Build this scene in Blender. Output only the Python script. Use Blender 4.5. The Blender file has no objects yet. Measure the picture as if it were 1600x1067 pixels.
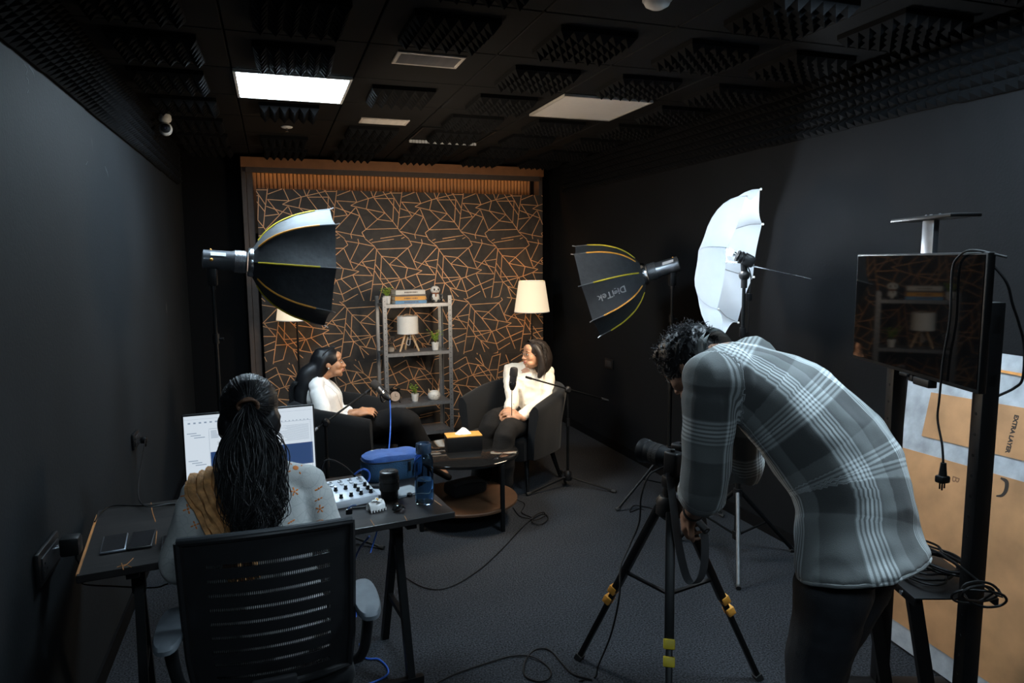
import bpy, bmesh, math, random
import numpy as np
from mathutils import Vector as V, Matrix, Quaternion, noise
PI = math.pi
RND = random.Random(11)
scene = bpy.context.scene
COL = scene.collection

# ------------------------------------------------------------------ camera
CAM = V((0.0, 0.0, 1.72))
FPX = 1082.26
C_R = V((0.94543292, -0.32572009, -0.00793803))      # camera right
C_U = V((0.04530807, 0.10730607, 0.99319313))        # camera up
C_F = V((0.32265116, 0.93935714, -0.11620844))       # camera forward
cam_data = bpy.data.cameras.new('camera')
cam = bpy.data.objects.new('camera', cam_data)
COL.objects.link(cam)
cam_data.sensor_width = 36.0
cam_data.lens = FPX / 1600 * 36.0
cam_data.clip_start = 0.05
cam.matrix_world = Matrix(((C_R.x, C_U.x, -C_F.x, CAM.x), (C_R.y, C_U.y, -C_F.y, CAM.y),
                           (C_R.z, C_U.z, -C_F.z, CAM.z), (0, 0, 0, 1)))
scene.camera = cam

# ------------------------------------------------------------------ world, exposure
world = bpy.data.worlds.new('world')
scene.world = world
world.use_nodes = True
world.node_tree.nodes['Background'].inputs[0].default_value = (0.02, 0.025, 0.03, 1)
world.node_tree.nodes['Background'].inputs[1].default_value = 0.05
scene.view_settings.view_transform = 'Standard'
scene.view_settings.look = 'None'
scene.view_settings.gamma = 1.0
scene.view_settings.use_curve_mapping = False
scene.view_settings.exposure = 0.0
PANEL_L = 60.0          # radiance of the lit ceiling panels
SOFT_L = 44.0           # softbox faces
SHADE_L = 0.74           # floor lamp shades
BULB_L = 1100.0          # flash bulb in the umbrella
STRIP_L = 26.0           # warm strip in the backdrop frame
SCREEN_L = 0.74

def ray(px, py):
    return C_R * ((px - 800) / FPX) + C_U * (-(py - 533.5) / FPX) + C_F
def at(px, py, d=None, x=None, y=None, z=None):
    """point seen at a pixel of the 1600x1067 photo, at depth d or on a world plane"""
    r = ray(px, py)
    if d is None:
        d = (x - CAM.x) / r.x if x is not None else (y - CAM.y) / r.y if y is not None else (z - CAM.z) / r.z
    return CAM + r * d
def on_plane(px, py, p0, n):
    r = ray(px, py)
    return CAM + r * ((p0 - CAM).dot(n) / r.dot(n))

# ------------------------------------------------------------------ materials
MATS = {}
def mat(name, col, rough=0.6, metal=0.0, var=0.12, scale=25.0, bump=0.0, bscale=None, emit=None, estr=0.0,
        trans=0.0, ior=1.45, alpha=1.0, sheen=0.0, coat=0.0, spec=0.5):
    if name in MATS:
        return MATS[name]
    m = bpy.data.materials.new(name)
    m.use_nodes = True
    nt = m.node_tree; N = nt.nodes; L = nt.links
    b = N['Principled BSDF']
    c = (col[0], col[1], col[2], 1)
    tc = N.new('ShaderNodeTexCoord')
    if var > 0 or bump > 0:
        nz = N.new('ShaderNodeTexNoise'); nz.inputs['Scale'].default_value = scale; nz.inputs['Detail'].default_value = 4
        L.new(tc.outputs['Object'], nz.inputs['Vector'])
        mr = N.new('ShaderNodeMapRange'); mr.inputs['From Min'].default_value = 0.3; mr.inputs['From Max'].default_value = 0.7
        L.new(nz.outputs['Fac'], mr.inputs['Value'])
        mx = N.new('ShaderNodeMix'); mx.data_type = 'RGBA'
        mx.inputs[6].default_value = tuple(max(0, v * (1 - var)) for v in c[:3]) + (1,)
        mx.inputs[7].default_value = tuple(min(1, v * (1 + var)) for v in c[:3]) + (1,)
        L.new(mr.outputs['Result'], mx.inputs[0])
        L.new(mx.outputs[2], b.inputs['Base Color'])
    else:
        b.inputs['Base Color'].default_value = c
    if bump > 0:
        n2 = N.new('ShaderNodeTexNoise'); n2.inputs['Scale'].default_value = bscale or scale * 4; n2.inputs['Detail'].default_value = 3
        L.new(tc.outputs['Object'], n2.inputs['Vector'])
        bp = N.new('ShaderNodeBump'); bp.inputs['Strength'].default_value = bump; bp.inputs['Distance'].default_value = 0.01
        L.new(n2.outputs['Fac'], bp.inputs['Height']); L.new(bp.outputs['Normal'], b.inputs['Normal'])
    b.inputs['Roughness'].default_value = rough
    b.inputs['Metallic'].default_value = metal
    b.inputs['Transmission Weight'].default_value = trans
    b.inputs['IOR'].default_value = ior
    b.inputs['Alpha'].default_value = alpha
    b.inputs['Sheen Weight'].default_value = sheen
    b.inputs['Coat Weight'].default_value = coat
    b.inputs['Specular IOR Level'].default_value = spec
    if emit:
        b.inputs['Emission Color'].default_value = (emit[0], emit[1], emit[2], 1)
        b.inputs['Emission Strength'].default_value = estr
    MATS[name] = m
    return m
def emat(name, col, strength):
    if name in MATS: return MATS[name]
    m = mat(name, (0.06, 0.06, 0.06), 0.5, var=0, emit=col, estr=strength)
    return m

# ------------------------------------------------------------------ mesh builder
def rotz(a): return Matrix.Rotation(a, 4, 'Z')
def frame(direction, up=V((0, 0, 1))):
    """matrix whose Z axis is direction"""
    z = V(direction).normalized()
    u = V(up)
    if abs(z.dot(u.normalized())) > 0.98: u = V((0, 1, 0)) if abs(z.y) < 0.9 else V((1, 0, 0))
    x = u.cross(z).normalized(); y = z.cross(x)
    return Matrix(((x.x, y.x, z.x, 0), (x.y, y.y, z.y, 0), (x.z, y.z, z.z, 0), (0, 0, 0, 1)))
def axes(o, x, y, z):
    return Matrix(((x.x, y.x, z.x, o.x), (x.y, y.y, z.y, o.y), (x.z, y.z, z.z, o.z), (0, 0, 0, 1)))
def smooth_path(pts, n=6):
    """Catmull-Rom resample"""
    pts = [V(p) for p in pts]
    if len(pts) < 3: return pts
    out = []
    P = [pts[0] * 2 - pts[1]] + pts + [pts[-1] * 2 - pts[-2]]
    for i in range(1, len(P) - 2):
        a, b, c, d = P[i - 1], P[i], P[i + 1], P[i + 2]
        for k in range(n):
            t = k / n
            out.append(0.5 * ((2 * b) + (c - a) * t + (2 * a - 5 * b + 4 * c - d) * t * t + (3 * b - a - 3 * c + d) * t ** 3))
    out.append(pts[-1])
    return out
def lerp_list(vals, n):
    return [float(np.interp(i / (n - 1) * (len(vals) - 1), range(len(vals)), vals)) for i in range(n)]

_box_cache = {}
class MB:
    def __init__(s): s.v = []; s.f = []; s.m = Matrix.Identity(4); s.mi = []; s.cur = 0
    def add(s, vs, fs, M=None):
        o = len(s.v); T = s.m @ M if M is not None else s.m
        s.v += [T @ V(p) for p in vs]
        s.f += [tuple(i + o for i in f) for f in fs]
        s.mi += [s.cur] * len(fs)
        return s
    def box(s, c, size, r=0.0, M=None, seg=2):
        x, y, z = size[0] / 2, size[1] / 2, size[2] / 2
        T = Matrix.Translation(V(c))
        if M is not None: T = M @ T
        if r <= 0:
            vs = [(-x, -y, -z), (x, -y, -z), (x, y, -z), (-x, y, -z), (-x, -y, z), (x, -y, z), (x, y, z), (-x, y, z)]
            fs = [(3, 2, 1, 0), (4, 5, 6, 7), (0, 1, 5, 4), (1, 2, 6, 5), (2, 3, 7, 6), (3, 0, 4, 7)]
            return s.add(vs, fs, T)
        key = tuple(round(q, 5) for q in (x, y, z, r)) + (seg,)
        if key not in _box_cache:
            bm = bmesh.new(); bmesh.ops.create_cube(bm, size=1)
            for v in bm.verts: v.co = V((v.co.x * 2 * x, v.co.y * 2 * y, v.co.z * 2 * z))
            bmesh.ops.bevel(bm, geom=list(bm.edges), offset=min(r, 0.98 * min(x, y, z)), segments=seg, affect='EDGES', profile=0.5)
            bm.verts.index_update()
            _box_cache[key] = ([tuple(v.co) for v in bm.verts], [tuple(v.index for v in f.verts) for f in bm.faces])
            bm.free()
        return s.add(*_box_cache[key], T)
    def tube(s, pts, rad, seg=8, caps=True, smooth=0, flat=None, round_caps=False):
        pts = [V(p) for p in pts]
        rad = [rad] * len(pts) if not hasattr(rad, '__len__') else list(rad)
        if smooth and len(pts) > 2:
            n0 = len(pts); pts = smooth_path(pts, smooth)
            rad = lerp_list(rad, len(pts))
        if round_caps:
            d0 = (pts[0] - pts[1]).normalized(); d1 = (pts[-1] - pts[-2]).normalized()
            a, b = pts[0], pts[-1]; ra, rb = rad[0], rad[-1]
            pts = [a + d0 * ra * 0.95, a + d0 * ra * 0.7] + pts + [b + d1 * rb * 0.7, b + d1 * rb * 0.95]
            rad = [ra * 0.3, ra * 0.72] + rad + [rb * 0.72, rb * 0.3]
        n = len(pts)
        tang = [(pts[min(i + 1, n - 1)] - pts[max(i - 1, 0)]).normalized() for i in range(n)]
        F = frame(tang[0]); nx = V((F[0][0], F[1][0], F[2][0]))
        vs = []
        for i in range(n):
            nx = (nx - tang[i] * nx.dot(tang[i])).normalized(); ny = tang[i].cross(nx)
            for k in range(seg):
                a = 2 * PI * k / seg
                q = nx * math.cos(a) + ny * math.sin(a)
                if flat: q = nx * math.cos(a) + ny * math.sin(a) * flat
                vs.append(pts[i] + q * rad[i])
        fs = []
        for i in range(n - 1):
            for k in range(seg):
                k2 = (k + 1) % seg
                fs.append((i * seg + k, i * seg + k2, (i + 1) * seg + k2, (i + 1) * seg + k))
        if caps:
            fs.append(tuple(range(seg - 1, -1, -1))); fs.append(tuple((n - 1) * seg + k for k in range(seg)))
        return s.add(vs, fs)
    def bar(s, a, b, w, h, up=V((0, 0, 1)), r=0.0):
        a, b = V(a), V(b); F = frame(b - a, up); F.translation = (a + b) / 2
        return s.box((0, 0, 0), (w, h, (b - a).length), r, F)
    def cyl(s, a, b, r1, r2=None, seg=16):
        return s.tube([a, b], [r1, r2 if r2 is not None else r1], seg)
    def lathe(s, prof, seg=24, M=None, close=True):
        vs = []; fs = []
        for (r, z) in prof:
            for k in range(seg):
                a = 2 * PI * k / seg; vs.append((r * math.cos(a), r * math.sin(a), z))
        for i in range(len(prof) - 1):
            for k in range(seg):
                k2 = (k + 1) % seg
                fs.append((i * seg + k, i * seg + k2, (i + 1) * seg + k2, (i + 1) * seg + k))
        if close:
            fs.append(tuple(range(seg - 1, -1, -1))); fs.append(tuple((len(prof) - 1) * seg + k for k in range(seg)))
        return s.add(vs, fs, M)
    def ell(s, c, r, M=None, seg=16, rings=10):
        vs = [(0, 0, -1)]; fs = []
        for i in range(1, rings):
            t = -PI / 2 + PI * i / rings
            for k in range(seg):
                a = 2 * PI * k / seg; vs.append((math.cos(t) * math.cos(a), math.cos(t) * math.sin(a), math.sin(t)))
        vs.append((0, 0, 1)); top = len(vs) - 1
        for k in range(seg):
            k2 = (k + 1) % seg
            fs.append((0, 1 + k2, 1 + k))
            for i in range(rings - 2):
                a = 1 + i * seg
                fs.append((a + k, a + k2, a + seg + k2, a + seg + k))
            fs.append((1 + (rings - 2) * seg + k, 1 + (rings - 2) * seg + k2, top))
        r = (r, r, r) if not hasattr(r, '__len__') else r
        T = Matrix.Translation(V(c))
        if M is not None: T = T @ M if M.translation.length == 0 else M @ Matrix.Translation(V(c))
        return s.add(vs, fs, T @ Matrix.Diagonal((r[0], r[1], r[2], 1)))
    def loft(s, rings, caps=True, closed=False):
        n = len(rings[0]); vs = [p for r in rings for p in r]; fs = []
        m = len(rings)
        for i in range(m if closed else m - 1):
            j = (i + 1) % m
            for k in range(n):
                k2 = (k + 1) % n
                fs.append((i * n + k, i * n + k2, j * n + k2, j * n + k))
        if caps and not closed:
            fs.append(tuple(range(n - 1, -1, -1))); fs.append(tuple((m - 1) * n + k for k in range(n)))
        return s.add(vs, fs)
    def grid(s, rows, both=False):
        """open sheet from rows of points"""
        n = len(rows[0]); vs = [p for r in rows for p in r]; fs = []
        for i in range(len(rows) - 1):
            for k in range(n - 1):
                fs.append((i * n + k, i * n + k + 1, (i + 1) * n + k + 1, (i + 1) * n + k))
        return s.add(vs, fs)
    def sheet(s, rows, th):
        """closed sheet with thickness th along its normals"""
        n = len(rows[0]); m = len(rows)
        P = [[V(p) for p in r] for r in rows]
        def nrm(i, k):
            a = P[min(i + 1, m - 1)][k] - P[max(i - 1, 0)][k]; b = P[i][min(k + 1, n - 1)] - P[i][max(k - 1, 0)]
            c = a.cross(b); return c.normalized() if c.length > 1e-12 else V((0, 0, 1))
        top = [P[i][k] + nrm(i, k) * th for i in range(m) for k in range(n)]
        bot = [P[i][k] for i in range(m) for k in range(n)]
        fs = []; o = m * n
        for i in range(m - 1):
            for k in range(n - 1):
                a, b, c, d = i * n + k, i * n + k + 1, (i + 1) * n + k + 1, (i + 1) * n + k
                fs.append((d, c, b, a)); fs.append((a + o, b + o, c + o, d + o))
        for k in range(n - 1):
            fs.append((k, k + 1, k + 1 + o, k + o)); a = (m - 1) * n + k; fs.append((a + 1, a, a + o, a + 1 + o))
        for i in range(m - 1):
            a = i * n; fs.append((a + n, a, a + o, a + n + o)); a = i * n + n - 1; fs.append((a, a + n, a + n + o, a + o))
        return s.add(bot + top, fs)
    def prism(s, poly, h, M=None):
        n = len(poly)
        vs = [(p[0], p[1], 0) for p in poly] + [(p[0], p[1], h) for p in poly]
        fs = [tuple(range(n - 1, -1, -1)), tuple(range(n, 2 * n))] + [(k, (k + 1) % n, n + (k + 1) % n, n + k) for k in range(n)]
        return s.add(vs, fs, M)
    def mesh(s, name='m', inv=None):
        me = bpy.data.meshes.new(name)
        me.from_pydata([tuple(inv @ p) if inv is not None else tuple(p) for p in s.v], [], s.f)
        if any(s.mi): me.polygons.foreach_set('material_index', s.mi)
        me.update()
        return me

THINGS = {}
def shade(me, angle=40):
    me.polygons.foreach_set('use_smooth', [True] * len(me.polygons))
    try: me.set_sharp_from_angle(angle=math.radians(angle))
    except Exception: pass
def link(name, me, m, parent=None, smooth=True, angle=40):
    o = bpy.data.objects.new(name, me); COL.objects.link(o)
    if m is not None:
        for q in (m if isinstance(m, (list, tuple)) else [m]):
            me.materials.append(q)
    if smooth: shade(me, angle)
    if parent is not None: o.parent = parent
    return o
def tag(o, label, cat, group=None):
    o['label'] = label; o['category'] = cat
    if group: o['group'] = group
    return o
def thing(name, label, cat, loc=(0, 0, 0), rz=0.0, group=None):
    o = bpy.data.objects.new(name, None); COL.objects.link(o)
    o.empty_display_size = 0.05
    o.location = loc; o.rotation_euler = (0, 0, rz)
    tag(o, label, cat, group)
    THINGS[o.name] = (Matrix.Translation(V(loc)) @ rotz(rz)).inverted()
    return o
def inv_of(o):
    while o is not None:
        if o.name in THINGS: return THINGS[o.name]
        o = o.parent
    return None
def part(parent, name, mb, m, world=False, smooth=True, label=None, angle=40, kind=None):
    """mesh part of a thing; world=True when mb was filled with room coordinates"""
    me = mb.mesh(name, inv_of(parent) if world else None)
    o = link(name, me, m, parent, smooth, angle)
    if label: o['label'] = label
    if kind: o['kind'] = kind
    return o
def solo(name, mb, m, label, cat, group=None, smooth=True, loc=None, angle=40):
    """a thing that is one mesh; mb in room coordinates, origin moved to loc"""
    loc = V(loc) if loc is not None else V((sum((p.x for p in mb.v)) / len(mb.v), sum((p.y for p in mb.v)) / len(mb.v), min(p.z for p in mb.v)))
    o = link(name, mb.mesh(name, Matrix.Translation(-loc)), m, None, smooth, angle)
    o.location = loc
    THINGS[o.name] = Matrix.Translation(-loc)
    return tag(o, label, cat, group)
def struct(name, mb, m, smooth=False):
    o = link(name, mb.mesh(name), m, None, smooth); o['kind'] = 'structure'; return o
def share(name, me, parent, loc, rot=(0, 0, 0)):
    o = bpy.data.objects.new(name, me); COL.objects.link(o); o.parent = parent
    o.location = loc; o.rotation_euler = rot; return o
def text_mb(txt, size, depth=0.0008, bold=0.0):
    """flat lettering as mesh, lying in XY, centred"""
    cu = bpy.data.curves.new('lettering', 'FONT'); cu.body = txt; cu.size = size; cu.extrude = depth
    cu.align_x = 'CENTER'; cu.align_y = 'CENTER'; cu.offset = bold; cu.resolution_u = 3
    ob = bpy.data.objects.new('lettering', cu); COL.objects.link(ob)
    dg = bpy.context.evaluated_depsgraph_get()
    me = bpy.data.meshes.new_from_object(ob.evaluated_get(dg))
    mb = MB(); mb.add([tuple(v.co) for v in me.vertices], [tuple(p.vertices) for p in me.polygons])
    bpy.data.objects.remove(ob); bpy.data.curves.remove(cu); bpy.data.meshes.remove(me)
    return mb
def merged(mb, other, M):
    mb.add(other.v, other.f, M); return mb

# common materials
M_black = mat('black_plastic', (0.007, 0.007, 0.0075), 0.45, spec=0.35)
M_blackm = mat('black_metal', (0.009, 0.0095, 0.010), 0.42, 0.4, spec=0.35)
M_dark = mat('dark_rubber', (0.02, 0.02, 0.02), 0.7)
M_chrome = mat('chrome', (0.62, 0.63, 0.65), 0.22, 1.0)
M_steel = mat('brushed_steel', (0.42, 0.43, 0.45), 0.35, 0.9, scale=60)
M_white = mat('white_plastic', (0.72, 0.72, 0.7), 0.45)
M_cable = mat('cable_black', (0.004, 0.004, 0.0045), 0.55, spec=0.3)
M_orange = mat('orange_piping', (0.75, 0.33, 0.05), 0.5)
M_yellow = mat('yellow_piping', (0.62, 0.48, 0.03), 0.5)
M_wood = mat('pale_wood', (0.55, 0.36, 0.2), 0.5, scale=12)
# ================================================================== the room
XL, XR, YB, YF, ZC = -0.74, 2.88, 7.0, -1.3, 2.70
def node_mat(name, build):
    m = bpy.data.materials.new(name); m.use_nodes = True
    nt = m.node_tree; build(nt, nt.nodes, nt.links, nt.nodes['Principled BSDF']); MATS[name] = m; return m
def carpet(nt, N, L, b):
    tc = N.new('ShaderNodeTexCoord')
    n1 = N.new('ShaderNodeTexNoise'); n1.inputs['Scale'].default_value = 130; n1.inputs['Detail'].default_value = 4
    n2 = N.new('ShaderNodeTexNoise'); n2.inputs['Scale'].default_value = 3.0; n2.inputs['Detail'].default_value = 5
    for n in (n1, n2): L.new(tc.outputs['Object'], n.inputs['Vector'])
    r1 = N.new('ShaderNodeValToRGB'); r1.color_ramp.elements[0].position = 0.35; r1.color_ramp.elements[1].position = 0.7
    r1.color_ramp.elements[0].color = (0.006, 0.0066, 0.0078, 1); r1.color_ramp.elements[1].color = (0.050, 0.054, 0.062, 1)
    L.new(n1.outputs['Fac'], r1.inputs['Fac'])
    r2 = N.new('ShaderNodeMapRange'); r2.inputs['To Min'].default_value = 0.75; r2.inputs['To Max'].default_value = 1.2
    L.new(n2.outputs['Fac'], r2.inputs['Value'])
    mx = N.new('ShaderNodeVectorMath'); mx.operation = 'SCALE'
    L.new(r1.outputs['Color'], mx.inputs[0]); L.new(r2.outputs['Result'], mx.inputs['Scale'])
    L.new(mx.outputs[0], b.inputs['Base Color'])
    b.inputs['Roughness'].default_value = 0.95; b.inputs['Specular IOR Level'].default_value = 0.15
    bp = N.new('ShaderNodeBump'); bp.inputs['Strength'].default_value = 0.6; bp.inputs['Distance'].default_value = 0.004
    L.new(n1.outputs['Fac'], bp.inputs['Height']); L.new(bp.outputs['Normal'], b.inputs['Normal'])
def paint(col, scuff):
    def f(nt, N, L, b):
        tc = N.new('ShaderNodeTexCoord')
        n1 = N.new('ShaderNodeTexNoise'); n1.inputs['Scale'].default_value = 1.6; n1.inputs['Detail'].default_value = 6
        L.new(tc.outputs['Object'], n1.inputs['Vector'])
        mp = N.new('ShaderNodeMapping'); mp.inputs['Scale'].default_value = (1, 5.0, 1.4)
        L.new(tc.outputs['Object'], mp.inputs['Vector'])
        n2 = N.new('ShaderNodeTexNoise'); n2.inputs['Scale'].default_value = 2.1; n2.inputs['Detail'].default_value = 7
        L.new(mp.outputs['Vector'], n2.inputs['Vector'])
        rs = N.new('ShaderNodeValToRGB'); rs.color_ramp.elements[0].position = 0.735; rs.color_ramp.elements[1].position = 0.79
        L.new(n2.outputs['Fac'], rs.inputs['Fac'])
        rb = N.new('ShaderNodeValToRGB')
        rb.color_ramp.elements[0].position = 0.3; rb.color_ramp.elements[1].position = 0.75
        rb.color_ramp.elements[0].color = tuple(c * 0.85 for c in col) + (1,); rb.color_ramp.elements[1].color = tuple(c * 1.15 for c in col) + (1,)
        L.new(n1.outputs['Fac'], rb.inputs['Fac'])
        mx = N.new('ShaderNodeMix'); mx.data_type = 'RGBA'; mx.inputs[7].default_value = (scuff, scuff * 0.97, scuff * 0.9, 1)
        L.new(rs.outputs['Color'], mx.inputs[0]); L.new(rb.outputs['Color'], mx.inputs[6]); L.new(mx.outputs[2], b.inputs['Base Color'])
        b.inputs['Roughness'].default_value = 0.7; b.inputs['Specular IOR Level'].default_value = 0.12
        n3 = N.new('ShaderNodeTexNoise'); n3.inputs['Scale'].default_value = 90; n3.inputs['Detail'].default_value = 3
        L.new(tc.outputs['Object'], n3.inputs['Vector'])
        bp = N.new('ShaderNodeBump'); bp.inputs['Strength'].default_value = 0.15; bp.inputs['Distance'].default_value = 0.005
        L.new(n3.outputs['Fac'], bp.inputs['Height']); L.new(bp.outputs['Normal'], b.inputs['Normal'])
    return f
M_carpet = node_mat('carpet', carpet)
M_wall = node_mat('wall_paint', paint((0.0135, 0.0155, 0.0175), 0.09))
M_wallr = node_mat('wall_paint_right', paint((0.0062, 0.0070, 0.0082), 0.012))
M_wallb = mat('wall_black', (0.004, 0.004, 0.0044), 0.85, spec=0.1)
M_ceil = mat('ceiling_paint', (0.0058, 0.006, 0.0066), 0.8, var=0.2, scale=4, spec=0.15)
M_foam = mat('acoustic_foam', (0.0052, 0.0056, 0.0064), 0.9, spec=0.12, var=0.15, scale=200, bump=0.25, bscale=350)

T = 0.1
def wall(name, c, s, m):
    mb = MB(); mb.box(c, s); return struct(name, mb, m)
floor = wall('floor', ((XL + XR) / 2, (YB + YF) / 2, -0.05), (XR - XL + 0.4, YB - YF + 0.4, 0.1), M_carpet)
ceiling = wall('ceiling', ((XL + XR) / 2, (YB + YF) / 2, ZC + 0.07), (XR - XL + 0.4, YB - YF + 0.4, 0.1), M_wallb)
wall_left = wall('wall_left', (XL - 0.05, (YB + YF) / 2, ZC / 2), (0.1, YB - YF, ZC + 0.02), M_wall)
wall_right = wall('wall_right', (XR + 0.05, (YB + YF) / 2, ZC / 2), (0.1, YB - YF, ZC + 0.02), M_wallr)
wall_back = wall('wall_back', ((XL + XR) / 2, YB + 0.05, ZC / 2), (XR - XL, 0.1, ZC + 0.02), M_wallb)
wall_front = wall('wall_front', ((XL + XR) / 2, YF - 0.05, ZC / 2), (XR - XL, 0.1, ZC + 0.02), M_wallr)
for nm, x, m in (('baseboard_left', XL + 0.006, M_wallb), ('baseboard_right', XR - 0.006, M_wallb)):
    mb = MB(); mb.box((x, (YB + YF) / 2, 0.04), (0.012, YB - YF - 0.02, 0.08)); struct(nm, mb, m)

# --- ceiling tiles, foam squares
TX = [-0.151 + 0.61 * (k - 1) for k in range(6)]          # left edges of the six tile columns
TY = [3.905 + 0.61 * k for k in range(-8, 5)]
LIT = [(1, 0), (4, -4), (1, -8)]                                    # column, row offset from the row of panels
DARK = [(4, 0), (1, -4)]
def tile_mesh(w, d, name):
    mb = MB(); mb.box((0, 0, 0.0), (w, d, 0.02), 0.003, seg=1)
    me = mb.mesh(name); me.materials.append(M_ceil); return me
me_tile = tile_mesh(0.602, 0.602, 'ceiling_tile')
def foam_mesh(size, n, h, base, name):
    """pyramid foam: base plate at z 0..-base, tips at -(base+h)"""
    mb = MB(); s = size / n; z0 = -base
    vs = []; fs = []
    for i in range(n + 1):
        for j in range(n + 1): vs.append((-size / 2 + i * s, -size / 2 + j * s, z0))
    for i in range(n):
        for j in range(n):
            t = len(vs); vs.append((-size / 2 + (i + .5) * s, -size / 2 + (j + .5) * s, z0 - h))
            a, b, c, d = i * (n + 1) + j, (i + 1) * (n + 1) + j, (i + 1) * (n + 1) + j + 1, i * (n + 1) + j + 1
            fs += [(b, a, t), (c, b, t), (d, c, t), (a, d, t)]
    mb.add(vs, fs)
    q = size / 2
    mb.add([(-q, -q, 0), (q, -q, 0), (q, q, 0), (-q, q, 0), (-q, -q, z0), (q, -q, z0), (q, q, z0), (-q, q, z0)],
           [(0, 1, 2, 3), (0, 4, 5, 1), (1, 5, 6, 2), (2, 6, 7, 3), (3, 7, 4, 0)])
    me = mb.mesh(name); me.materials.append(M_foam); return me
me_cfoam = foam_mesh(0.36, 6, 0.04, 0.022, 'foam_square')
me_wfoam = foam_mesh(0.308, 6, 0.042, 0.012, 'foam_tile')
VENT_T = [(2, -1), (2, 1), (1, 2), (3, -3)]
for ci, x in enumerate(TX):
    for rj, y in enumerate(TY):
        ro = rj - 8
        cx, cy = x + 0.305, y + 0.305
        if y < YF: continue
        share('ceiling_tile', me_tile, ceiling, (cx, cy, ZC + 0.011))
        if (ci, ro) in LIT + DARK + VENT_T or cy < 0.2: continue
        o = share('foam_square', me_cfoam, ceiling, (cx + RND.uniform(-.02, .02), cy + RND.uniform(-.02, .02), ZC + 0.0005), (0, 0, RND.choice((0, PI / 2)) + RND.uniform(-.03, .03)))
y = 0.3
while y < YB - 0.2:
    dz = RND.uniform(-0.004, 0.004)
    share('foam_tile', me_wfoam, wall_left, (XL + 0.0, y, 2.544 + dz), (0, -PI / 2, 0))
    share('foam_tile', me_wfoam, wall_right, (XR - 0.0, y, 2.544 - dz), (0, PI / 2, 0))
    y += 0.3105

# --- ceiling fittings
M_panel_on = emat('panel_lit', (0.66, 0.85, 1.0), PANEL_L)
M_panel_off = mat('panel_off', (0.62, 0.6, 0.58), 0.5, var=0.03)
M_panel_fill = emat('panel_fill', (0.66, 0.85, 1.0), PANEL_L * 0.5)  # half-strength glow for the added fill panel
def led_panel(cx, cy, on, label, fill=False):
    t = thing('ceiling_light', label, 'ceiling light', (cx, cy, ZC - 0.012))
    mb = MB()
    for sx, sy, w, d in ((0, 1, .6, .016), (0, -1, .6, .016), (1, 0, .016, .57), (-1, 0, .016, .57)):
        mb.box((sx * .292, sy * .292, 0.004), (w, d, 0.016), 0.002, seg=1)
    part(t, 'frame', mb, M_white if on else mat('panel_frame', (0.4, 0.38, 0.36), 0.4))
    mb = MB(); mb.box((0, 0, 0.003), (0.57, 0.57, 0.008))
    part(t, 'diffuser', mb, M_panel_fill if fill else M_panel_on if on else M_panel_off, smooth=False)
led_panel(0.154, 4.21, True, 'square ceiling panel glowing bright white, left above the desk')
led_panel(1.984, 4.21, False, 'square ceiling panel switched off, dull beige, on the right')
led_panel(1.984, 1.77, True, 'lit square ceiling panel above the bent man')
led_panel(0.154, -0.67, True, 'unseen square ceiling panel added as fill light behind the camera', True)  # out of view, added to brighten the man's sleeve and desk woman's back
M_grille = mat('vent_grille', (0.42, 0.39, 0.36), 0.5)
def vent(cx, cy, w, d, label):
    t = thing('ceiling_vent', label, 'vent', (cx, cy, ZC - 0.004))
    mb = MB(); f = 0.018
    for sx, sy, a, b in ((0, 1, w, f), (0, -1, w, f), (1, 0, f, d - 2 * f), (-1, 0, f, d - 2 * f)):
        mb.box((sx * (w - f) / 2, sy * (d - f) / 2, 0), (a, b, 0.01), 0.002, seg=1)
    part(t, 'frame', mb, M_grille)
    mb = MB(); mb.box((0, 0, 0.004), (w - 2 * f, d - 2 * f, 0.002)); part(t, 'backing', mb, mat('vent_back', (0.16, 0.15, 0.15), 0.7))
    mb = MB(); mb.box((0, 0, 0), (w - 2 * f, 0.004, 0.006), 0, Matrix.Rotation(0.6, 4, 'X'))
    me = mb.mesh('slat'); me.materials.append(M_grille)
    n = int((d - 2 * f) / 0.014)
    for k in range(n): share('slat', me, t, (0, -(d - 2 * f) / 2 + (k + .5) * (d - 2 * f) / n, -0.001))
vent(0.768, 3.46, 0.33, 0.2, 'larger grey slatted ceiling vent nearer the camera')
vent(0.79, 5.03, 0.335, 0.17, 'smaller warm-lit ceiling vent near the backdrop')
t = thing('ceiling_hatch', 'open metal-edged ceiling hatch frame in front of the backdrop', 'hatch', (1.374, 5.43, ZC - 0.004))
mb = MB(); mb.box((0, 0.285, 0), (0.58, 0.02, 0.012)); mb.box((0.28, 0, 0), (0.012, 0.55, 0.01)); mb.box((-0.28, 0, 0), (0.012, 0.55, 0.01)); mb.box((0, -0.285, 0), (0.58, 0.01, 0.01))
part(t, 'frame', mb, M_blackm)
mb = MB()
for k in range(22): mb.box((-0.27 + k * 0.0257, 0.268, -0.012), (0.0225, 0.006, 0.024), 0.001, seg=1)
part(t, 'edge_strip', mb, mat('strip_steel', (0.5, 0.52, 0.55), 0.45, 0.3))
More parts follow.
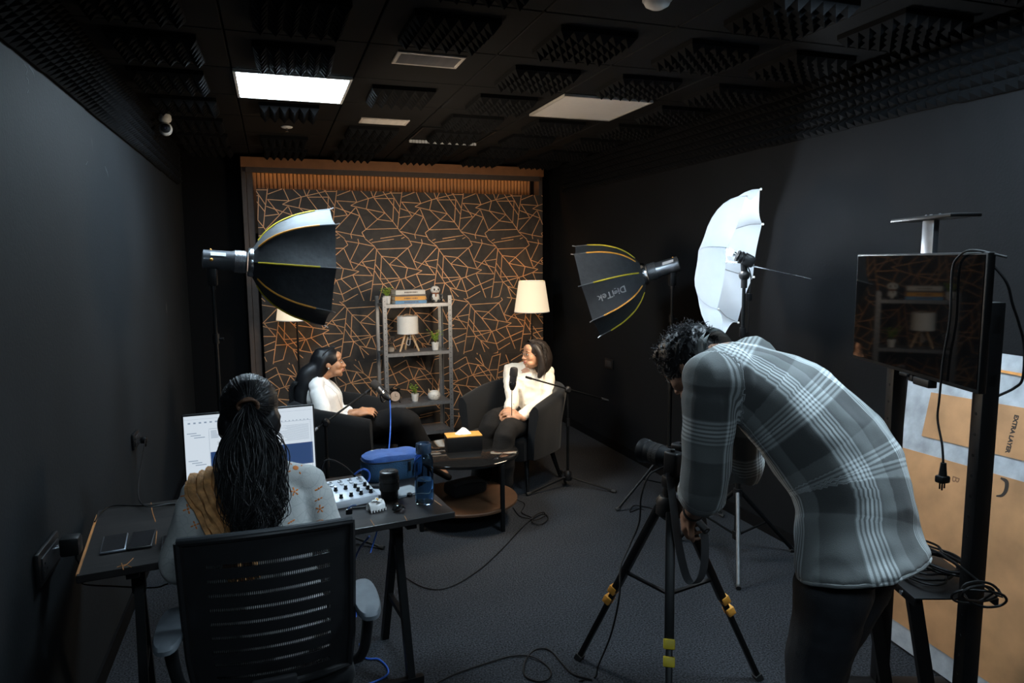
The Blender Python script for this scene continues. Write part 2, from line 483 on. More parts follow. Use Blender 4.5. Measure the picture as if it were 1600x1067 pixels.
def detector(p, r, label, sprinkler):
    t = thing('sprinkler' if sprinkler else 'smoke_detector', label, 'sprinkler' if sprinkler else 'detector', (p.x, p.y, ZC - 0.03))
    mb = MB()
    if sprinkler:
        mb.lathe([(r, 0.03), (r, 0.026), (r * .85, 0.022), (0.008, 0.02)], 20); part(t, 'plate', mb, M_white)
        mb = MB(); mb.lathe([(0.007, 0.02), (0.007, 0.0), (0.012, -0.002), (0.012, -0.005)], 12); part(t, 'nozzle', mb, M_chrome)
    else:
        mb.lathe([(r, 0.03), (r, 0.015), (r * .9, 0.005), (r * .5, -0.006), (0.01, -0.008)], 24); part(t, 'housing', mb, M_white)
        mb = MB(); mb.lathe([(r * 1.12, 0.03), (r * 1.12, 0.022), (r, 0.02)], 24); part(t, 'base', mb, M_white)
detector(at(448, 198, z=ZC), 0.042, 'small white ceiling sprinkler with round plate', True)
detector(at(1027, -2, z=ZC), 0.05, 'round white smoke detector at top edge of the view', False)

# --- security camera under the ceiling at the left
p = at(258, 187, z=2.665)
t = thing('security_camera', 'small white dome security camera high in the left corner', 'camera', (p.x, p.y, p.z - 0.06))
mb = MB(); mb.lathe([(0.03, 0.095), (0.038, 0.085), (0.04, 0.062), (0.034, 0.048), (0.02, 0.04)], 20); part(t, 'base', mb, M_white)
dirc = (CAM - p); dirc.z = -0.1; F = frame(dirc)
mb = MB(); mb.ell((0, 0, 0.0), (0.042, 0.042, 0.045), None, 20, 14); part(t, 'head', mb, M_white)
mb = MB(); F2 = F.copy(); F2.translation = dirc.normalized() * 0.026; mb.lathe([(0.03, 0.0), (0.03, 0.016), (0.027, 0.018), (0.0, 0.019)], 20, F2); hd = part(t, 'face', mb, M_black)
mb = MB(); F2.translation = dirc.normalized() * 0.043; mb.lathe([(0.011, 0.0), (0.011, 0.004), (0.0, 0.005)], 14, F2); part(t, 'lens', mb, mat('lens_glass', (0.02, 0.02, 0.03), 0.05, coat=1.0))

# ================================================================== backdrop
M_frame = mat('frame_wood', (0.23, 0.10, 0.04), 0.5, scale=10)
M_framed = mat('frame_dark', (0.06, 0.045, 0.038), 0.55)
M_slat = mat('fluted_panel', (0.13, 0.085, 0.05), 0.6)
FX0, FX1, FZ = -0.228, 2.70, 2.668
mb = MB(); mb.box(((FX0 + FX1) / 2, 6.90, FZ - 0.045), (FX1 - FX0, 0.19, 0.09), 0.004)
trim1 = struct('trim_1', mb, M_frame)
mb = MB()
for x in (FX0 + 0.02, FX1 - 0.02): mb.box((x, 6.92, FZ / 2 - 0.045), (0.04, 0.15, FZ - 0.09), 0.003)
struct('trim_2', mb, M_framed)
mb = MB(); mb.box(((FX0 + FX1) / 2, 6.825, FZ - 0.112), (FX1 - FX0 - 0.08, 0.03, 0.05), 0.003)
for x in (FX0 + 0.07,): mb.box((x, 6.91, 1.28), (0.055, 0.1, 2.56), 0.003)
struct('trim_3', mb, M_framed)
mb = MB(); mb.box((0, 0, 0), (0.031, 0.02, 0.62), 0.006, seg=2)
me = mb.mesh('slat'); me.materials.append(M_slat); shade(me)
n = 76
for k in range(n): share('slat', me, wall_back, (FX0 + 0.11 + k * 0.0362, YB - 0.012, 2.30))
t = thing('light_strip', 'warm orange light strip hidden behind the top of the backdrop frame', 'light strip', (1.236, 6.885, 2.586))
mb = MB(); mb.box((0, 0, 0), (2.74, 0.02, 0.012)); part(t, 'profile', mb, M_white, smooth=False)
mb = MB(); mb.box((0, 0.0, -0.008), (2.72, 0.014, 0.004)); part(t, 'diode_strip', mb, emat('strip_glow', (1.0, 0.42, 0.12), STRIP_L), smooth=False)

# geometric wallpaper: one motif, traced, repeated along the strip and turned by half a turn above it
SEG = [[(440,505),(548,523),(675,550)],[(540,487),(548,523)],[(548,523),(470,675)],[(150,575),(420,565)],[(430,490),(455,538),(420,565),(255,708)],
 [(420,565),(495,748)],[(675,562),(500,748)],[(470,680),(665,747)],[(190,635),(315,650),(412,740)],[(190,635),(175,830)],[(150,580),(128,740),(80,1045)],
 [(135,705),(300,935)],[(125,757),(197,878),(240,920),(320,1005)],[(570,685),(682,668)],[(570,685),(655,805)],[(255,708),(412,738),(540,765)],
 [(540,765),(485,795),(390,828),(345,840),(200,878),(105,880)],[(412,738),(390,828)],[(175,832),(340,828)],[(345,840),(300,935)],[(352,840),(392,960),(410,1020)],
 [(390,828),(478,915)],[(488,795),(655,803)],[(488,795),(548,945),(575,1020)],[(240,920),(300,937),(392,960),(478,915),(650,845)],[(548,945),(640,915)],
 [(197,880),(160,1010),(80,1030)],[(240,920),(280,1035)],[(415,1020),(525,960)],[(55,485),(130,548),(150,580),(190,635),(255,708),(345,835)],[(110,518),(300,488)],[(92,500),(120,487)]]
U = 0.00113; PER = 545
def clip(a, b, y0, y1):
    (x0, ya), (x1, yb) = a, b
    if abs(yb - ya) < 1e-6: return (a, b) if y0 <= ya <= y1 else None
    t0, t1 = sorted(((y0 - ya) / (yb - ya), (y1 - ya) / (yb - ya))); t0 = max(t0, 0); t1 = min(t1, 1)
    if t0 >= t1: return None
    g = lambda t: (x0 + (x1 - x0) * t, ya + (yb - ya) * t)
    return g(t0), g(t1)
def cut(p, q, lo, hi):
    r = clip((p[1], p[0]), (q[1], q[0]), lo, hi)
    return None if r is None else ((r[0][1], r[0][0]), (r[1][1], r[1][0]))
WP_Y = 6.82; WX0, WX1 = -0.105, 2.69
def paper_lines(ztop, zbot, ytop, xref, pxref, vs, parent, yface):
    """lines of one sheet: pattern row ytop lies at ztop; pattern column pxref lies at world x xref"""
    mb = MB(); yb = ytop + (ztop - zbot) / (U * vs); w = 0.0034
    lines = []
    for s in SEG:
        for a, b in zip(s, s[1:]):
            lines.append((a, b)); lines.append(((1030 - a[0], 970 - a[1]), (1030 - b[0], 970 - b[1])))
            if ytop < 0: pass
    for (a, b) in lines:
        for dy in (0, 1106):
            a2, b2 = (a[0], a[1] + dy), (b[0], b[1] + dy)
            c = clip(a2, b2, ytop, yb)
            if c is None: continue
            for k in range(-4, 7):
                P = [(xref + (q[0] - pxref + k * PER) * U, ztop - (q[1] - ytop) * U * vs) for q in c]
                P = cut(P[0], P[1], WX0, WX1)
                if P is None: continue
                d = V((P[1][0] - P[0][0], 0, P[1][1] - P[0][1]))
                if d.length < 0.004: continue
                d.normalize(); nn = V((-d.z, 0, d.x)) * w
                p0 = V((P[0][0], yface, P[0][1])); p1 = V((P[1][0], yface, P[1][1])); o = V((0, -0.0012, 0))
                q = [p0 - nn, p1 - nn, p1 + nn, p0 + nn]
                for e in (q,):
                    mb.add(e + [v + o for v in e], [(4, 5, 6, 7), (0, 1, 5, 4), (1, 2, 6, 5), (2, 3, 7, 6), (3, 0, 4, 7)])
    return mb
def paper(nt, N, L, b):
    tc = N.new('ShaderNodeTexCoord')
    n1 = N.new('ShaderNodeTexNoise'); n1.inputs['Scale'].default_value = 6; n1.inputs['Detail'].default_value = 8; n1.inputs['Distortion'].default_value = 1.5
    L.new(tc.outputs['Object'], n1.inputs['Vector'])
    r = N.new('ShaderNodeValToRGB'); r.color_ramp.elements[0].color = (0.018, 0.0135, 0.0105, 1); r.color_ramp.elements[1].color = (0.046, 0.035, 0.027, 1)
    r.color_ramp.elements[0].position = 0.3; r.color_ramp.elements[1].position = 0.72
    L.new(n1.outputs['Fac'], r.inputs['Fac']); L.new(r.outputs['Color'], b.inputs['Base Color']); b.inputs['Roughness'].default_value = 0.6
M_paper = node_mat('wallpaper', paper)
M_gold = mat('copper_line', (0.68, 0.35, 0.16), 0.42, 0.15, var=0.2, scale=8)
bd = thing('backdrop_panel', 'dark brown backdrop panel covered with copper geometric lines', 'backdrop', (1.29, WP_Y, 0.0))
mb = MB(); mb.box(((WX0 + WX1) / 2, WP_Y + 0.014, 1.195), (WX1 - WX0, 0.022, 2.386), 0.002, seg=1)
part(bd, 'board', mb, M_framed, True)
Z1, Z2 = 1.336, 0.757
rows = [(2.389, Z1, 80, at(565.3, 362, y=WP_Y).x, 30, 0.985, 0.0), (Z1 + 0.004, Z2, 515, at(731.5, 476, y=WP_Y).x, 130, 0.95, 0.003), (Z2 + 0.004, 0.004, -68, at(707, 604, y=WP_Y).x, 490, 0.95, 0.006)]
for zt, zb, yt, xr, px_, vs, dy in rows:
    mb = MB(); mb.box(((WX0 + WX1) / 2, WP_Y + 0.001 - dy / 2, (zt + zb) / 2), (WX1 - WX0, 0.004 + dy, zt - zb), 0.001, seg=1)
    sh = part(bd, 'wallpaper_sheet', mb, M_paper, True, smooth=False)
    yface = WP_Y - 0.001 - dy
    part(sh, 'copper_lines', paper_lines(zt, zb, yt, xr, px_, vs, sh, yface), M_gold, True, smooth=False)

# --- scuffs on the left wall
M_scuff = mat('scuff', (0.05, 0.055, 0.058), 0.8)
for pts in ([(37, 100), (42, 108), (40, 118)], [(45, 104), (52, 114), (53, 122)], [(40, 120), (44, 126), (43, 132)], [(45, 140), (42, 146)], [(56, 182), (57, 192)], [(134, 258), (137, 252)], [(164, 260), (167, 268), (169, 276)], [(192, 352), (193, 360)]):
    mb = MB(); P = [at(x, y, x=XL) for x, y in pts]; mb.tube(P, [0.002] + [0.006] * (len(P) - 2) + [0.002], 6, True, 3)
    for i in range(len(mb.v)): mb.v[i].x = XL + 0.0004 * (mb.v[i].x > XL)
    o = link('scuff', mb.mesh('scuff'), M_scuff, wall_left, False)
# --- sockets on the left wall
def socket(yc, zc, w, h, plug, label):
    t = thing('wall_socket', label, 'socket', (XL + 0.001, yc, zc))
    mb = MB(); mb.box((0.007, 0, 0), (0.014, w, h), 0.005); part(t, 'plate', mb, M_black)
    mb = MB(); mb.box((0.016, 0.0, 0), (0.006, w * 0.8, h * 0.62), 0.002); ins = part(t, 'insert', mb, mat('socket_insert', (0.025, 0.025, 0.027), 0.3))
    mb = MB()
    for (dy, dz) in ((-0.05 * w / 0.16, 0.012), (-0.06 * w / 0.16, -0.01), (-0.04 * w / 0.16, -0.01)):
        mb.cyl((0.0185, dy, dz), (0.0205, dy, dz), 0.004, seg=10)
    part(ins, 'pin_holes', mb, mat('hole_black', (0.003, 0.003, 0.003), 0.9))
    return t
s1 = at(70, 873, x=XL)
socket(s1.y, s1.z, 0.22, 0.11, True, 'wide black wall socket beside the near end of the desk')
s2 = at(209, 687, x=XL)
socket(s2.y, s2.z, 0.15, 0.085, True, 'small black wall socket beyond the desk')
def adapter(p, s, label):
    t = thing('power_adapter', label, 'adapter', (p.x, p.y, p.z))
    mb = MB(); mb.box((0, 0, 0), s, 0.01); part(t, 'body', mb, M_black)
    mb = MB()
    for dy in (-.009, .009): mb.cyl((-s[0] / 2, dy, 0), (-s[0] / 2 - 0.014, dy, 0), 0.0025, seg=8)
    part(t, 'pins', mb, M_chrome)
    mb = MB(); mb.cyl((s[0] * .2, 0, -s[2] / 2), (s[0] * .2, 0, -s[2] / 2 - .02), 0.005, 0.003, 8); part(t, 'strain_relief', mb, M_black)
    return t
AD1 = V((XL + 0.058, s1.y + 0.07, s1.z + 0.01)); adapter(AD1, (0.06, 0.055, 0.065), 'black plug adapter in the near wall socket')
AD2 = V((XL + 0.045, s2.y + 0.02, s2.z - 0.01)); adapter(AD2, (0.035, 0.045, 0.035), 'small black plug in the far wall socket')
def cable(name, pts, r, m, label, cat='cable', smooth=8, group=None):
    mb = MB(); mb.tube(pts, r, 6, True, smooth); return solo(name, mb, m, label, cat, group)
sR = at(953, 568, x=XR)
socketR = thing('wall_socket', 'black wall socket on the right wall behind the softbox', 'socket', (XR - 0.001, sR.y, sR.z), PI)
mb = MB(); mb.box((0.007, 0, 0), (0.014, 0.16, 0.09), 0.005); part(socketR, 'plate', mb, M_black)
mb = MB(); mb.box((0.016, 0.0, 0), (0.006, 0.12, 0.055), 0.002); part(socketR, 'insert', mb, MATS['socket_insert'])
# ================================================================== shelf unit and what stands on it
SH = V((1.254, 6.31, 0)); SHA = math.radians(5.3)
SHM = Matrix.Translation(SH) @ rotz(SHA)
su = thing('shelf_unit', 'open grey metal shelf unit standing before the backdrop', 'shelf', SH, SHA)
M_shelf = mat('galvanised_steel', (0.25, 0.26, 0.275), 0.4, 0.7, var=0.12, scale=40)
W2, DP = 0.31, 0.30
for sx in (-1, 1):
    for y0 in (0.0, DP):
        mb = MB(); s = -1 if y0 == 0 else 1
        mb.box((sx * W2, y0, 0.70), (0.036, 0.003, 1.40)); mb.box((sx * (W2 + 0.017), y0 - s * 0.016, 0.70), (0.003, 0.034, 1.40))
        pst = part(su, 'post', mb, M_shelf, smooth=False)
        mb = MB()
        for k in range(27): mb.cyl((sx * W2, y0 + (-0.0025 if y0 == 0 else 0.0025), 0.06 + k * 0.05), (sx * W2, y0, 0.06 + k * 0.05), 0.004, seg=6)
        part(pst, 'bolt_holes', mb, MATS['hole_black'], smooth=False)
SHZ = [0.12, 0.40, 0.88, 1.33]
for z in SHZ:
    mb = MB(); mb.box((0, DP / 2, z), (2 * W2, DP - 0.006, 0.004)); mb.box((0, 0.004, z - 0.014), (2 * W2 - 0.03, 0.003, 0.032)); mb.box((0, DP - 0.004, z - 0.014), (2 * W2 - 0.03, 0.003, 0.032))
    for sx in (-1, 1): mb.box((sx * (W2 - 0.012), DP / 2, z - 0.012), (0.003, DP - 0.01, 0.028))
    b = part(su, 'shelf', mb, M_shelf, smooth=False)
def sp(x, y, z): return SHM @ V((x, y, z))
TOP = 0.0025
M_leaf = mat('leaf_green', (0.28, 0.42, 0.05), 0.55, var=0.35, scale=40)
M_stem = mat('stem_green', (0.10, 0.13, 0.03), 0.6)
M_pot = mat('white_ceramic', (0.74, 0.72, 0.68), 0.35)
M_soil = mat('soil', (0.05, 0.035, 0.025), 0.9)
def plant(p, h, spread, dense, label, seed):
    r = random.Random(seed)
    t = thing('potted_plant', label, 'plant', p, 0.3 * seed, 'small potted plants on the shelf')
    mb = MB(); mb.lathe([(0.026, 0), (0.028, 0.003), (0.036, 0.07), (0.037, 0.073), (0.033, 0.073), (0.031, 0.06), (0.0, 0.058)], 24); part(t, 'pot', mb, M_pot)
    mb = MB(); mb.lathe([(0.031, 0.057), (0.031, 0.062), (0.0, 0.064)], 20); part(t, 'soil', mb, M_soil)
    stems = MB(); leaf = MB(); lv = 0
    for k in range(dense):
        a = r.uniform(0, 2 * PI); e = r.uniform(0.2, 1.0) * spread; hh = h * r.uniform(0.55, 1.0)
        pts = [V((0, 0, 0.06)), V((math.cos(a) * e * .3, math.sin(a) * e * .3, 0.06 + hh * .5)), V((math.cos(a) * e, math.sin(a) * e, 0.06 + hh))]
        stems.tube(pts, [0.0018, 0.0015, 0.001], 5, True, 4)
        sm = smooth_path(pts, 4)
        for j in range(5):
            c = sm[int((0.45 + 0.55 * j / 4) * (len(sm) - 1))]; 
            ang = r.uniform(0, 2 * PI); d = V((math.cos(ang), math.sin(ang), r.uniform(-0.2, 0.7))).normalized()
            L = r.uniform(0.014, 0.024); F = frame(d); F.translation = c
            # a leaf: six-sided blade folded along its midrib, with thickness
            o = [(0, 0, 0), (0.4 * L, 0.08 * L, 0.35 * L), (0.32 * L, 0.1 * L, 0.75 * L), (0, -0.02 * L, L), (-0.32 * L, 0.1 * L, 0.75 * L), (-0.4 * L, 0.08 * L, 0.35 * L)]
            o2 = [(q[0], q[1] + 0.0012, q[2]) for q in o]
            leaf.add(o + o2, [(0, 3, 2, 1), (0, 5, 4, 3), (6, 7, 8, 9), (6, 9, 10, 11)] + [(i, (i + 1) % 6, 6 + (i + 1) % 6, 6 + i) for i in range(6)], F)
    part(t, 'stems', stems, M_stem)
    part(t, 'foliage', leaf, M_leaf, smooth=False, kind='stuff')
plant(sp(-0.262, 0.10, SHZ[3] + TOP), 0.085, 0.055, 34, 'bushy green plant in white pot on the top shelf', 1)
plant(sp(0.185, 0.08, SHZ[2] + TOP), 0.13, 0.075, 20, 'taller leafy plant in white pot on the middle shelf', 2)
plant(sp(-0.02, 0.10, SHZ[1] + TOP), 0.10, 0.065, 13, 'sparse green plant in white pot on the lower shelf', 3)
# books
books = [((0.30, 0.19, 0.030), (0.10, 0.25, 0.42), 'pale blue paperback at the bottom of the book stack', 0.02),
         ((0.29, 0.185, 0.036), (0.72, 0.34, 0.06), 'orange paperback second from the bottom of the stack', -0.03),
         ((0.29, 0.19, 0.016), (0.12, 0.1, 0.09), 'thin dark book between the orange and the white books', 0.04),
         ((0.28, 0.185, 0.040), (0.62, 0.58, 0.52), 'thick off-white book on top of the stack', 0.0)]
z = SHZ[3] + TOP
M_page = mat('book_pages', (0.66, 0.60, 0.5), 0.8, scale=150)
for i, (s, c, lab, a) in enumerate(books):
    p = sp(-0.055, 0.13, z)
    t = thing('book', lab, 'book', p, SHA + a, 'books stacked on the top shelf')
    cm = mat('book_cover_%d' % i, c, 0.5)
    mb = MB(); mb.box((0, 0, 0.0015), (s[0], s[1], 0.003)); mb.box((0, 0, s[2] - 0.0015), (s[0], s[1], 0.003)); mb.box((0, -s[1] / 2 + 0.002, s[2] / 2), (s[0], 0.004, s[2]), 0.0015, seg=1)
    part(t, 'cover', mb, cm, smooth=False)
    mb = MB(); mb.box((0, 0.002, s[2] / 2), (s[0] - 0.008, s[1] - 0.008, s[2] - 0.006)); part(t, 'pages', mb, M_page, smooth=False)
    mb = MB(); lw = 0.45 * s[0]
    for k in range(9): mb.box((-lw / 2 + k * lw / 9 + 0.01, -s[1] / 2 - 0.0004, s[2] / 2), (lw / 9 * RND.uniform(.4, .8), 0.0006, s[2] * 0.35))
    if s[2] > 0.02: part(t, 'spine_print', mb, mat('spine_ink', (0.12, 0.09, 0.07), 0.6), smooth=False)
    z += s[2] + 0.0006
# panda ornament
t = thing('panda_ornament', 'black and white ceramic panda ornament with a brown scarf on the top shelf', 'ornament', sp(0.20, 0.10, SHZ[3] + TOP), SHA)
M_pblack = mat('panda_black', (0.02, 0.02, 0.02), 0.3); M_pw = mat('panda_white', (0.75, 0.72, 0.66), 0.3)
mb = MB(); mb.ell((0, 0, 0.05), (0.042, 0.036, 0.05), None, 20, 14); part(t, 'body', mb, M_pw)
mb = MB(); mb.ell((0, -0.004, 0.118), (0.046, 0.04, 0.038), None, 22, 14); hd = part(t, 'head', mb, M_pw)
mb = MB()
for s in (-1, 1): mb.ell((s * 0.034, 0, 0.148), (0.013, 0.008, 0.013))
part(hd, 'ears', mb, M_pblack)
mb = MB()
for s in (-1, 1): mb.ell((s * 0.018, -0.038, 0.122), (0.0085, 0.006, 0.011))
mb.ell((0, -0.043, 0.11), (0.005, 0.004, 0.0035)); part(hd, 'eyes_and_nose', mb, M_pblack)
for s in (-1, 1):
    mb = MB(); mb.tube([(s * 0.036, -0.006, 0.078), (s * 0.05, -0.02, 0.055), (s * 0.046, -0.03, 0.04)], [0.012, 0.012, 0.012], 10, True, 4, round_caps=True); part(t, 'arm', mb, M_pblack)
    mb = MB(); mb.ell((s * 0.028, -0.03, 0.014), (0.017, 0.02, 0.014)); part(t, 'leg', mb, M_pblack)
mb = MB(); mb.lathe([(0.033, 0.08), (0.038, 0.084), (0.038, 0.09), (0.033, 0.094)], 20); mb.box((-0.006, -0.039, 0.07), (0.012, 0.006, 0.03), 0.002); part(t, 'scarf', mb, mat('scarf_brown', (0.25, 0.09, 0.04), 0.7))
# tripod table lamp
t = thing('table_lamp', 'small table lamp with white drum shade on three wooden legs', 'lamp', sp(-0.065, 0.13, SHZ[2] + TOP), SHA)
M_linen = mat('lamp_linen', (0.76, 0.72, 0.66), 0.8, var=0.05, scale=120, bump=0.1)
mb = MB(); mb.lathe([(0.098, 0.165), (0.099, 0.165), (0.0965, 0.33), (0.0955, 0.33), (0.0955, 0.17), (0.098, 0.168)], 40, close=False); part(t, 'shade', mb, M_linen)
mb = MB(); mb.lathe([(0.094, 0.324), (0.094, 0.326), (0.0, 0.327)], 30); part(t, 'shade_top', mb, M_linen)
mb = MB(); mb.tube([(-0.05, 0, 0.329), (0, 0.02, 0.345), (0.06, 0.0, 0.332)], 0.003, 6, True, 6); part(t, 'cord_loop', mb, M_wood)
mb = MB(); mb.cyl((0, 0, 0.15), (0, 0, 0.2), 0.02, 0.02, 14); part(t, 'lamp_holder', mb, M_white)
for a in (-PI / 2 - 1.15, -PI / 2 + 1.15, PI / 2):
    mb = MB(); c = V((math.cos(a), math.sin(a), 0)); mb.tube([c * 0.03 + V((0, 0, .165)), c * 0.1 + V((0, 0, 0.0))], [0.011, 0.0095], 10); part(t, 'leg', mb, M_wood)
mb = MB(); mb.tube([(0.02, -0.02, 0.165), (0.012, -0.03, 0.11), (0.004, -0.03, 0.06), (-0.02, -0.02, 0.07), (0.0, -0.01, 0.13)], 0.0025, 6, True, 6); part(t, 'cord', mb, M_white)
# hourglass
t = thing('hourglass', 'glass hourglass with pale sand on the middle shelf', 'hourglass', sp(-0.245, 0.07, SHZ[2] + TOP), SHA)
mb = MB(); mb.lathe([(0.034, 0), (0.034, 0.008), (0.03, 0.012)], 24); mb.lathe([(0.03, 0.138), (0.034, 0.142), (0.034, 0.15)], 24); part(t, 'end_caps', mb, mat('hourglass_caps', (0.1, 0.09, 0.08), 0.3, 0.6))
hg = [(0.028, 0.012), (0.031, 0.03), (0.029, 0.05), (0.016, 0.068), (0.005, 0.075), (0.016, 0.082), (0.029, 0.10), (0.031, 0.12), (0.028, 0.138)]
mb = MB(); mb.lathe(hg, 24, close=False); part(t, 'glass', mb, mat('clear_glass', (0.9, 0.92, 0.93), 0.02, trans=1.0, ior=1.2, var=0))
mb = MB(); mb.lathe([(0.026, 0.0125), (0.029, 0.03), (0.022, 0.045), (0.0, 0.054)], 20); part(t, 'sand', mb, mat('sand', (0.7, 0.55, 0.42), 0.9))
# alarm clock
t = thing('alarm_clock', 'small dark twin-bell alarm clock on the lower shelf', 'clock', sp(-0.21, 0.10, SHZ[1] + TOP), SHA - 0.3)
mb = MB(); mb.lathe([(0.05, 0), (0.054, 0.008), (0.054, 0.04), (0.05, 0.048)], 28, Matrix.Translation((0, 0.024, 0.068)) @ Matrix.Rotation(PI / 2, 4, 'X')); part(t, 'body', mb, M_black)
mb = MB(); mb.lathe([(0.046, 0), (0.046, 0.002), (0, 0.003)], 28, Matrix.Translation((0, -0.025, 0.068)) @ Matrix.Rotation(PI / 2, 4, 'X')); df = part(t, 'dial', mb, mat('clock_dial', (0.55, 0.42, 0.33), 0.4))
mb = MB(); mb.box((0, -0.029, 0.082), (0.003, 0.001, 0.028)); mb.box((0.01, -0.029, 0.068), (0.02, 0.001, 0.003)); part(df, 'hands', mb, M_black)
for s in (-1, 1):
    mb = MB(); mb.ell((s * 0.03, 0, 0.128), (0.02, 0.02, 0.014)); part(t, 'bell', mb, M_blackm)
    mb = MB(); mb.tube([(s * 0.028, 0, 0.03), (s * 0.045, 0, 0)], 0.005, 8); part(t, 'foot', mb, M_blackm)
mb = MB(); mb.tube([(-0.03, 0, 0.14), (0, 0, 0.16), (0.03, 0, 0.14)], 0.003, 6, True, 5); part(t, 'handle', mb, M_blackm)
# cat pot
t = thing('cat_pot', 'round white cat-faced pot with tiny ears on the lower shelf', 'pot', sp(0.165, 0.09, SHZ[1] + TOP), SHA)
mb = MB(); mb.lathe([(0.035, 0), (0.05, 0.012), (0.06, 0.035), (0.058, 0.06), (0.046, 0.082), (0.04, 0.084), (0.036, 0.075), (0, 0.07)], 28); part(t, 'bowl', mb, M_pw)
for s in (-1, 1):
    mb = MB(); mb.tube([(s * 0.045, 0, 0.075), (s * 0.053, 0, 0.112)], [0.012, 0.002], 8); part(t, 'ear', mb, mat('cat_ear', (0.5, 0.33, 0.2), 0.4))
mb = MB()
for s in (-1, 1):
    mb.tube([(s * 0.028, -0.052, 0.05), (s * 0.02, -0.057, 0.046), (s * 0.012, -0.058, 0.05)], 0.0015, 5, True, 4)
    for dz in (0, 0.008): mb.tube([(s * 0.02, -0.056, 0.034 - dz * .4), (s * 0.042, -0.043, 0.036 - dz)], 0.001, 5)
mb.ell((0, -0.061, 0.038), (0.003, 0.002, 0.002)); part(t, 'face', mb, M_pblack)

# ================================================================== floor lamps
def shade_mat(nt, N, L, b):
    b.inputs['Base Color'].default_value = (0.8, 0.68, 0.5, 1); b.inputs['Roughness'].default_value = 0.8
    tc = N.new('ShaderNodeTexCoord'); n = N.new('ShaderNodeTexNoise'); n.inputs['Scale'].default_value = 180
    L.new(tc.outputs['Object'], n.inputs['Vector'])
    r = N.new('ShaderNodeMapRange'); r.inputs['To Min'].default_value = SHADE_L * 0.9; r.inputs['To Max'].default_value = SHADE_L * 1.1
    L.new(n.outputs['Fac'], r.inputs['Value']); L.new(r.outputs['Result'], b.inputs['Emission Strength'])
    b.inputs['Emission Color'].default_value = (1.0, 0.78, 0.52, 1)
M_shade = node_mat('lit_shade', shade_mat)
def floor_lamp(p, ztop, label, watt):
    t = thing('floor_lamp', label, 'floor lamp', (p.x, p.y, 0))
    mb = MB(); mb.lathe([(0.13, 0.0), (0.13, 0.012), (0.12, 0.018), (0.012, 0.022)], 32); part(t, 'base', mb, M_blackm)
    mb = MB(); mb.cyl((0, 0, 0.02), (0, 0, ztop - 0.12), 0.009, 0.009, 12); part(t, 'pole', mb, M_blackm)
    zb = ztop - 0.31
    mb = MB(); n = 48; vs = []
    mb.lathe([(0.178, zb), (0.131, ztop), (0.129, ztop), (0.176, zb)], n, close=False); sh = part(t, 'shade', mb, M_shade)
    mb = MB(); mb.lathe([(0.179, zb - 0.002), (0.179, zb + 0.004), (0.177, zb + 0.004)], n, close=False); part(sh, 'shade_ring', mb, M_white); mb = MB(); mb.lathe([(0.132, ztop - 0.003), (0.132, ztop + 0.002), (0.129, ztop + 0.002)], n, close=False)
    part(sh, 'shade_ring', mb, M_white)
    mb = MB(); mb.cyl((0, 0, ztop - 0.2), (0, 0, ztop - 0.14), 0.018, 0.018, 12); part(t, 'lamp_holder', mb, M_black)
    mb = MB(); mb.ell((0, 0, ztop - 0.10), (0.032, 0.032, 0.04)); part(t, 'bulb', mb, emat('warm_bulb', (1.0, 0.62, 0.3), 60.0))
    return t
pl = at(831, 465, y=6.52); floor_lamp(pl, 1.515, 'floor lamp with glowing cream shade behind the woman in cream shirt', 8)
pl2 = at(463, 480, y=6.52); floor_lamp(pl2, 1.515, 'floor lamp whose lit shade shows below the left softbox', 6)

# ================================================================== coffee table
CT = V((1.155, 4.36, 0)); CR = 0.36
t = thing('coffee_table', 'round coffee table with smoked glass top and dark wooden lower shelf', 'table', CT, 0.0)
M_smoke = mat('smoked_glass', (0.012, 0.012, 0.012), 0.03, trans=0.35, ior=1.5, var=0, coat=0.6)
mb = MB(); mb.lathe([(CR - 0.004, 0.452), (CR, 0.455), (CR, 0.459), (CR - 0.004, 0.462)], 72); part(t, 'glass_top', mb, M_smoke)
mb = MB(); mb.lathe([(CR - 0.004, 0.442), (CR + 0.001, 0.442), (CR + 0.001, 0.4515), (CR - 0.004, 0.4515)], 72, close=False); part(t, 'rim', mb, M_blackm)
mb = MB(); mb.lathe([(CR - 0.012, 0.13), (CR - 0.008, 0.134), (CR - 0.008, 0.146), (CR - 0.012, 0.15)], 72); part(t, 'lower_shelf', mb, mat('walnut', (0.075, 0.035, 0.016), 0.55, scale=6, var=0.3))
for a in (math.radians(-62), math.radians(-158), math.radians(28), math.radians(118)):
    c = V((math.cos(a), math.sin(a), 0)) * (CR - 0.01)
    mb = MB(); mb.box((c.x, c.y, 0.222), (0.026, 0.026, 0.444), 0.003); part(t, 'leg', mb, M_blackm)
# tissue box
tb = at(724, 692, z=0.515); TA = math.radians(-4)
t = thing('tissue_box', 'black tissue box with wooden lid and a white tissue', 'tissue box', (tb.x + 0.01, tb.y + 0.04, 0.4622), TA)
mb = MB(); mb.box((0, 0, 0.048), (0.235, 0.125, 0.096), 0.003); part(t, 'box', mb, M_black)
mb = MB(); mb.box((0, 0, 0.100), (0.237, 0.127, 0.008), 0.002); part(t, 'lid', mb, mat('lid_wood', (0.62, 0.30, 0.07), 0.45, scale=14))
mb = MB(); n = 20; rows = []
for j, (zz, rr) in enumerate(((0.104, 1.0), (0.112, 0.85), (0.125, 0.62), (0.138, 0.36), (0.146, 0.12))):
    rows.append([V((math.cos(2 * PI * k / n) * 0.052 * rr * (1 + .16 * math.sin(5 * k + j)), math.sin(2 * PI * k / n) * 0.026 * rr * (1 + .2 * math.cos(3 * k + j)), zz + .003 * math.sin(k * 2.3))) for k in range(n)])
mb.loft(rows); part(t, 'tissue', mb, mat('tissue_paper', (0.82, 0.8, 0.78), 0.9), angle=25)
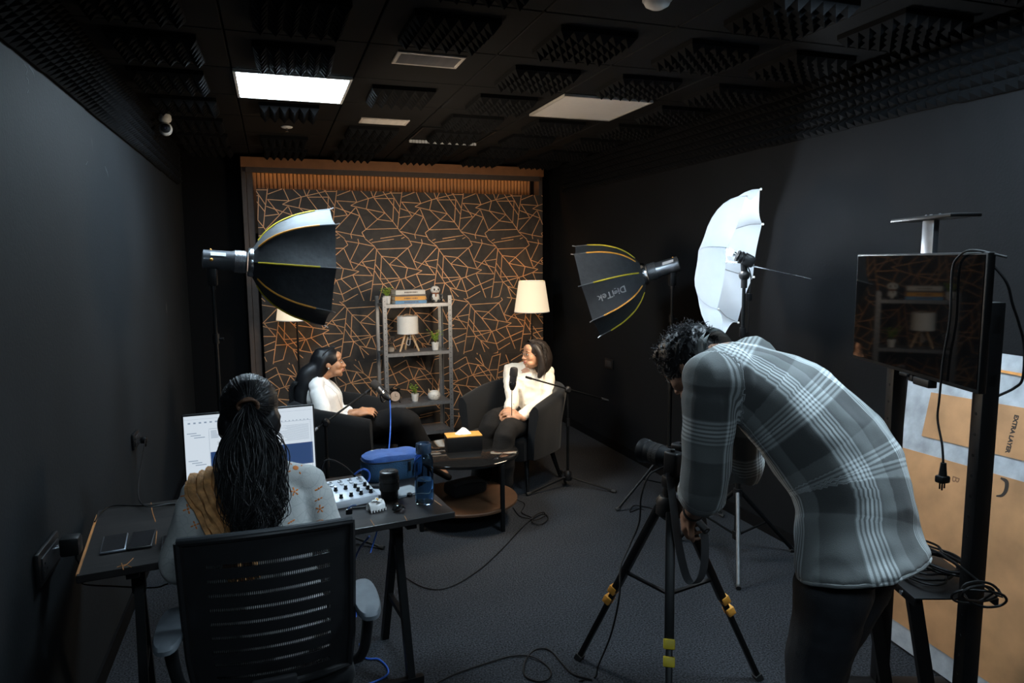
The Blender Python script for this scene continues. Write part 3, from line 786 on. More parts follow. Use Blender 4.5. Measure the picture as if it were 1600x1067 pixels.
# black bag on the lower shelf of the table
c = CT + V((0.02, 0.06, 0.1505))
t = thing('black_pouch', 'black fabric pouch with strap lying on the lower table shelf', 'bag', c, 0.3)
mb = MB(); mb.box((0, 0, 0.045), (0.27, 0.17, 0.09), 0.035, seg=4); part(t, 'body', mb, mat('pouch_fabric', (0.012, 0.012, 0.013), 0.85, bump=.2))
mb = MB(); pts = [V((-0.12, -0.05, 0.085)), V((-0.05, -0.08, 0.105)), V((0.06, -0.085, 0.098)), V((0.14, -0.06, 0.06))]
pts = smooth_path(pts, 6); mb.sheet([[p + V((0, -.016, -.004)), p + V((0, .016, .004))] for p in pts], 0.003); part(t, 'strap', mb, mat('strap_grey', (0.035, 0.035, 0.037), 0.8))

# ================================================================== armchairs
M_velvet = mat('charcoal_fabric', (0.0052, 0.0057, 0.0066), 0.9, spec=0.2, var=0.15, scale=80, sheen=0.08, bump=0.1, bscale=500)
def armchair(c, ang, label):
    t = thing('tub_armchair', label, 'armchair', (c[0], c[1], 0), ang, 'tub armchairs')
    path = []
    for k in range(5): path.append((0.27 - k * 0.065, -0.30))
    for k in range(1, 16):
        a = -PI / 2 - PI * k / 16; path.append((-0.01 + 0.30 * math.cos(a) * 1.0, 0.30 * math.sin(a)))
    for k in range(5): path.append((0.01 + k * 0.065, 0.30))
    rings = []; n = len(path); th = 0.045
    for i, (x, y) in enumerate(path):
        a = V(path[max(i - 1, 0)] + (0,)); b = V(path[min(i + 1, n - 1)] + (0,)); tg = (b - a).normalized(); nn = V((tg.y, -tg.x, 0))
        if nn.dot(V((x + 0.01, y, 0))) < 0: nn = -nn
        s = abs(2 * i / (n - 1) - 1)                     # 1 at arm fronts, 0 at back
        h = 0.76 - 0.10 * max(0, s - 0.35) ** 1.2 / 0.65
        k_ = 1.0 if s < 0.93 else 1 - 0.25 * (s - 0.93) / 0.07
        P = V((x, y, 0)); fl = 0.035
        ring = [P - nn * th * k_ * .8 + V((0, 0, 0.27)), P - nn * (th * k_ - 0.2 * fl) + V((0, 0, 0.45)), P + nn * fl * .6 - nn * th * k_ + V((0, 0, h - 0.05))]
        for q in range(1, 6):
            aa = PI - PI * q / 6; ring.append(P + nn * (fl + th * k_ * math.cos(aa)) + V((0, 0, h - 0.045 + 0.045 * math.sin(aa))))
        ring += [P + nn * (fl + th * k_) + V((0, 0, h - 0.07)), P + nn * th * k_ + V((0, 0, 0.45)), P + nn * th * k_ * .8 + V((0, 0, 0.27))]
        rings.append(ring)
    mb = MB(); mb.loft(rings); part(t, 'backrest', mb, M_velvet, angle=60)
    # seat cushion
    out = []
    for k in range(9): 
        a = -PI / 2 - PI * k / 8; out.append((-0.01 + 0.262 * math.cos(a), 0.262 * math.sin(a)))
    out = [(0.33, -0.22), (0.30, -0.262)] + out + [(0.30, 0.262), (0.33, 0.22)]
    lv = [(0.25, 0.93), (0.262, 1.0), (0.39, 1.0), (0.41, 0.985), (0.42, 0.93), (0.424, 0.6), (0.425, 0.1)]
    rings = [[V((x * s, y * s, z)) for (x, y) in out] for z, s in lv]
    mb = MB(); mb.loft(rings); part(t, 'seat', mb, M_velvet, angle=50)
    for sx in (-1, 1):
        for sy in (-1, 1):
            mb = MB(); mb.tube([(sx * 0.17 + 0.01, sy * 0.20, 0.27), (sx * 0.24 + 0.01, sy * 0.26, 0.0)], [0.022, 0.013], 12); part(t, 'leg', mb, M_blackm)
    return t
CHL = (0.44, 5.03, math.radians(-20)); CHR = (1.76, 5.02, math.radians(217))
armchair(CHL[:2], CHL[2], 'charcoal tub armchair on the left holding the woman in white blazer')
armchair(CHR[:2], CHR[2], 'charcoal tub armchair on the right holding the woman in cream shirt')

# ================================================================== microphones on boom stands
def microphone(tip, tail, label, col_ring):
    """foam head at tip, body towards tail"""
    d = (tail - tip).normalized(); L = (tail - tip).length
    t = thing('microphone', label, 'microphone', (tip.x, tip.y, tip.z), 0, 'podcast microphones')
    F = frame(d); F.translation = tip
    mb = MB(); mb.lathe([(0.012, -0.004), (0.024, 0.0), (0.029, 0.012), (0.03, 0.055), (0.027, 0.062)], 20, F); part(t, 'foam_windscreen', mb, mat('foam_black', (0.015, 0.014, 0.014), 0.95, bump=0.4, bscale=500), True)
    mb = MB(); mb.lathe([(0.024, 0.06), (0.026, 0.065), (0.026, L - 0.035), (0.021, L - 0.02), (0.012, L)], 20, F); b = part(t, 'body', mb, mat('mic_body', (0.03, 0.03, 0.032), 0.35, 0.5), True)
    mb = MB(); mb.lathe([(0.0265, L * .62), (0.0268, L * .62 + .004), (0.0268, L * .62 + .012), (0.0265, L * .62 + .016)], 20, F, close=False); part(b, 'ring', mb, M_chrome, True)
    mb = MB(); m = tip + d * L * 0.62; s = d.cross(V((0, 0, 1))).normalized()
    for q in (-1, 1): mb.tube([m + s * q * 0.032, m + s * q * 0.034 + V((0, 0, -0.012)), m + s * q * 0.02 + V((0, 0, -0.05)), m + V((0, 0, -0.06))], 0.005, 8, True, 4)
    part(t, 'yoke', mb, M_blackm, True)
    return t
def boom_stand(base, ztop, a, b, label, ang, legs=True):
    """base on floor, clutch at ztop, boom from a (mic end) to b (tail end)"""
    t = thing('microphone_stand', label, 'mic stand', (base.x, base.y, 0), 0, 'microphone boom stands')
    mb = MB(); mb.lathe([(0.03, 0.05), (0.032, 0.055), (0.028, 0.11), (0.014, 0.125)], 16); part(t, 'hub', mb, M_black)
    for k in range(3):
        c = V((math.cos(ang + k * 2.094), math.sin(ang + k * 2.094), 0))
        mb = MB(); mb.tube([c * 0.02 + V((0, 0, 0.075)), c * 0.37 + V((0, 0, 0.012))], 0.008, 8); lg = part(t, 'leg', mb, M_blackm)
        mb = MB(); mb.tube([c * 0.35 + V((0, 0, 0.0135)), c * 0.385 + V((0, 0, 0.0125))], 0.012, 8); part(lg, 'rubber_foot', mb, M_dark)
    mb = MB(); mb.cyl((0, 0, 0.1), (0, 0, 0.5), 0.0105, 0.0105, 12); mb.cyl((0, 0, 0.48), (0, 0, ztop - 0.02), 0.008, 0.008, 12); part(t, 'pole', mb, M_blackm)
    mb = MB(); mb.cyl((0, 0, 0.47), (0, 0, 0.53), 0.016, 0.014, 12); part(t, 'clamp', mb, M_black)
    cl = V((base.x, base.y, ztop))
    mb = MB(); mb.ell(cl, (0.026, 0.022, 0.028)); mb.cyl(cl + V((0, -0.03, 0)), cl + V((0, 0.03, 0)), 0.014, 0.014, 10); part(t, 'clutch', mb, M_black, True)
    mb = MB(); mb.tube([a, b], 0.0065, 10); bm_ = part(t, 'boom', mb, M_steel if False else M_blackm, True)
    d = (b - a).normalized()
    mb = MB(); mb.tube([b - d * 0.07, b], 0.0095, 10); part(bm_, 'grip', mb, M_steel, True)
    mb = MB(); mb.tube([a, a + d * 0.05], 0.0095, 10); part(bm_, 'swivel', mb, M_black, True)
    return t
# right stand
rb = V((2.065, 4.725, 0)); clz = 0.755
a = at(822, 589, d=4.98); k = V((rb.x, rb.y, clz)); b = k + (k - a) * 1.05
d = (a - b).normalized(); 
boom_stand(rb, (b + d * ((k - b).dot(d))).z - 0.005, a, b, 'black boom microphone stand beside the right armchair', math.radians(195))
tip = at(803.5, 581, d=4.98); tail = at(801, 606, d=5.0); tail = tip + (tail - tip).normalized() * 0.165
m2 = microphone(tip + V((0.0, 0, 0.03)), tail + V((0, 0, 0.03)), 'black podcast microphone in front of the woman in cream shirt', 1)
mr_tail = tail + V((0, 0, 0.03))
cable('microphone_cable', [mr_tail, mr_tail + V((-0.01, -0.02, -0.12)), V((mr_tail.x - .02, mr_tail.y - .05, 0.3)), V((mr_tail.x - .03, mr_tail.y - .12, 0.05)), V((mr_tail.x + .02, mr_tail.y - .2, 0.006)), at(815, 800, z=.006), at(830, 808, z=.006)], 0.003, M_cable, 'thin dark cable hanging from the right microphone to the floor')
# left stand
lb = at(507, 655, d=4.22); lb = V((lb.x, lb.y, 0))
a = at(578, 609, d=4.5); b0 = at(505, 662, d=4.2); b = b0 + (b0 - a).normalized() * 0.12
d = (a - b).normalized(); k = b + d * ((V((lb.x, lb.y, b0.z)) - b).dot(d))
boom_stand(V((k.x, k.y, 0)), k.z - 0.004, a, b, 'black boom microphone stand beside the left armchair', math.radians(80))
tip = at(582, 597, d=4.52); tail = at(606, 621, d=4.48); tail = tip + (tail - tip).normalized() * 0.17
microphone(tip, tail, 'black podcast microphone in front of the woman in white blazer', 0)
M_bcable = mat('cable_blue', (0.02, 0.09, 0.42), 0.45)
cable('blue_microphone_cable', [tail, at(610, 640, d=4.45), at(610, 670, d=4.4), at(608, 700, d=4.2), at(606, 730, d=4.0), at(600, 790, d=3.95), at(580, 860, z=0.006), at(560, 930, z=0.006)], 0.0042, M_bcable, 'blue cable hanging from the left microphone')

# ================================================================== studio lights
def light_stand(base, ztop, label, ang, hubz=0.40, spread=0.42, rl=0.011):
    t = thing('light_stand', label, 'light stand', (base.x, base.y, 0), 0, 'studio light stands')
    mb = MB(); mb.cyl((0, 0, 0.12), (0, 0, 0.85), 0.0135, 0.0135, 12); mb.cyl((0, 0, 0.8), (0, 0, min(1.35, ztop)), 0.0115, 0.0115, 12)
    mb.cyl((0, 0, min(1.3, ztop - .01)), (0, 0, ztop), 0.0095, 0.0095, 12); pl_ = part(t, 'column', mb, M_blackm)
    for z in (0.85, 1.32):
        if z < ztop - 0.05:
            mb = MB(); mb.cyl((0, 0, z - 0.03), (0, 0, z + 0.02), 0.018, 0.018, 12); mb.cyl((0, 0, z - 0.01), (0.04, 0, z - 0.01), 0.007, 0.009, 8); part(t, 'clamp', mb, M_black)
    for z in (hubz, 0.15):
        mb = MB(); mb.cyl((0, 0, z - 0.022), (0, 0, z + 0.022), 0.024, 0.024, 12); part(t, 'collar', mb, M_black)
    for k in range(3):
        c = V((math.cos(ang + k * 2.094), math.sin(ang + k * 2.094), 0))
        mb = MB(); mb.tube([c * 0.02 + V((0, 0, hubz)), c * spread + V((0, 0, 0.013))], rl, 10); lg = part(t, 'leg', mb, mat('leg_grey', (0.10, 0.105, 0.11), 0.5, 0.6) if k == 0 and rl > 0.0109 else M_blackm)
        mb = MB(); mb.tube([c * (spread - 0.02) + V((0, 0, 0.02)), c * (spread + .012) + V((0, 0, 0.011))], rl + 0.002, 8); part(lg, 'rubber_foot', mb, M_dark)
        mb = MB(); q = (c * 0.02 + V((0, 0, hubz))).lerp(c * spread + V((0, 0, 0.013)), 0.5)
        mb.bar(c * 0.02 + V((0, 0, 0.15)), q, 0.014, 0.006); part(t, 'brace', mb, M_blackm)
    return t
M_fab = mat('softbox_fabric', (0.035, 0.038, 0.042), 0.6, var=0.15, scale=30, bump=0.5, bscale=11)
M_silver = mat('softbox_silver', (0.6, 0.6, 0.6), 0.35, 0.6)
M_diff = emat('softbox_diffuser', (1.0, 0.80, 0.58), SOFT_L)
SHELLS = []
def softbox(hub, axis, roll, label, scale=1.0, pipe=(None, None), both=True):
    """hub: centre of mounting ring, axis: direction of the mouth"""
    t = thing('softbox', label, 'softbox', (hub.x, hub.y, hub.z), 0, 'softboxes')
    F = frame(axis); F = Matrix.Translation(hub) @ F @ rotz(roll)
    prof = [(0.066, 0.0), (0.118, 0.03), (0.172, 0.07), (0.226, 0.13), (0.275, 0.22), (0.308, 0.32), (0.325, 0.40)]
    prof = [(r * scale, z * scale) for r, z in prof]; shell = MB(); SHELLS.append(shell)
    for k in range(8):
        a0, a1 = 2 * PI * k / 8, 2 * PI * (k + 1) / 8; rows = []
        for r, z in prof:
            row = []
            for q in range(7):
                w = q / 6; p0 = V((math.cos(a0) * r, math.sin(a0) * r, z)); p1 = V((math.cos(a1) * r, math.sin(a1) * r, z))
                p = p0.lerp(p1, w); sag = 1 - 0.05 * math.sin(PI * w) * min(1, z / 0.2)
                row.append(F @ V((p.x * sag, p.y * sag, z)))
            rows.append(row)
        mb = MB(); mb.sheet(rows, -0.002); part(t, 'fabric_panel', mb, M_fab, True, angle=80); shell.add(mb.v, mb.f)
        c = V((math.cos(a0), math.sin(a0), 0)); 
        mb = MB(); mb.tube([F @ (c * (r + 0.003) + V((0, 0, z))) for r, z in prof[1:6]], 0.0045 * scale + .001, 6, True, 4)
        part(t, 'piping', mb, M_yellow if (k % 2 == 0) else M_orange, True)
        mb = MB(); mb.tube([F @ (c * (r + 0.002) + V((0, 0, z))) for r, z in prof[5:]] + [F @ (c * (prof[-1][0] + .012) + V((0, 0, prof[-1][1] + .02)))], 0.0035, 6); rd = part(t, 'rod_tip', mb, M_steel, True)
    ring = MB(); ring.lathe([(0.05, -0.02), (0.075, -0.018), (0.08, 0.0), (0.078, 0.014), (0.05, 0.016)], 28, F, close=False); part(t, 'mounting_ring', ring, M_chrome, True)
    n = 8; R_, Z_ = 0.27 * scale, 0.36 * scale
    mb = MB(); mb.prism([(math.cos(2 * PI * k / 8) * R_, math.sin(2 * PI * k / 8) * R_) for k in range(8)], 0.003, F @ Matrix.Translation((0, 0, Z_))); part(t, 'diffuser', mb, M_diff, True, smooth=False)
    return t, F
def lamp_head(F, hub, base, label):
    t = thing('studio_light', label, 'studio light', (hub.x, hub.y, hub.z), 0, 'studio light heads')
    mb = MB(); mb.lathe([(0.03, -0.245), (0.05, -0.24), (0.052, -0.1), (0.058, -0.085), (0.058, -0.03), (0.05, -0.021)], 28, F); b = part(t, 'housing', mb, mat('lamp_housing', (0.22, 0.23, 0.25), 0.3, 0.8), True)
    mb = MB()
    for k in range(9): mb.lathe([(0.0585, -0.085 + k * 0.006), (0.0605, -0.084 + k * 0.006), (0.0605, -0.082 + k * .006), (0.0585, -0.081 + k * .006)], 28, F, close=False)
    part(b, 'cooling_fins', mb, M_steel, True)
    q = F @ V((0, 0, -0.2)); s = (F @ V((0, 0, 1)) - F @ V((0, 0, 0))).cross(V((0, 0, 1))).normalized()
    mb = MB(); mb.box((q + V((0, 0, -0.09))), (0.05, 0.04, 0.1), 0.01); mb.tube([q + V((0, 0, -0.05)) , V((base.x, base.y, q.z - 0.16))], [0.014, 0.014], 10); part(t, 'bracket', mb, M_black, True)
    mb = MB(); mb.box((0, -0.0525, -0.16), (0.0, 0, 0)); mb = MB()
    mb.ell(q + s * 0.052 + V((0, 0, 0.0)), (0.009, 0.009, 0.009)); mb.ell(q + V((0, 0, 0.052)), (0.006, 0.006, 0.006)); part(t, 'knob', mb, M_orange, True)
    # pale sticker on the side facing the desk
    zx = (F @ V((0, 0, 1)) - F @ V((0, 0, 0))); side = zx.cross(V((0, 0, 1))).normalized() * -1
    if side.dot(CAM - q) < 0: side = -side
    o = F @ V((0, 0, -0.165)) + (side * 0.8 + V((0, 0, 0.6))).normalized() * 0.0522
    mb = MB(); mb.box((0, 0, 0), (0.075, 0.024, 0.002), 0.0005, axes(o, zx.normalized(), (side * -.6 + V((0, 0, .8))).normalized(), (side * .8 + V((0, 0, .6))).normalized()), seg=1); part(b, 'sticker', mb, mat('sticker_white', (0.55, 0.57, 0.6), 0.5), True)
    return t
# left one
hubL = at(393, 410, d=3.75); axL = (C_R * 0.92 + C_F * 0.40 - C_U * 0.03).normalized()
sbl, FL = softbox(hubL, axL, 0.0, 'black octagonal softbox with yellow piping over the left armchair')
baseL = FL @ V((0, 0, -0.20)); baseL = V((baseL.x, baseL.y, 0))
lamp_head(FL, hubL, baseL, 'cylindrical studio light behind the left softbox')
light_stand(baseL, (FL @ V((0, 0, -0.2))).z - 0.155, 'black light stand carrying the left softbox', 0.4, rl=0.0105)
hubR = at(1006, 428, d=4.75); axR = (-C_R * 0.93 + C_F * 0.22 - C_U * 0.27).normalized()
sbr, FR = softbox(hubR, axR, 0.15, 'black octagonal softbox with orange rods by the right wall')
baseR = FR @ V((0, 0, -0.20)); baseR = V((baseR.x, baseR.y, 0))
lamp_head(FR, hubR, baseR, 'black studio light behind the right softbox')
light_stand(baseR, (FR @ V((0, 0, -0.2))).z - 0.155, 'black light stand carrying the right softbox', PI, rl=0.0105, spread=0.40)
# lettering on the panel that faces the camera, upside down
best = None
for k in range(8):
    a = 2 * PI * (k + .5) / 8; c0 = FR @ V((0.205 * math.cos(a) * .93, 0.205 * math.sin(a) * .93, 0.175)); c1 = FR @ V((0.285 * math.cos(a) * .93, 0.285 * math.sin(a) * .93, 0.30))
    nrm = (FR @ V((math.cos(a), math.sin(a), -0.6)) - FR @ V((0, 0, 0))).normalized(); sc = nrm.dot((CAM - c0).normalized()) - 0.35 * nrm.z
    if best is None or sc > best[0]: best = (sc, c0, c1, nrm)
_, c0, c1, nn = best
xx = (c1 - c0).normalized(); nn = (nn - xx * nn.dot(xx)).normalized(); yy = nn.cross(xx)
tx = text_mb('DigiTek', 0.062, 0.0006, 0.0012)
mb = MB(); merged(mb, tx, axes((c0 + c1) / 2 + nn * 0.03, xx, yy, nn))
from mathutils.bvhtree import BVHTree
bv = BVHTree.FromPolygons([tuple(p) for p in SHELLS[1].v], SHELLS[1].f)
for i in range(len(mb.v)):
    hit = bv.ray_cast(mb.v[i] + nn * 0.05, -nn)
    if hit[0] is not None: mb.v[i] = hit[0] + nn * (0.0015 + 0.0006 * (i % 2))
part(sbr, 'lettering', mb, mat('print_white', (0.55, 0.55, 0.55), 0.6), True, smooth=False)

# umbrella
M_umb = bpy.data.materials.new('umbrella_cloth'); M_umb.use_nodes = True
nt = M_umb.node_tree; N = nt.nodes; N.clear(); o_ = N.new('ShaderNodeOutputMaterial'); mx = N.new('ShaderNodeMixShader'); df = N.new('ShaderNodeBsdfDiffuse'); tr = N.new('ShaderNodeBsdfTranslucent')
tc = N.new('ShaderNodeTexCoord'); nz = N.new('ShaderNodeTexNoise'); nz.inputs['Scale'].default_value = 9; rp = N.new('ShaderNodeValToRGB'); rp.color_ramp.elements[0].color = (0.68, 0.74, 0.8, 1); rp.color_ramp.elements[1].color = (0.8, 0.84, 0.88, 1)
nt.links.new(tc.outputs['Object'], nz.inputs['Vector']); nt.links.new(nz.outputs['Fac'], rp.inputs['Fac'])
nt.links.new(rp.outputs['Color'], df.inputs['Color']); nt.links.new(rp.outputs['Color'], tr.inputs['Color'])
mx.inputs[0].default_value = 0.76
nt.links.new(df.outputs[0], mx.inputs[1]); nt.links.new(tr.outputs[0], mx.inputs[2]); nt.links.new(mx.outputs[0], o_.inputs['Surface'])
UC = at(1158, 412, d=3.80)                                          # centre of the rim
UA = (-C_R * 0.86 + C_F * 0.47 + C_U * 0.22).normalized()           # axis towards the apex
F = Matrix.Translation(UC) @ frame(UA) @ rotz(0.2)
t = thing('photo_umbrella', 'white shoot-through photo umbrella lit from inside by the right wall', 'umbrella', (UC.x, UC.y, UC.z))
UR, UD = 0.42, 0.22
for k in range(8):
    a0, a1 = 2 * PI * k / 8, 2 * PI * (k + 1) / 8; rows = []
    for i in range(10):
        s = i / 9; rr = UR * math.sin(s * PI / 2 * 0.98) / math.sin(PI / 2 * .98); zz = UD * math.cos(s * PI / 2)
        row = []
        for q in range(9):
            w = q / 8; p = V((math.cos(a0), math.sin(a0), 0)).lerp(V((math.cos(a1), math.sin(a1), 0)), w) * rr
            sc = 1 - 0.10 * math.sin(PI * w) * s ** 5
            row.append(F @ V((p.x * sc, p.y * sc, zz * (1 - 0.04 * math.sin(PI * w) * s))))
        rows.append(row)
    mb = MB(); mb.sheet(rows, 0.0008); part(t, 'canopy_panel', mb, M_umb, True, angle=80)
    mb = MB(); rib = [F @ V((math.cos(a0) * UR * math.sin(s * PI / 2 * .98), math.sin(a0) * UR * math.sin(s * PI / 2 * .98), UD * math.cos(s * PI / 2) - 0.006)) for s in (0.03, .2, .4, .6, .8, 1.0)]
    mb.tube(rib, 0.0022, 6); r_ = part(t, 'rib', mb, M_steel, True)
    mb = MB(); mb.ell(rib[-1], 0.007); part(r_, 'rib_tip', mb, M_white, True)
    mb = MB(); mb.tube([F @ V((0, 0, UD * .35)), rib[2]], 0.0018, 5); part(t, 'stretcher', mb, M_steel, True)
LH = at(1163, 430, d=3.80)                                          # clamp on the stand
tail = at(1268, 436, d=3.58)
mb = MB(); mb.tube([F @ V((0, 0, UD + 0.02)), F @ V((0, 0, -0.02)), tail], 0.004, 8); part(t, 'shaft', mb, M_chrome, True)
bl = at(1162, 404, d=3.78)
t = thing('flash_lamp', 'black lamp holder with glass bulb pointing into the umbrella', 'studio light', (bl.x, bl.y, bl.z))
fa = (-C_R * 0.86 + C_U * 0.45 + C_F * 0.15).normalized(); F3 = Matrix.Translation(bl) @ frame(fa)
mb = MB(); mb.lathe([(0.02, -0.05), (0.034, -0.045), (0.036, 0.0), (0.03, 0.004), (0.03, 0.008), (0.034, 0.012), (0.034, 0.02), (0.029, 0.024), (0.029, 0.03), (0.032, 0.034), (0.026, 0.045)], 20, F3); part(t, 'socket', mb, M_black, True)
mb = MB(); mb.lathe([(0.013, 0.045), (0.014, 0.05), (0.014, 0.065)], 14, F3); part(t, 'bulb_base', mb, M_chrome, True)
mb = MB(); mb.lathe([(0.012, 0.065), (0.016, 0.075), (0.016, 0.115), (0.008, 0.125)], 14, F3); part(t, 'bulb', mb, emat('flash_bulb', (0.86, 0.94, 1.0), BULB_L), True)
mb = MB(); mb.box((0, 0.0, -0.03), (0.07, 0.06, 0.06), 0.012, F3); part(t, 'housing', mb, M_black, True)
mb = MB(); mb.ell(LH, (0.03, 0.03, 0.03)); mb.tube([LH, bl], 0.018, 10); mb.cyl(LH + V((0, 0, -0.07)), LH, 0.017, 0.017, 12); part(t, 'tilt_bracket', mb, M_black, True)
sw = LH + C_R * 0.03 + V((0, 0, -0.12)); mb = MB(); mb.tube([bl, LH + C_R * 0.035, sw], 0.003, 6, True, 5); mb.box(sw, (0.028, 0.022, 0.04), 0.005); mb.tube([sw, sw + V((0, 0, -0.25)), sw + V((-.02, 0, -.6))], 0.003, 6, True, 5); part(t, 'switch_cord', mb, M_cable, True)
dirb = V((LH.x, LH.y, 0)) - V((0, 0, 0)); light_stand(V((LH.x, LH.y, 0)), LH.z - 0.06, 'tall light stand carrying the white umbrella behind the bent man', math.atan2(-LH.y, -LH.x) + 0.05, hubz=0.40, spread=0.38, rl=0.012)
# ================================================================== desk
DA = math.radians(6.27); DC = V((-0.032, 2.789, 0)); DW, DD, DZ = 1.263, 0.65, 0.75
DM = Matrix.Translation(DC) @ rotz(DA)
def desk_mat(nt, N, L, b):
    tc = N.new('ShaderNodeTexCoord'); mp = N.new('ShaderNodeMapping'); mp.inputs['Scale'].default_value = (2, 22, 2); L.new(tc.outputs['Object'], mp.inputs['Vector'])
    n = N.new('ShaderNodeTexNoise'); n.inputs['Scale'].default_value = 3; n.inputs['Detail'].default_value = 7; L.new(mp.outputs['Vector'], n.inputs['Vector'])
    r = N.new('ShaderNodeValToRGB'); r.color_ramp.elements[0].color = (0.010, 0.009, 0.009, 1); r.color_ramp.elements[1].color = (0.032, 0.028, 0.026, 1); r.color_ramp.elements[0].position = .3; r.color_ramp.elements[1].position = .75
    L.new(n.outputs['Fac'], r.inputs['Fac']); L.new(r.outputs['Color'], b.inputs['Base Color']); b.inputs['Roughness'].default_value = 0.32
M_desk = node_mat('desk_wood', desk_mat)
t = thing('trestle_desk', 'long black trestle desk with worn orange left edge', 'desk', DC, DA)
mb = MB(); mb.box((0, 0, DZ - 0.0125), (DW, DD, 0.025), 0.003, seg=1); part(t, 'tabletop', mb, M_desk)
mb = MB(); mb.box((-DW / 2 - 0.0005, -0.02, DZ - 0.009), (0.0025, DD * 0.9, 0.019), 0.0008, seg=1); mb.box((-DW / 2 + 0.004, -0.03, DZ + 0.0002), (0.006, DD * 0.85, 0.0006)); part(t, 'worn_edge', mb, mat('raw_edge', (0.40, 0.16, 0.04), 0.6))
mb = MB()
for pts in ([(236, 785), (238, 800), (243, 815)], [(245, 830), (243, 850)], [(208, 872), (200, 880), (192, 886)], [(183, 886), (196, 882), (205, 886)], [(190, 880), (193, 890)], [(579, 812), (585, 821)], [(632, 806), (636, 813)], [(655, 765), (690, 790)]):
    mb.tube([at(x, y, z=DZ + 0.0005) for x, y in pts], 0.0014, 5)
part(t, 'scratches', mb, MATS['raw_edge'], True)
for sx in (-0.48, 0.47):
    def lp(x, y, z): return V((x, y, z))
    top = lp(sx, -0.04, DZ - 0.03); hin = lp(sx, -0.05, 0.60)
    mb = MB(); mb.box((sx, 0.0, DZ - 0.042), (0.04, 0.56, 0.034), 0.003); part(t, 'trestle_beam', mb, M_black)
    mb = MB(); mb.bar(top, hin, 0.035, 0.045); mb.box((sx, -0.05, 0.60), (0.045, 0.06, 0.10), 0.006); part(t, 'trestle_hinge', mb, M_black)
    for y1 in (0.20, -0.22):
        mb = MB(); mb.bar(hin + V((0, 0, 0.05)), lp(sx, y1, 0.0), 0.03, 0.035); part(t, 'leg', mb, M_blackm)
    mb = MB(); mb.bar(lp(sx - 0.22, -0.215, 0.03), lp(sx + 0.05, -0.215, 0.03), 0.03, 0.03); part(t, 'foot_bar', mb, M_blackm)
    mb = MB(); mb.bar(lp(sx, 0.10, 0.26), lp(sx, -0.14, 0.26), 0.02, 0.025); part(t, 'cross_bar', mb, M_blackm)
ZT = DZ + 0.0006
# phones
def phone(px, py, ang, label, case=None):
    p = at(px, py, z=DZ); t = thing('phone', label, 'phone', (p.x, p.y, ZT), ang, 'phones on the desk')
    mb = MB(); mb.box((0, 0, 0.0045), (0.078, 0.162, 0.008), 0.004); part(t, 'body', mb, case or M_black)
    mb = MB(); mb.box((0, 0, 0.0087), (0.070, 0.152, 0.0008), 0.0003, seg=1); part(t, 'screen', mb, mat('phone_glass', (0.01, 0.01, 0.012), 0.06, coat=1.0, var=0), smooth=False)
M_pcase = mat('phone_edge', (0.22, 0.24, 0.27), 0.3, 0.7)
phone(179, 851, 0.12, 'phone with bright metal edge at the left of the desk', M_pcase)
phone(222, 845, 0.05, 'plain black phone next to the metal-edged one')
phone(272, 851, 0.1, 'phone half hidden by the chair back', M_pcase)
cable('desk_cable', [at(209, 690, x=XL + .045), V((XL + .05, AD2.y, 0.78)), at(217, 780, z=DZ + .02), at(275, 787, z=DZ + .006)], 0.0028, M_cable, 'thin black cable from the far wall socket to the desk')
cable('charger_cable', [at(148, 815, z=DZ + .004), at(158, 800, z=DZ + .004), at(178, 790, z=DZ + .005), at(225, 790, z=DZ + .004), at(278, 787, z=DZ + .004)], 0.003, M_cable, 'black charger cable lying along the far left edge of the desk')
cable('adapter_cable', [AD1 + V((0.012, 0, -0.05)), AD1 + V((0.03, 0.02, -0.12)), at(130, 912, d=2.4), at(180, 916, d=2.5), at(240, 918, d=2.6), at(262, 912, d=2.6)], 0.003, M_cable, 'black cable sagging from the near wall adapter under the desk')
# monitor
m1, m2_ = at(283, 650, d=2.60), at(491, 632, d=2.79)
MW = (m2_ - m1).length; mx_ = (m2_ - m1); mx_.z = 0; mx_.normalize(); mtop = (m1.z + m2_.z) / 2
mc = (m1 + m2_) / 2; MA = math.atan2(mx_.y, mx_.x); MH = 0.30
t = thing('monitor', 'wide computer monitor showing white audio editing software with blue track', 'monitor', (mc.x, mc.y, ZT), MA)
TL_ = Matrix.Translation((0, 0, mtop - ZT - MH / 2)) @ Matrix.Rotation(math.radians(-6), 4, 'X')
mb = MB(); mb.box((0, 0.012, 0), (MW, 0.024, MH), 0.004, TL_); part(t, 'housing', mb, M_black)
scr = MB(); scr.box((0, -0.0012, 0), (MW - 0.012, 0.0016, MH - 0.014), 0, TL_); so = part(t, 'screen', scr, emat('screen_white', (0.80, 0.90, 1.0), SCREEN_L), smooth=False)
def scr_rect(mb, x0, x1, z0, z1, k=0): 
    w, h = MW - 0.012, MH - 0.014
    mb.box(((x0 + x1) / 2 * w - w / 2, -0.0024 - 0.0004 * k, h / 2 - (z0 + z1) / 2 * h), ((x1 - x0) * w, 0.0008, (z1 - z0) * h), 0, TL_)
mb = MB(); scr_rect(mb, 0.185, 0.985, 0.50, 0.80); part(so, 'audio_track', mb, emat('screen_blue', (0.012, 0.055, 0.20), SCREEN_L * 0.9), smooth=False)
mb = MB(); r = random.Random(4)
scr_rect(mb, 0.18, 0.182, 0.2, 0.98); scr_rect(mb, 0.18, 0.985, 0.185, 0.189); scr_rect(mb, 0.0, 1.0, 0.045, 0.047); scr_rect(mb, 0.975, 0.977, 0.2, 0.98)
for k in range(9): scr_rect(mb, 0.03 + k * 0.04, 0.048 + k * 0.04, 0.085, 0.105)
for k in range(14): scr_rect(mb, 0.56 + k * 0.03, 0.57 + k * 0.03, 0.17, 0.18)
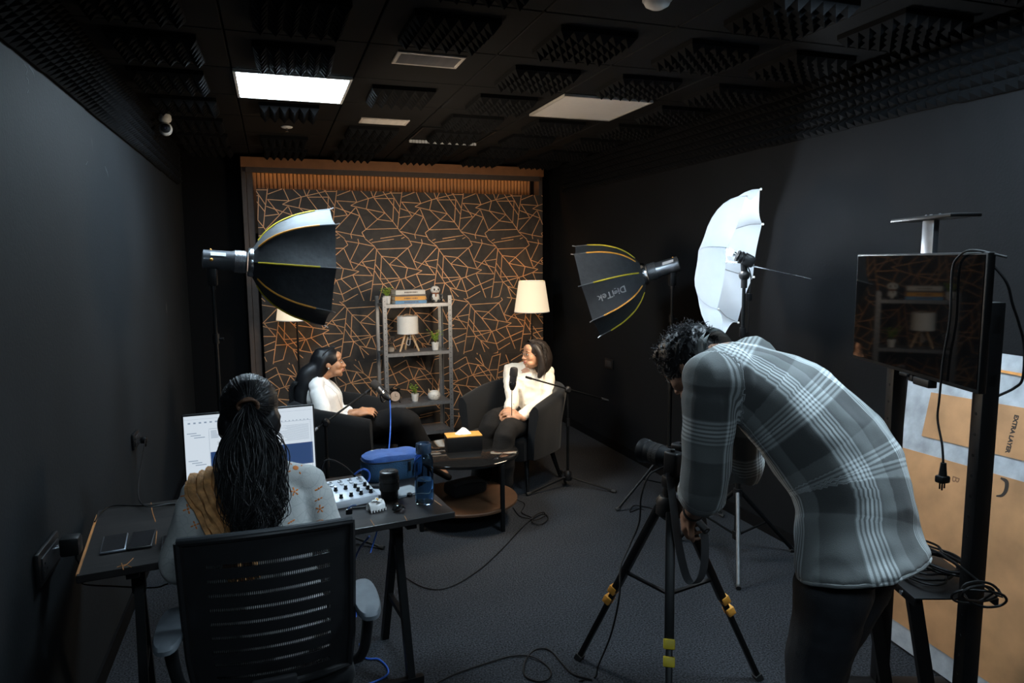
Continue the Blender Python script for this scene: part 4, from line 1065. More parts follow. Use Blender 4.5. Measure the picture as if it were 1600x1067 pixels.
for z0 in (0.225, 0.59):
    for q in range(3): scr_rect(mb, 0.02 + q * 0.025, 0.09 + q * 0.03, z0 + q * 0.03, z0 + q * 0.03 + 0.010)
for k in range(16):
    z0 = 0.24 + 0.014 * k; scr_rect(mb, 0.80 - r.random() * .2, 0.96, z0, z0 + 0.003)
for k in range(6): scr_rect(mb, 0.195, 0.28 - r.random() * .05, 0.215 + k * 0.018, 0.222 + k * .018)
part(so, 'interface_lines', mb, emat('screen_grey', (0.32, 0.42, 0.55), SCREEN_L * 0.9), smooth=False)
mb = MB(); mb.box((0, 0.06, 0.12), (0.07, 0.02, 0.24), 0.004); part(t, 'stand_neck', mb, M_black)
mb = MB(); mb.box((0, 0.05, 0.006), (0.24, 0.17, 0.012), 0.005); part(t, 'stand_base', mb, M_black)
# mixer
mp_ = at(545, 768, z=DZ + 0.03); MXA = DA + 0.10
t = thing('audio_mixer', 'small white audio mixer with black knobs on the desk', 'mixer', (mp_.x - 0.015, mp_.y, ZT), MXA)
M_mix = mat('mixer_white', (0.62, 0.66, 0.72), 0.35, var=0.05)
TM = Matrix.Rotation(math.radians(7), 4, 'X')
mb = MB(); mb.box((0, 0, 0.028), (0.215, 0.205, 0.034), 0.008, TM); part(t, 'body', mb, M_mix)
mb = MB(); mb.box((0, 0.0, 0.006), (0.19, 0.19, 0.012), 0.003); part(t, 'feet', mb, M_dark)
for j in range(5):
    for i in range(3):
        x, y = -0.082 + j * 0.041, -0.075 + i * 0.036
        if i == 1 and j in (1, 2): continue
        mb = MB(); mb.lathe([(0.0085, 0.045), (0.0085, 0.049), (0.007, 0.05), (0.0063, 0.062), (0.004, 0.063)], 14, TM @ Matrix.Translation((x, y, 0))); kn = part(t, 'knob', mb, M_black)
        mb = MB(); mb.lathe([(0.0058, 0.0625), (0.0058, 0.0645), (0.003, 0.065)], 12, TM @ Matrix.Translation((x, y, 0))); part(kn, 'cap', mb, M_white if (i + j) % 3 else M_steel)
for j in range(5):
    mb = MB(); mb.lathe([(0.009, 0.044), (0.011, 0.046), (0.011, 0.05), (0.006, 0.05), (0.005, 0.046)], 14, TM @ Matrix.Translation((-0.082 + j * 0.041, 0.072, 0))); part(t, 'jack_socket', mb, M_steel if j else M_black)
    if j: mb = MB(); mb.lathe([(0.008, 0.044), (0.0095, 0.046), (0.0095, 0.05), (0.005, 0.05)], 14, TM @ Matrix.Translation((-0.082 + j * 0.041, 0.046, 0))); part(t, 'jack_socket', mb, M_steel)
mb = MB(); mb.box((0.075, -0.05, 0.0454), (0.05, 0.05, 0.0006), 0, TM); part(t, 'knob_panel', mb, mat('mixer_grey', (0.22, 0.25, 0.3), 0.5), smooth=False)
tx = text_mb('YAMAHA', 0.012, 0.0003, 0.0003); mb = MB(); merged(mb, tx, TM @ Matrix.Translation((0.06, 0.018, 0.0456))); part(t, 'lettering', mb, mat('ink_dark', (0.05, 0.06, 0.09), 0.6), smooth=False)
cable('mixer_cable', [at(553, 742, z=DZ + .05), at(566, 733, d=2.92), at(576, 737, d=2.93), at(577, 748, d=2.93), at(570, 757, z=DZ + .03), at(562, 763, z=DZ + .03)], 0.0042, M_bcable, 'short blue cable looping out of the mixer')
cable('monitor_cable', [at(500, 745, d=2.95), at(506, 722, d=2.95), at(520, 719, d=2.98), at(540, 730, d=3.0), at(555, 745, d=3.0), at(560, 752, z=DZ + .006)], 0.0045, M_cable, 'black cable arching beside the monitor')
# lens
p = at(611, 782, z=DZ)
t = thing('camera_lens', 'black camera lens standing upright on the desk', 'lens', (p.x, p.y + 0.035, ZT))
mb = MB(); mb.lathe([(0.034, 0), (0.036, 0.004), (0.036, 0.03), (0.039, 0.034), (0.04, 0.07), (0.0405, 0.072), (0.0405, 0.09), (0.038, 0.094), (0.038, 0.104)], 32); part(t, 'barrel', mb, M_black)
for z0, z1 in ((0.038, 0.066), (0.074, 0.088)):
    mb = MB()
    for k in range(40): mb.box((0.0405, 0, (z0 + z1) / 2), (0.0016, 0.0034, z1 - z0), 0, rotz(2 * PI * k / 40))
    part(t, 'grip_ring', mb, M_dark, smooth=False)
mb = MB(); mb.lathe([(0.0385, 0.104), (0.0385, 0.112), (0.036, 0.114), (0.0, 0.114)], 32); cap = part(t, 'lens_cap', mb, mat('cap_black', (0.02, 0.02, 0.021), 0.35))
mb = MB(); mb.box((0.012, 0, 0.1148), (0.02, 0.03, 0.002), 0.0008); mb.box((-0.012, 0, 0.1148), (0.02, 0.03, 0.002), 0.0008); part(cap, 'cap_grips', mb, M_dark)
# bottle
p = at(666, 790, z=DZ)
t = thing('water_bottle', 'blue translucent water bottle on the right end of the desk', 'bottle', (p.x, p.y + 0.03, ZT))
M_bot = mat('blue_glass', (0.42, 0.62, 0.85), 0.03, trans=1.0, ior=1.2, var=0)
mb = MB(); mb.lathe([(0.030, 0.0), (0.036, 0.004), (0.038, 0.012), (0.038, 0.175), (0.034, 0.195), (0.027, 0.206), (0.027, 0.212), (0.0255, 0.212), (0.0255, 0.205), (0.0325, 0.193), (0.0365, 0.174), (0.0365, 0.014), (0.034, 0.008), (0.0, 0.008)], 36); part(t, 'body', mb, M_bot)
mb = MB(); mb.lathe([(0.0362, 0.0095), (0.0362, 0.10), (0.0, 0.101)], 32); part(t, 'water', mb, mat('bottle_water', (0.55, 0.75, 0.9), 0.02, trans=1.0, ior=1.15, var=0))
mb = MB(); mb.lathe([(0.030, 0.208), (0.0315, 0.21), (0.0315, 0.244), (0.029, 0.248), (0.024, 0.248), (0.022, 0.242), (0.0, 0.241)], 32); part(t, 'lid', mb, mat('lid_blue', (0.035, 0.06, 0.10), 0.12, coat=.5))
# blue bag
p = at(612, 752, z=DZ)
t = thing('equipment_pouch', 'blue zipped equipment pouch at the far right of the desk', 'bag', (p.x + 0.012, p.y + 0.075, ZT), DA + 0.03)
M_bag = mat('blue_canvas', (0.035, 0.10, 0.32), 0.65, var=0.2, scale=30, bump=0.25, bscale=260); M_bagd = mat('blue_canvas_side', (0.018, 0.06, 0.12), 0.6, var=0.3, scale=20, bump=0.3, bscale=200)
def sq(w, d, n=28, e=3.2): return [(w * math.copysign(abs(math.cos(2 * PI * k / n)) ** (2 / e), math.cos(2 * PI * k / n)), d * math.copysign(abs(math.sin(2 * PI * k / n)) ** (2 / e), math.sin(2 * PI * k / n))) for k in range(n)]
def puff(x, y, z, a): return a * (math.sin(x * 47 + z * 30) * .5 + math.sin(y * 61 + x * 23) * .5)
rings = [[V((x + puff(x, y, z, .003), y + puff(y, x, z, .003), z)) for x, y in sq(0.132 * s, 0.078 * s)] for z, s in ((0, .95), (0.006, 1.0), (0.05, 1.03), (0.088, 1.0))]
mb = MB(); mb.loft(rings); part(t, 'body', mb, M_bagd)
rings = [[V((x, y, z + puff(x, y, z, .004) * (s < .95))) for x, y in sq(0.132 * s, 0.078 * s)] for z, s in ((0.0895, 1.0), (0.104, .985), (0.112, .9), (0.116, .6), (0.118, .2))]
mb = MB(); mb.loft(rings); part(t, 'lid', mb, M_bag)
mb = MB(); mb.tube([V((x, y, 0.0888)) for x, y in sq(0.134, 0.080)] , 0.0025, 6); part(t, 'zip', mb, M_black)
mb = MB(); mb.box((0.06, -0.083, 0.06), (0.012, 0.004, 0.045), 0.002); mb.box((0.085, -0.083, 0.05), (0.01, 0.004, 0.05), 0.002); part(t, 'zip_pulls', mb, M_black)
tx = text_mb('digiTek', 0.022, 0.0004, 0.0004); mb = MB(); merged(mb, tx, Matrix.Translation((-0.05, 0.05, 0.1165))); part(t, 'lettering', mb, MATS['print_white'], smooth=False)
# papers / notebook
def slab(name, px, py, s, ang, m, label, cat, z=0.0):
    p = at(px, py, z=DZ + z); t = thing(name, label, cat, (p.x, p.y, ZT + z), ang)
    mb = MB(); mb.box((0, 0, s[2] / 2), s, 0.001, seg=1); part(t, 'cover', mb, m, smooth=False)
    mb = MB(); mb.box((0, 0.0, s[2] / 2), (s[0] + 0.001, s[1] - 0.006, s[2] * 0.5)); part(t, 'pages', mb, M_page, smooth=False)
    return t
slab('notebook', 632, 770, (0.115, 0.10, 0.010), 0.35, mat('note_grey', (0.24, 0.27, 0.29), 0.5), 'grey notebook lying behind the water bottle', 'notebook')
slab('notepad', 582, 768, (0.10, 0.13, 0.006), -0.2, mat('note_white', (0.6, 0.64, 0.7), 0.6), 'white notepad lying beside the mixer', 'notepad')
t = slab('card_reader', 588, 762, (0.055, 0.03, 0.012), -0.3, M_black, 'small black card reader on the white notepad', 'card reader', z=0.0068)
p = at(640, 775, z=DZ); t = thing('small_cap', 'small black screw cap near the notebook', 'cap', (p.x, p.y, ZT))
mb = MB(); mb.lathe([(0.012, 0), (0.013, 0.002), (0.013, 0.009), (0.011, 0.011)], 16); part(t, 'disc', mb, M_black); mb = MB(); mb.lathe([(0.008, 0.011), (0.007, 0.014), (0.0, 0.014)], 12); part(t, 'knob', mb, M_dark)
# claw clip
p = at(588, 797, z=DZ); t = thing('hair_claw_clip', 'white hair claw clip with an orange flower on the desk', 'hair clip', (p.x, p.y, ZT), 0.3)
M_clip = mat('clip_white', (0.75, 0.74, 0.72), 0.25)
for s in (-1, 1):
    mb = MB(); rows = []
    for i in range(7):
        a = PI * (0.02 + 0.48 * i / 6); rows.append([V((-0.032 + 0.064 * k / 5, s * 0.024 * math.cos(a) * (1 - .12 * abs(k - 2.5)), 0.005 + 0.028 * math.sin(a))) for k in range(6)])
    mb.sheet(rows, 0.003)
    for k in range(6): mb.box((-0.03 + 0.012 * k, s * 0.022, 0.006), (0.005, 0.005, 0.012), 0.001, seg=1)
    part(t, 'jaw', mb, M_clip)
mb = MB()
for k in range(5):
    a = 2 * PI * k / 5; mb.ell((math.cos(a) * 0.013 + 0.004, math.sin(a) * 0.013, 0.038 + .003 * math.sin(2 * a)), (0.010, 0.008, 0.005), rotz(a))
part(t, 'flower', mb, M_clip)
mb = MB(); mb.ell((0.004, 0, 0.042), (0.006, 0.006, 0.005)); part(t, 'flower_centre', mb, mat('flower_orange', (0.8, 0.4, 0.03), 0.5))
p = at(563, 795, z=DZ); t = thing('pen', 'slim black pen lying beside the claw clip', 'pen', (p.x, p.y, ZT), -0.1)
mb = MB(); mb.cyl((-0.035, 0, 0.0045), (0.04, 0, 0.0045), 0.0042, 0.0042, 10); part(t, 'barrel', mb, M_black); mb = MB(); mb.cyl((-0.04, 0, .0045), (-0.035, 0, .0045), 0.0035, 0.0042, 10); part(t, 'cap', mb, M_chrome)
# small black clip / sunglasses
p = at(622, 798, z=DZ); t = thing('hair_clip', 'glossy black butterfly hair clip on the desk', 'hair clip', (p.x, p.y, ZT), 0.5)
M_gloss = mat('gloss_black', (0.01, 0.01, 0.01), 0.08, coat=.6)
for s in (-1, 1):
    mb = MB(); mb.tube([(-0.022, s * 0.004, 0.008), (0, s * 0.014, 0.02), (0.024, s * 0.012, 0.006)], [0.005, 0.008, 0.004], 8, True, 4); part(t, 'jaw', mb, M_gloss)
mb = MB(); mb.cyl((0, -0.016, 0.018), (0, 0.016, 0.018), 0.005, 0.005, 8); part(t, 'spring', mb, M_chrome)

# ================================================================== office chair
OC = V((-0.045, 2.20, 0)); t = thing('office_chair', 'black mesh-back office chair with grey armrest pads', 'chair', OC)
def bk(u, v):   # u -1..1, v 0..1 on the backrest, local
    w = 0.218 + 0.012 * v - 0.03 * max(0, 0.25 - v)
    return V((u * w, -0.235 - 0.035 * v + 0.045 * u * u + 0.05 * (v - .45) ** 2, 0.52 + 0.45 * v + 0.012 * (1 - u * u) * (v > .95)))
M_chairf = mat('chair_frame', (0.012, 0.012, 0.013), 0.45)
mb = MB(); ring = [bk(-1 + 2 * k / 10, 1.0) for k in range(11)] + [bk(1, 1 - k / 8) for k in range(1, 8)] + [bk(1 - 2 * k / 10, 0) for k in range(11)] + [bk(-1, k / 8) for k in range(1, 9)]
mb.tube(ring, 0.012, 8); part(t, 'back_frame', mb, M_chairf)
mb = MB(); mb.tube([bk(-1 + 2 * k / 14, 1.012) + V((0, -0.004, 0.004)) for k in range(15)], 0.0075, 8); part(t, 'piping', mb, mat('chair_piping', (0.06, 0.065, 0.07), 0.5))
def band(v0, v1, u0=-1, u1=1, n=16): return [[bk(u0 + (u1 - u0) * k / n, v0 + (v1 - v0) * q / 3) for k in range(n + 1)] for q in range(4)]
edges = [1.0 - 0.16] + [0.84 - 0.092 * k for k in range(1, 9)]
mb = MB(); mb.sheet(band(0.86, 1.0), 0.006); part(t, 'top_band', mb, M_chairf)
for u0, u1 in ((-1, -0.72), (0.72, 1)):
    mb = MB(); mb.sheet(band(0.0, 0.86, u0, u1, 4), 0.006); part(t, 'side_band', mb, M_chairf)
v = 0.86; wires = MB()
for k in range(9):
    g0 = v - 0.026
    for q in range(62):
        u = -0.715 + 1.43 * q / 61; a = bk(u, g0 - .002); b = bk(u + 0.012, v + .002)
        wires.tube([a + V((0, 0.002, 0)), b + V((0, 0.002, 0))], 0.0011, 3, False); a = bk(u + .012, g0 - .002); b = bk(u, v + .002); wires.tube([a + V((0, 0.002, 0)), b + V((0, 0.002, 0))], 0.0011, 3, False)
    v1 = g0 - 0.068; mb = MB(); mb.sheet(band(max(v1, 0.0), g0, -0.72, 0.72), 0.005); part(t, 'back_slat', mb, M_chairf)
    v = v1
    if v < 0.03: break
part(t, 'mesh', wires, M_chairf, smooth=False, kind='stuff')
mb = MB(); mb.box((0, 0.02, 0.475), (0.46, 0.44, 0.06), 0.028, seg=3); part(t, 'seat', mb, M_velvet)
M_armp = mat('armrest_grey', (0.10, 0.115, 0.13), 0.6)
for s in (-1, 1):
    mb = MB(); rings = [[V((s * 0.268 + x, -0.17 + y, z)) for x, y in sq(0.038 * q, 0.125 * q, 24, 2.6)] for z, q in ((0.695, .9), (0.70, 1), (0.712, 1), (0.718, .93), (0.72, .5))]
    mb.loft(rings); part(t, 'armrest_pad', mb, M_armp)
    mb = MB(); mb.tube([(s * 0.268, -0.17, 0.70), (s * 0.272, -0.14, 0.60), (s * 0.25, -0.08, 0.47), (s * 0.15, -0.02, 0.45)], [0.018, 0.018, 0.016, 0.014], 10, True, 5); part(t, 'armrest_post', mb, M_chairf)
mb = MB(); mb.box((0, -0.27, 0.49), (0.12, 0.02, 0.16), 0.006); mb.tube([(0, -0.27, 0.45), (0, -0.2, 0.41), (0, 0, 0.42)], 0.02, 8, True, 4); part(t, 'back_bracket', mb, M_chairf)
mb = MB(); mb.cyl((0, 0, 0.1), (0, 0, 0.44), 0.026, 0.02, 14); part(t, 'gas_column', mb, M_blackm)
for k in range(5):
    a = 0.3 + k * 2 * PI / 5; c = V((math.cos(a), math.sin(a), 0))
    mb = MB(); mb.tube([V((0, 0, 0.11)), c * 0.29 + V((0, 0, 0.075))], [0.022, 0.014], 8); part(t, 'base_arm', mb, M_chairf)
    mb = MB(); s_ = V((-c.y, c.x, 0)); q = c * 0.285 + V((0, 0, 0.027)); mb.cyl(q - s_ * 0.02, q + s_ * 0.02, 0.027, 0.027, 16); part(t, 'caster', mb, M_dark)
p = bk(0.97, 1.03) + OC; t = thing('binder_clip', 'tiny dark clip on the top corner of the office chair', 'clip', (p.x, p.y, p.z + 0.008))
mb = MB(); mb.box((0, 0, 0.008), (0.02, 0.012, 0.016), 0.003); part(t, 'body', mb, M_gloss); mb = MB(); mb.tube([(-0.004, 0, 0.014), (0.008, 0.006, 0.022), (0.022, 0.012, 0.02)], 0.003, 6, True, 3); part(t, 'lever', mb, mat('clip_blue', (0.03, 0.06, 0.14), 0.3))

# ================================================================== video camera on tripod
TP = at(1048, 762, d=2.62); TPB = V((TP.x, TP.y, 0)); 
t = thing('camera_tripod', 'black tripod with yellow leg clamps under the camera', 'tripod', TPB)
ang0 = math.atan2(-TPB.y, -TPB.x) + 0.02; hz = TP.z - 0.02; legs = []
for k in range(3):
    a = ang0 + k * 2.094; c = V((math.cos(a), math.sin(a), 0)); s_ = V((-c.y, c.x, 0))
    A = c * 0.045 + V((0, 0, hz - 0.06)); B = c * 0.43 + V((0, 0, 0.0))
    B1 = A.lerp(B, 0.52); B2 = A.lerp(B, 0.6); 
    mb = MB(); mb.bar(A, B1, 0.034, 0.030, c, 0.005); lg = part(t, 'leg', mb, M_black)
    mb = MB(); mb.bar(B1, B + (A - B).normalized() * 0.02, 0.024, 0.022, c, 0.004); part(lg, 'lower_section', mb, M_blackm)
    mb = MB(); mb.bar(B + (A - B).normalized() * 0.03, B, 0.034, 0.03, c); part(lg, 'rubber_foot', mb, M_dark)
    nrm = (A - B).normalized().cross(s_).normalized()
    if nrm.dot(c) < 0: nrm = -nrm
    for q in (0.52, 0.585):
        m_ = A.lerp(B, q); mb = MB(); Fm = axes(m_ + nrm * 0.006, s_, nrm, (A - B).normalized()); mb.box((0, 0, 0), (0.040, 0.034, 0.034), 0.004, Fm)
        part(lg, 'clamp', mb, M_yellow if k == 0 else M_orange, label='yellow leg clamp' if k == 0 else 'orange leg clamp')
    legs.append(A.lerp(B, 0.40))
mb = MB(); mb.cyl((0, 0, 0.30), (0, 0, hz - 0.02), 0.014, 0.014, 12); part(t, 'centre_column', mb, M_blackm)
for q in legs:
    mb = MB(); mb.bar(V((0, 0, legs[0].z - 0.03)), q, 0.016, 0.008); part(t, 'spreader', mb, M_blackm)
mb = MB(); mb.lathe([(0.03, hz - 0.10), (0.055, hz - 0.08), (0.055, hz - 0.03), (0.04, hz - 0.01)], 16); part(t, 'crown', mb, M_black)
mb = MB(); mb.cyl((0, 0, hz - 0.01), (0, 0, hz + 0.03), 0.03, 0.028, 16); mb.box((0, 0, hz + 0.045), (0.06, 0.05, 0.05), 0.01); part(t, 'fluid_head', mb, M_black)
LD = (-C_R * 0.62 + C_F * 0.78); LD.z = 0.03; LD.normalize(); LS = LD.cross(V((0, 0, 1))).normalized(); LU = LS.cross(LD)     # lens direction, side, up
hb = TPB + V((0, 0, hz + 0.02)); he = hb - LD * 0.20 + LS * -0.05 + V((0, 0, -0.09))
mb = MB(); mb.tube([hb, he], 0.007, 8); ph = part(t, 'pan_handle', mb, M_steel, True); mb = MB(); mb.tube([hb.lerp(he, .55), he], [0.012, 0.014], 10); part(ph, 'grip', mb, M_dark, True)
cb = TPB + V((0, 0, hz + 0.072)) + C_R * 0.035
t = thing('video_camera', 'black mirrorless camera with large lens on the tripod', 'camera', cb)
CM = axes(cb + V((0, 0, 0.05)), LS, LD, LU)
mb = MB(); mb.box((0, 0, 0), (0.132, 0.062, 0.094), 0.010, CM, seg=3); mb.box((0, 0.006, 0.055), (0.05, 0.055, 0.03), 0.010, CM, seg=3); part(t, 'body', mb, M_black, True)
mb = MB(); mb.box((0.052, 0.032, -0.005), (0.034, 0.03, 0.085), 0.012, CM, seg=3); part(t, 'grip', mb, M_dark, True)
LM = CM @ Matrix.Rotation(-PI / 2, 4, 'X')
mb = MB(); mb.lathe([(0.032, 0.03), (0.034, 0.034), (0.036, 0.075), (0.040, 0.082), (0.041, 0.13), (0.043, 0.135), (0.043, 0.16)], 32, LM); ln = part(t, 'lens', mb, M_black, True)
mb = MB(); mb.lathe([(0.0435, 0.155), (0.047, 0.165), (0.048, 0.185), (0.046, 0.185), (0.044, 0.165)], 32, LM, close=False); part(ln, 'lens_hood', mb, M_black, True)
mb = MB(); mb.lathe([(0.040, 0.158), (0.030, 0.161), (0.0, 0.163)], 28, LM, close=False); part(ln, 'glass', mb, MATS['lens_glass'], True)
for z0, z1 in ((0.088, 0.108), (0.112, 0.128)):
    mb = MB()
    for k in range(44): mb.box((0.0415, 0, (z0 + z1) / 2), (0.0018, 0.0032, z1 - z0), 0, LM @ rotz(2 * PI * k / 44))
    part(ln, 'grip_ring', mb, M_dark, True, smooth=False)
mb = MB()
for x in (-0.05, 0.03, 0.05): mb.lathe([(0.009, 0.046), (0.009, 0.056), (0.007, 0.057)], 14, CM @ Matrix.Translation((x, 0.0, 0)))
mb.box((0, -0.01, 0.073), (0.02, 0.022, 0.006), 0.001, CM); part(t, 'dials', mb, M_blackm, True)
SM = CM @ Matrix.Translation((-0.005, -0.058, -0.062)) @ Matrix.Rotation(math.radians(-50), 4, 'X')
mb = MB(); mb.box((0, 0, 0), (0.078, 0.006, 0.058), 0.002, SM); sc_ = part(t, 'flip_screen', mb, M_black, True)
mb = MB(); mb.box((0, -0.0034, 0), (0.068, 0.0008, 0.048), 0, SM); part(sc_, 'display', mb, emat('lcd', (0.05, 0.07, 0.11), 0.5), True, smooth=False)
mb = MB()
for k in range(3): mb.box((-0.02 + 0.02 * k, -0.0042, 0.008 - 0.008 * k), (0.012, 0.0006, 0.010), 0, SM)
part(sc_, 'display_picture', mb, emat('lcd_pic', (0.25, 0.33, 0.5), 0.6), True, smooth=False)
mb = MB(); S0 = CM @ V((0.066, 0, 0.03)); S1 = CM @ V((-0.066, 0, 0.03))
sp_ = smooth_path([at(1052, 790, d=2.56), at(1060, 850, d=2.5), at(1072, 900, d=2.47), at(1085, 912, d=2.46), at(1098, 895, d=2.47), at(1102, 850, d=2.5), at(1094, 790, d=2.56), at(1085, 745, d=2.6)], 5)
sp_ = [S1 + V((0, 0, -.06))] + sp_ + [S0 + V((0, 0, -.06))]
vd = C_R * 0.85 + C_F * 0.3
mb.sheet([[p - vd * 0.018, p + vd * 0.018] for p in sp_], 0.002); part(t, 'neck_strap', mb, mat('strap_black', (0.022, 0.024, 0.027), 0.6), True)
cable('camera_cable', [at(1040, 728, d=2.6), at(1015, 742, d=2.6), at(1002, 775, d=2.6), at(999, 815, d=2.6), at(985, 850, d=2.58), at(970, 885, d=2.5), at(968, 930, d=2.4), at(955, 990, d=2.45), at(935, 1040, d=2.6), at(930, 1058, z=.006), at(905, 1064, z=.006)], 0.0035, M_cable, 'black cable running down from the camera along the tripod')

# ================================================================== television on a wheeled cart
tvTL, tvTR = at(1340, 397, d=2.724), at(1544, 395, d=1.961); tvTL.z = tvTR.z = 0; tvc = (tvTL + tvTR) / 2; te = (tvTL - tvTR).normalized(); tn = V((te.y, -te.x, 0))   # te: away from camera; tn: back of the set (+x)
TVW = (tvTL - tvTR).length; TZ0, TZ1 = 1.323, 1.733
TVM = axes(V((tvc.x, tvc.y, (TZ0 + TZ1) / 2)), te, tn, V((0, 0, 1)))
t = thing('television', 'flat black television screen on the cart, reflecting the shelf', 'television', (tvc.x, tvc.y, TZ0))
mb = MB(); mb.box((0, 0.012, 0), (TVW, 0.024, TZ1 - TZ0), 0.004, TVM); mb.box((0, 0.035, -0.06), (TVW * .7, 0.035, 0.25), 0.012, TVM); part(t, 'housing', mb, M_black, True)
mb = MB(); mb.box((0, -0.0008, 0.003), (TVW - 0.016, 0.002, TZ1 - TZ0 - 0.02), 0, TVM); part(t, 'screen', mb, mat('tv_glass', (0.003, 0.003, 0.0034), 0.035, var=0, spec=0.26), True, smooth=False)
mb = MB(); mb.box((0, -0.002, -(TZ1 - TZ0) / 2 - 0.004), (0.05, 0.014, 0.012), 0.003, TVM); part(t, 'badge', mb, M_blackm, True)
mb = MB(); mb.box((-0.10, 0.01, -(TZ1 - TZ0) / 2 - 0.014), (0.09, 0.03, 0.026), 0.003, TVM); mb.box((-0.03, 0.01, -(TZ1 - TZ0) / 2 - 0.012), (0.025, 0.02, 0.022), 0.003, TVM); part(t, 'sensor_box', mb, M_black, True)
cart0 = tvc + tn * 0.085
t = thing('television_cart', 'black metal television cart with cable tray and top plate', 'cart', (cart0.x, cart0.y, 0))
CTM = axes(V((cart0.x, cart0.y, 0)), te, tn, V((0, 0, 1)))
for s, ztop in ((-0.29, 1.585), (0.21, 1.585)):
    mb = MB(); mb.box((s, 0, ztop / 2 + 0.03), (0.05, 0.05, ztop - 0.06), 0.003, CTM); po = part(t, 'post', mb, M_black, True)
    mb = MB()
    for k in range(18): mb.cyl(CTM @ V((s, -0.0262, 0.4 + k * 0.065)), CTM @ V((s, -0.024, 0.4 + k * .065)), 0.005, seg=8)
    part(po, 'bolt_holes', mb, MATS['hole_black'], True)
    mb = MB(); mb.box((s, 0.0, 0.04), (0.05, 0.52, 0.04), 0.004, CTM); part(t, 'foot', mb, M_black, True)
    for q in (-0.23, 0.23):
        mb = MB(); mb.cyl(CTM @ V((s - 0.012, q, 0.021)), CTM @ V((s + 0.012, q, 0.021)), 0.021, 0.021, 14); part(t, 'caster', mb, M_dark, True)
mb = MB(); mb.box((-0.04, 0.0, 1.52), (0.55, 0.03, 0.06), 0.003, CTM); mb.box((-0.04, 0.0, 1.35), (0.55, 0.03, 0.04), 0.003, CTM); part(t, 'mount_rail', mb, M_black, True)
mb = MB(); mb.box((0.05, 0.0, 1.68), (0.068, 0.02, 0.33), 0.002, CTM); part(t, 'top_arm', mb, mat('arm_grey', (0.30, 0.32, 0.35), 0.35, 0.4), True)
mb = MB(); mb.box((0.04, 0.0, 1.852), (0.36, 0.10, 0.012), 0.003, CTM); tp_ = part(t, 'top_plate', mb, M_black, True)
mb = MB()
for q in (-0.05, 0, 0.03): mb.lathe([(0.006, 1.858), (0.006, 1.864), (0.003, 1.866)], 8, CTM @ Matrix.Translation((q + .05, 0, 0)))
part(tp_, 'screws', mb, M_chrome, True)
mb = MB(); mb.box((-0.04, -0.03, 0.640), (0.46, 0.26, 0.006), 0.002, CTM); mb.box((-0.04, -0.16, 0.628), (0.46, 0.006, 0.03), 0.002, CTM); mb.box((-0.04, 0.10, 0.628), (0.46, 0.006, 0.03), 0.002, CTM); part(t, 'cable_tray', mb, M_black, True)
for s in (-0.2, 0.12):
    mb = MB(); mb.bar(CTM @ V((s, -0.13, 0.63)), CTM @ V((s, -0.02, 0.08)), 0.045, 0.02, te); part(t, 'brace', mb, M_black, True)
    mb = MB(); mb.cyl(CTM @ V((s, -0.165, 0.628)), CTM @ V((s, -0.17, 0.628)), 0.008, 0.008, 10); part(t, 'bolt', mb, M_chrome, True)
mb = MB(); mb.box((-0.04, 0, 0.075), (0.5, 0.04, 0.03), 0.003, CTM); part(t, 'base_bar', mb, M_black, True)
# coil of cable on the tray
c = CTM @ V((-0.10, -0.02, 0.652)); pts = []; r = random.Random(5)
for k in range(120):
    a = k * 0.47; rr = 0.10 + 0.035 * math.sin(k * 0.9) + r.uniform(-.01, .01)
    pts.append(c + te * math.cos(a) * rr * 1.15 + tn * math.sin(a) * rr * .85 + V((0, 0, 0.004 + 0.0005 * k + 0.012 * abs(math.sin(k * .31)))))
mb_coil = MB(); mb_coil.tube(pts, 0.0042, 6, True, 3); coil_end = pts[-1]
c = at(1545, 930, d=2.05); pts = [coil_end, coil_end.lerp(c, .5) + V((0, 0, .04))]
for k in range(40):
    a = k * 0.5; rr = 0.055 + 0.02 * math.sin(k * .7); pts.append(c + C_R * (math.cos(a) * rr - 0.03) + V((0, 0, math.sin(a) * rr * .5)) + C_F * (0.02 * math.sin(k * .37)))
mb_coil.tube(pts, 0.0038, 6, True, 3); solo('coiled_cable', mb_coil, M_cable, 'tangled coil of black cable on the cart tray', 'cable')
dn = -tn * 0.012
def tvp(px, py): return on_plane(px, py, V((tvTL.x, tvTL.y, 0)) + dn, tn)
mb = MB(); pts = [tvp(1545, 402) + tn * .05, tvp(1520, 393) + V((0, 0, .004)), tvp(1497, 402), tvp(1488, 425), tvp(1484, 500), tvp(1474, 560), tvp(1468, 620), tvp(1465, 655), tvp(1472, 695), tvp(1474, 728)]
mb.tube(pts, 0.0035, 8, True, 6)
pc = solo('television_lead', mb, M_cable, 'black power cord hanging over the television with its plug', 'cable', loc=pts[-1])
mb = MB(); q = pts[-1]; mb.cyl(q + V((0, 0, 0.01)), q + V((0, 0, -0.03)), 0.008, 0.012, 12); mb.box(q + V((0, 0, -0.042)), (0.036, 0.03, 0.024), 0.006); pg = part(pc, 'plug', mb, M_black, True)
mb = MB()
for s in (-1, 0, 1): mb.cyl(q + V((s * 0.010, 0, -0.05)), q + V((s * 0.010, 0, -0.072 if s else -0.078)), 0.0025, 0.0025, 8)
part(pg, 'pins', mb, M_blackm, True)
cable('television_cable', [at(1543, 405, d=2.12), at(1572, 440, d=2.1), at(1582, 475, d=2.1), at(1592, 505, d=2.1), at(1600, 540, d=2.1), at(1598, 590, d=2.1), at(1585, 606, d=2.12), at(1556, 620, d=2.14)], 0.0042, M_cable, 'thick black cable curving out from behind the television at right')

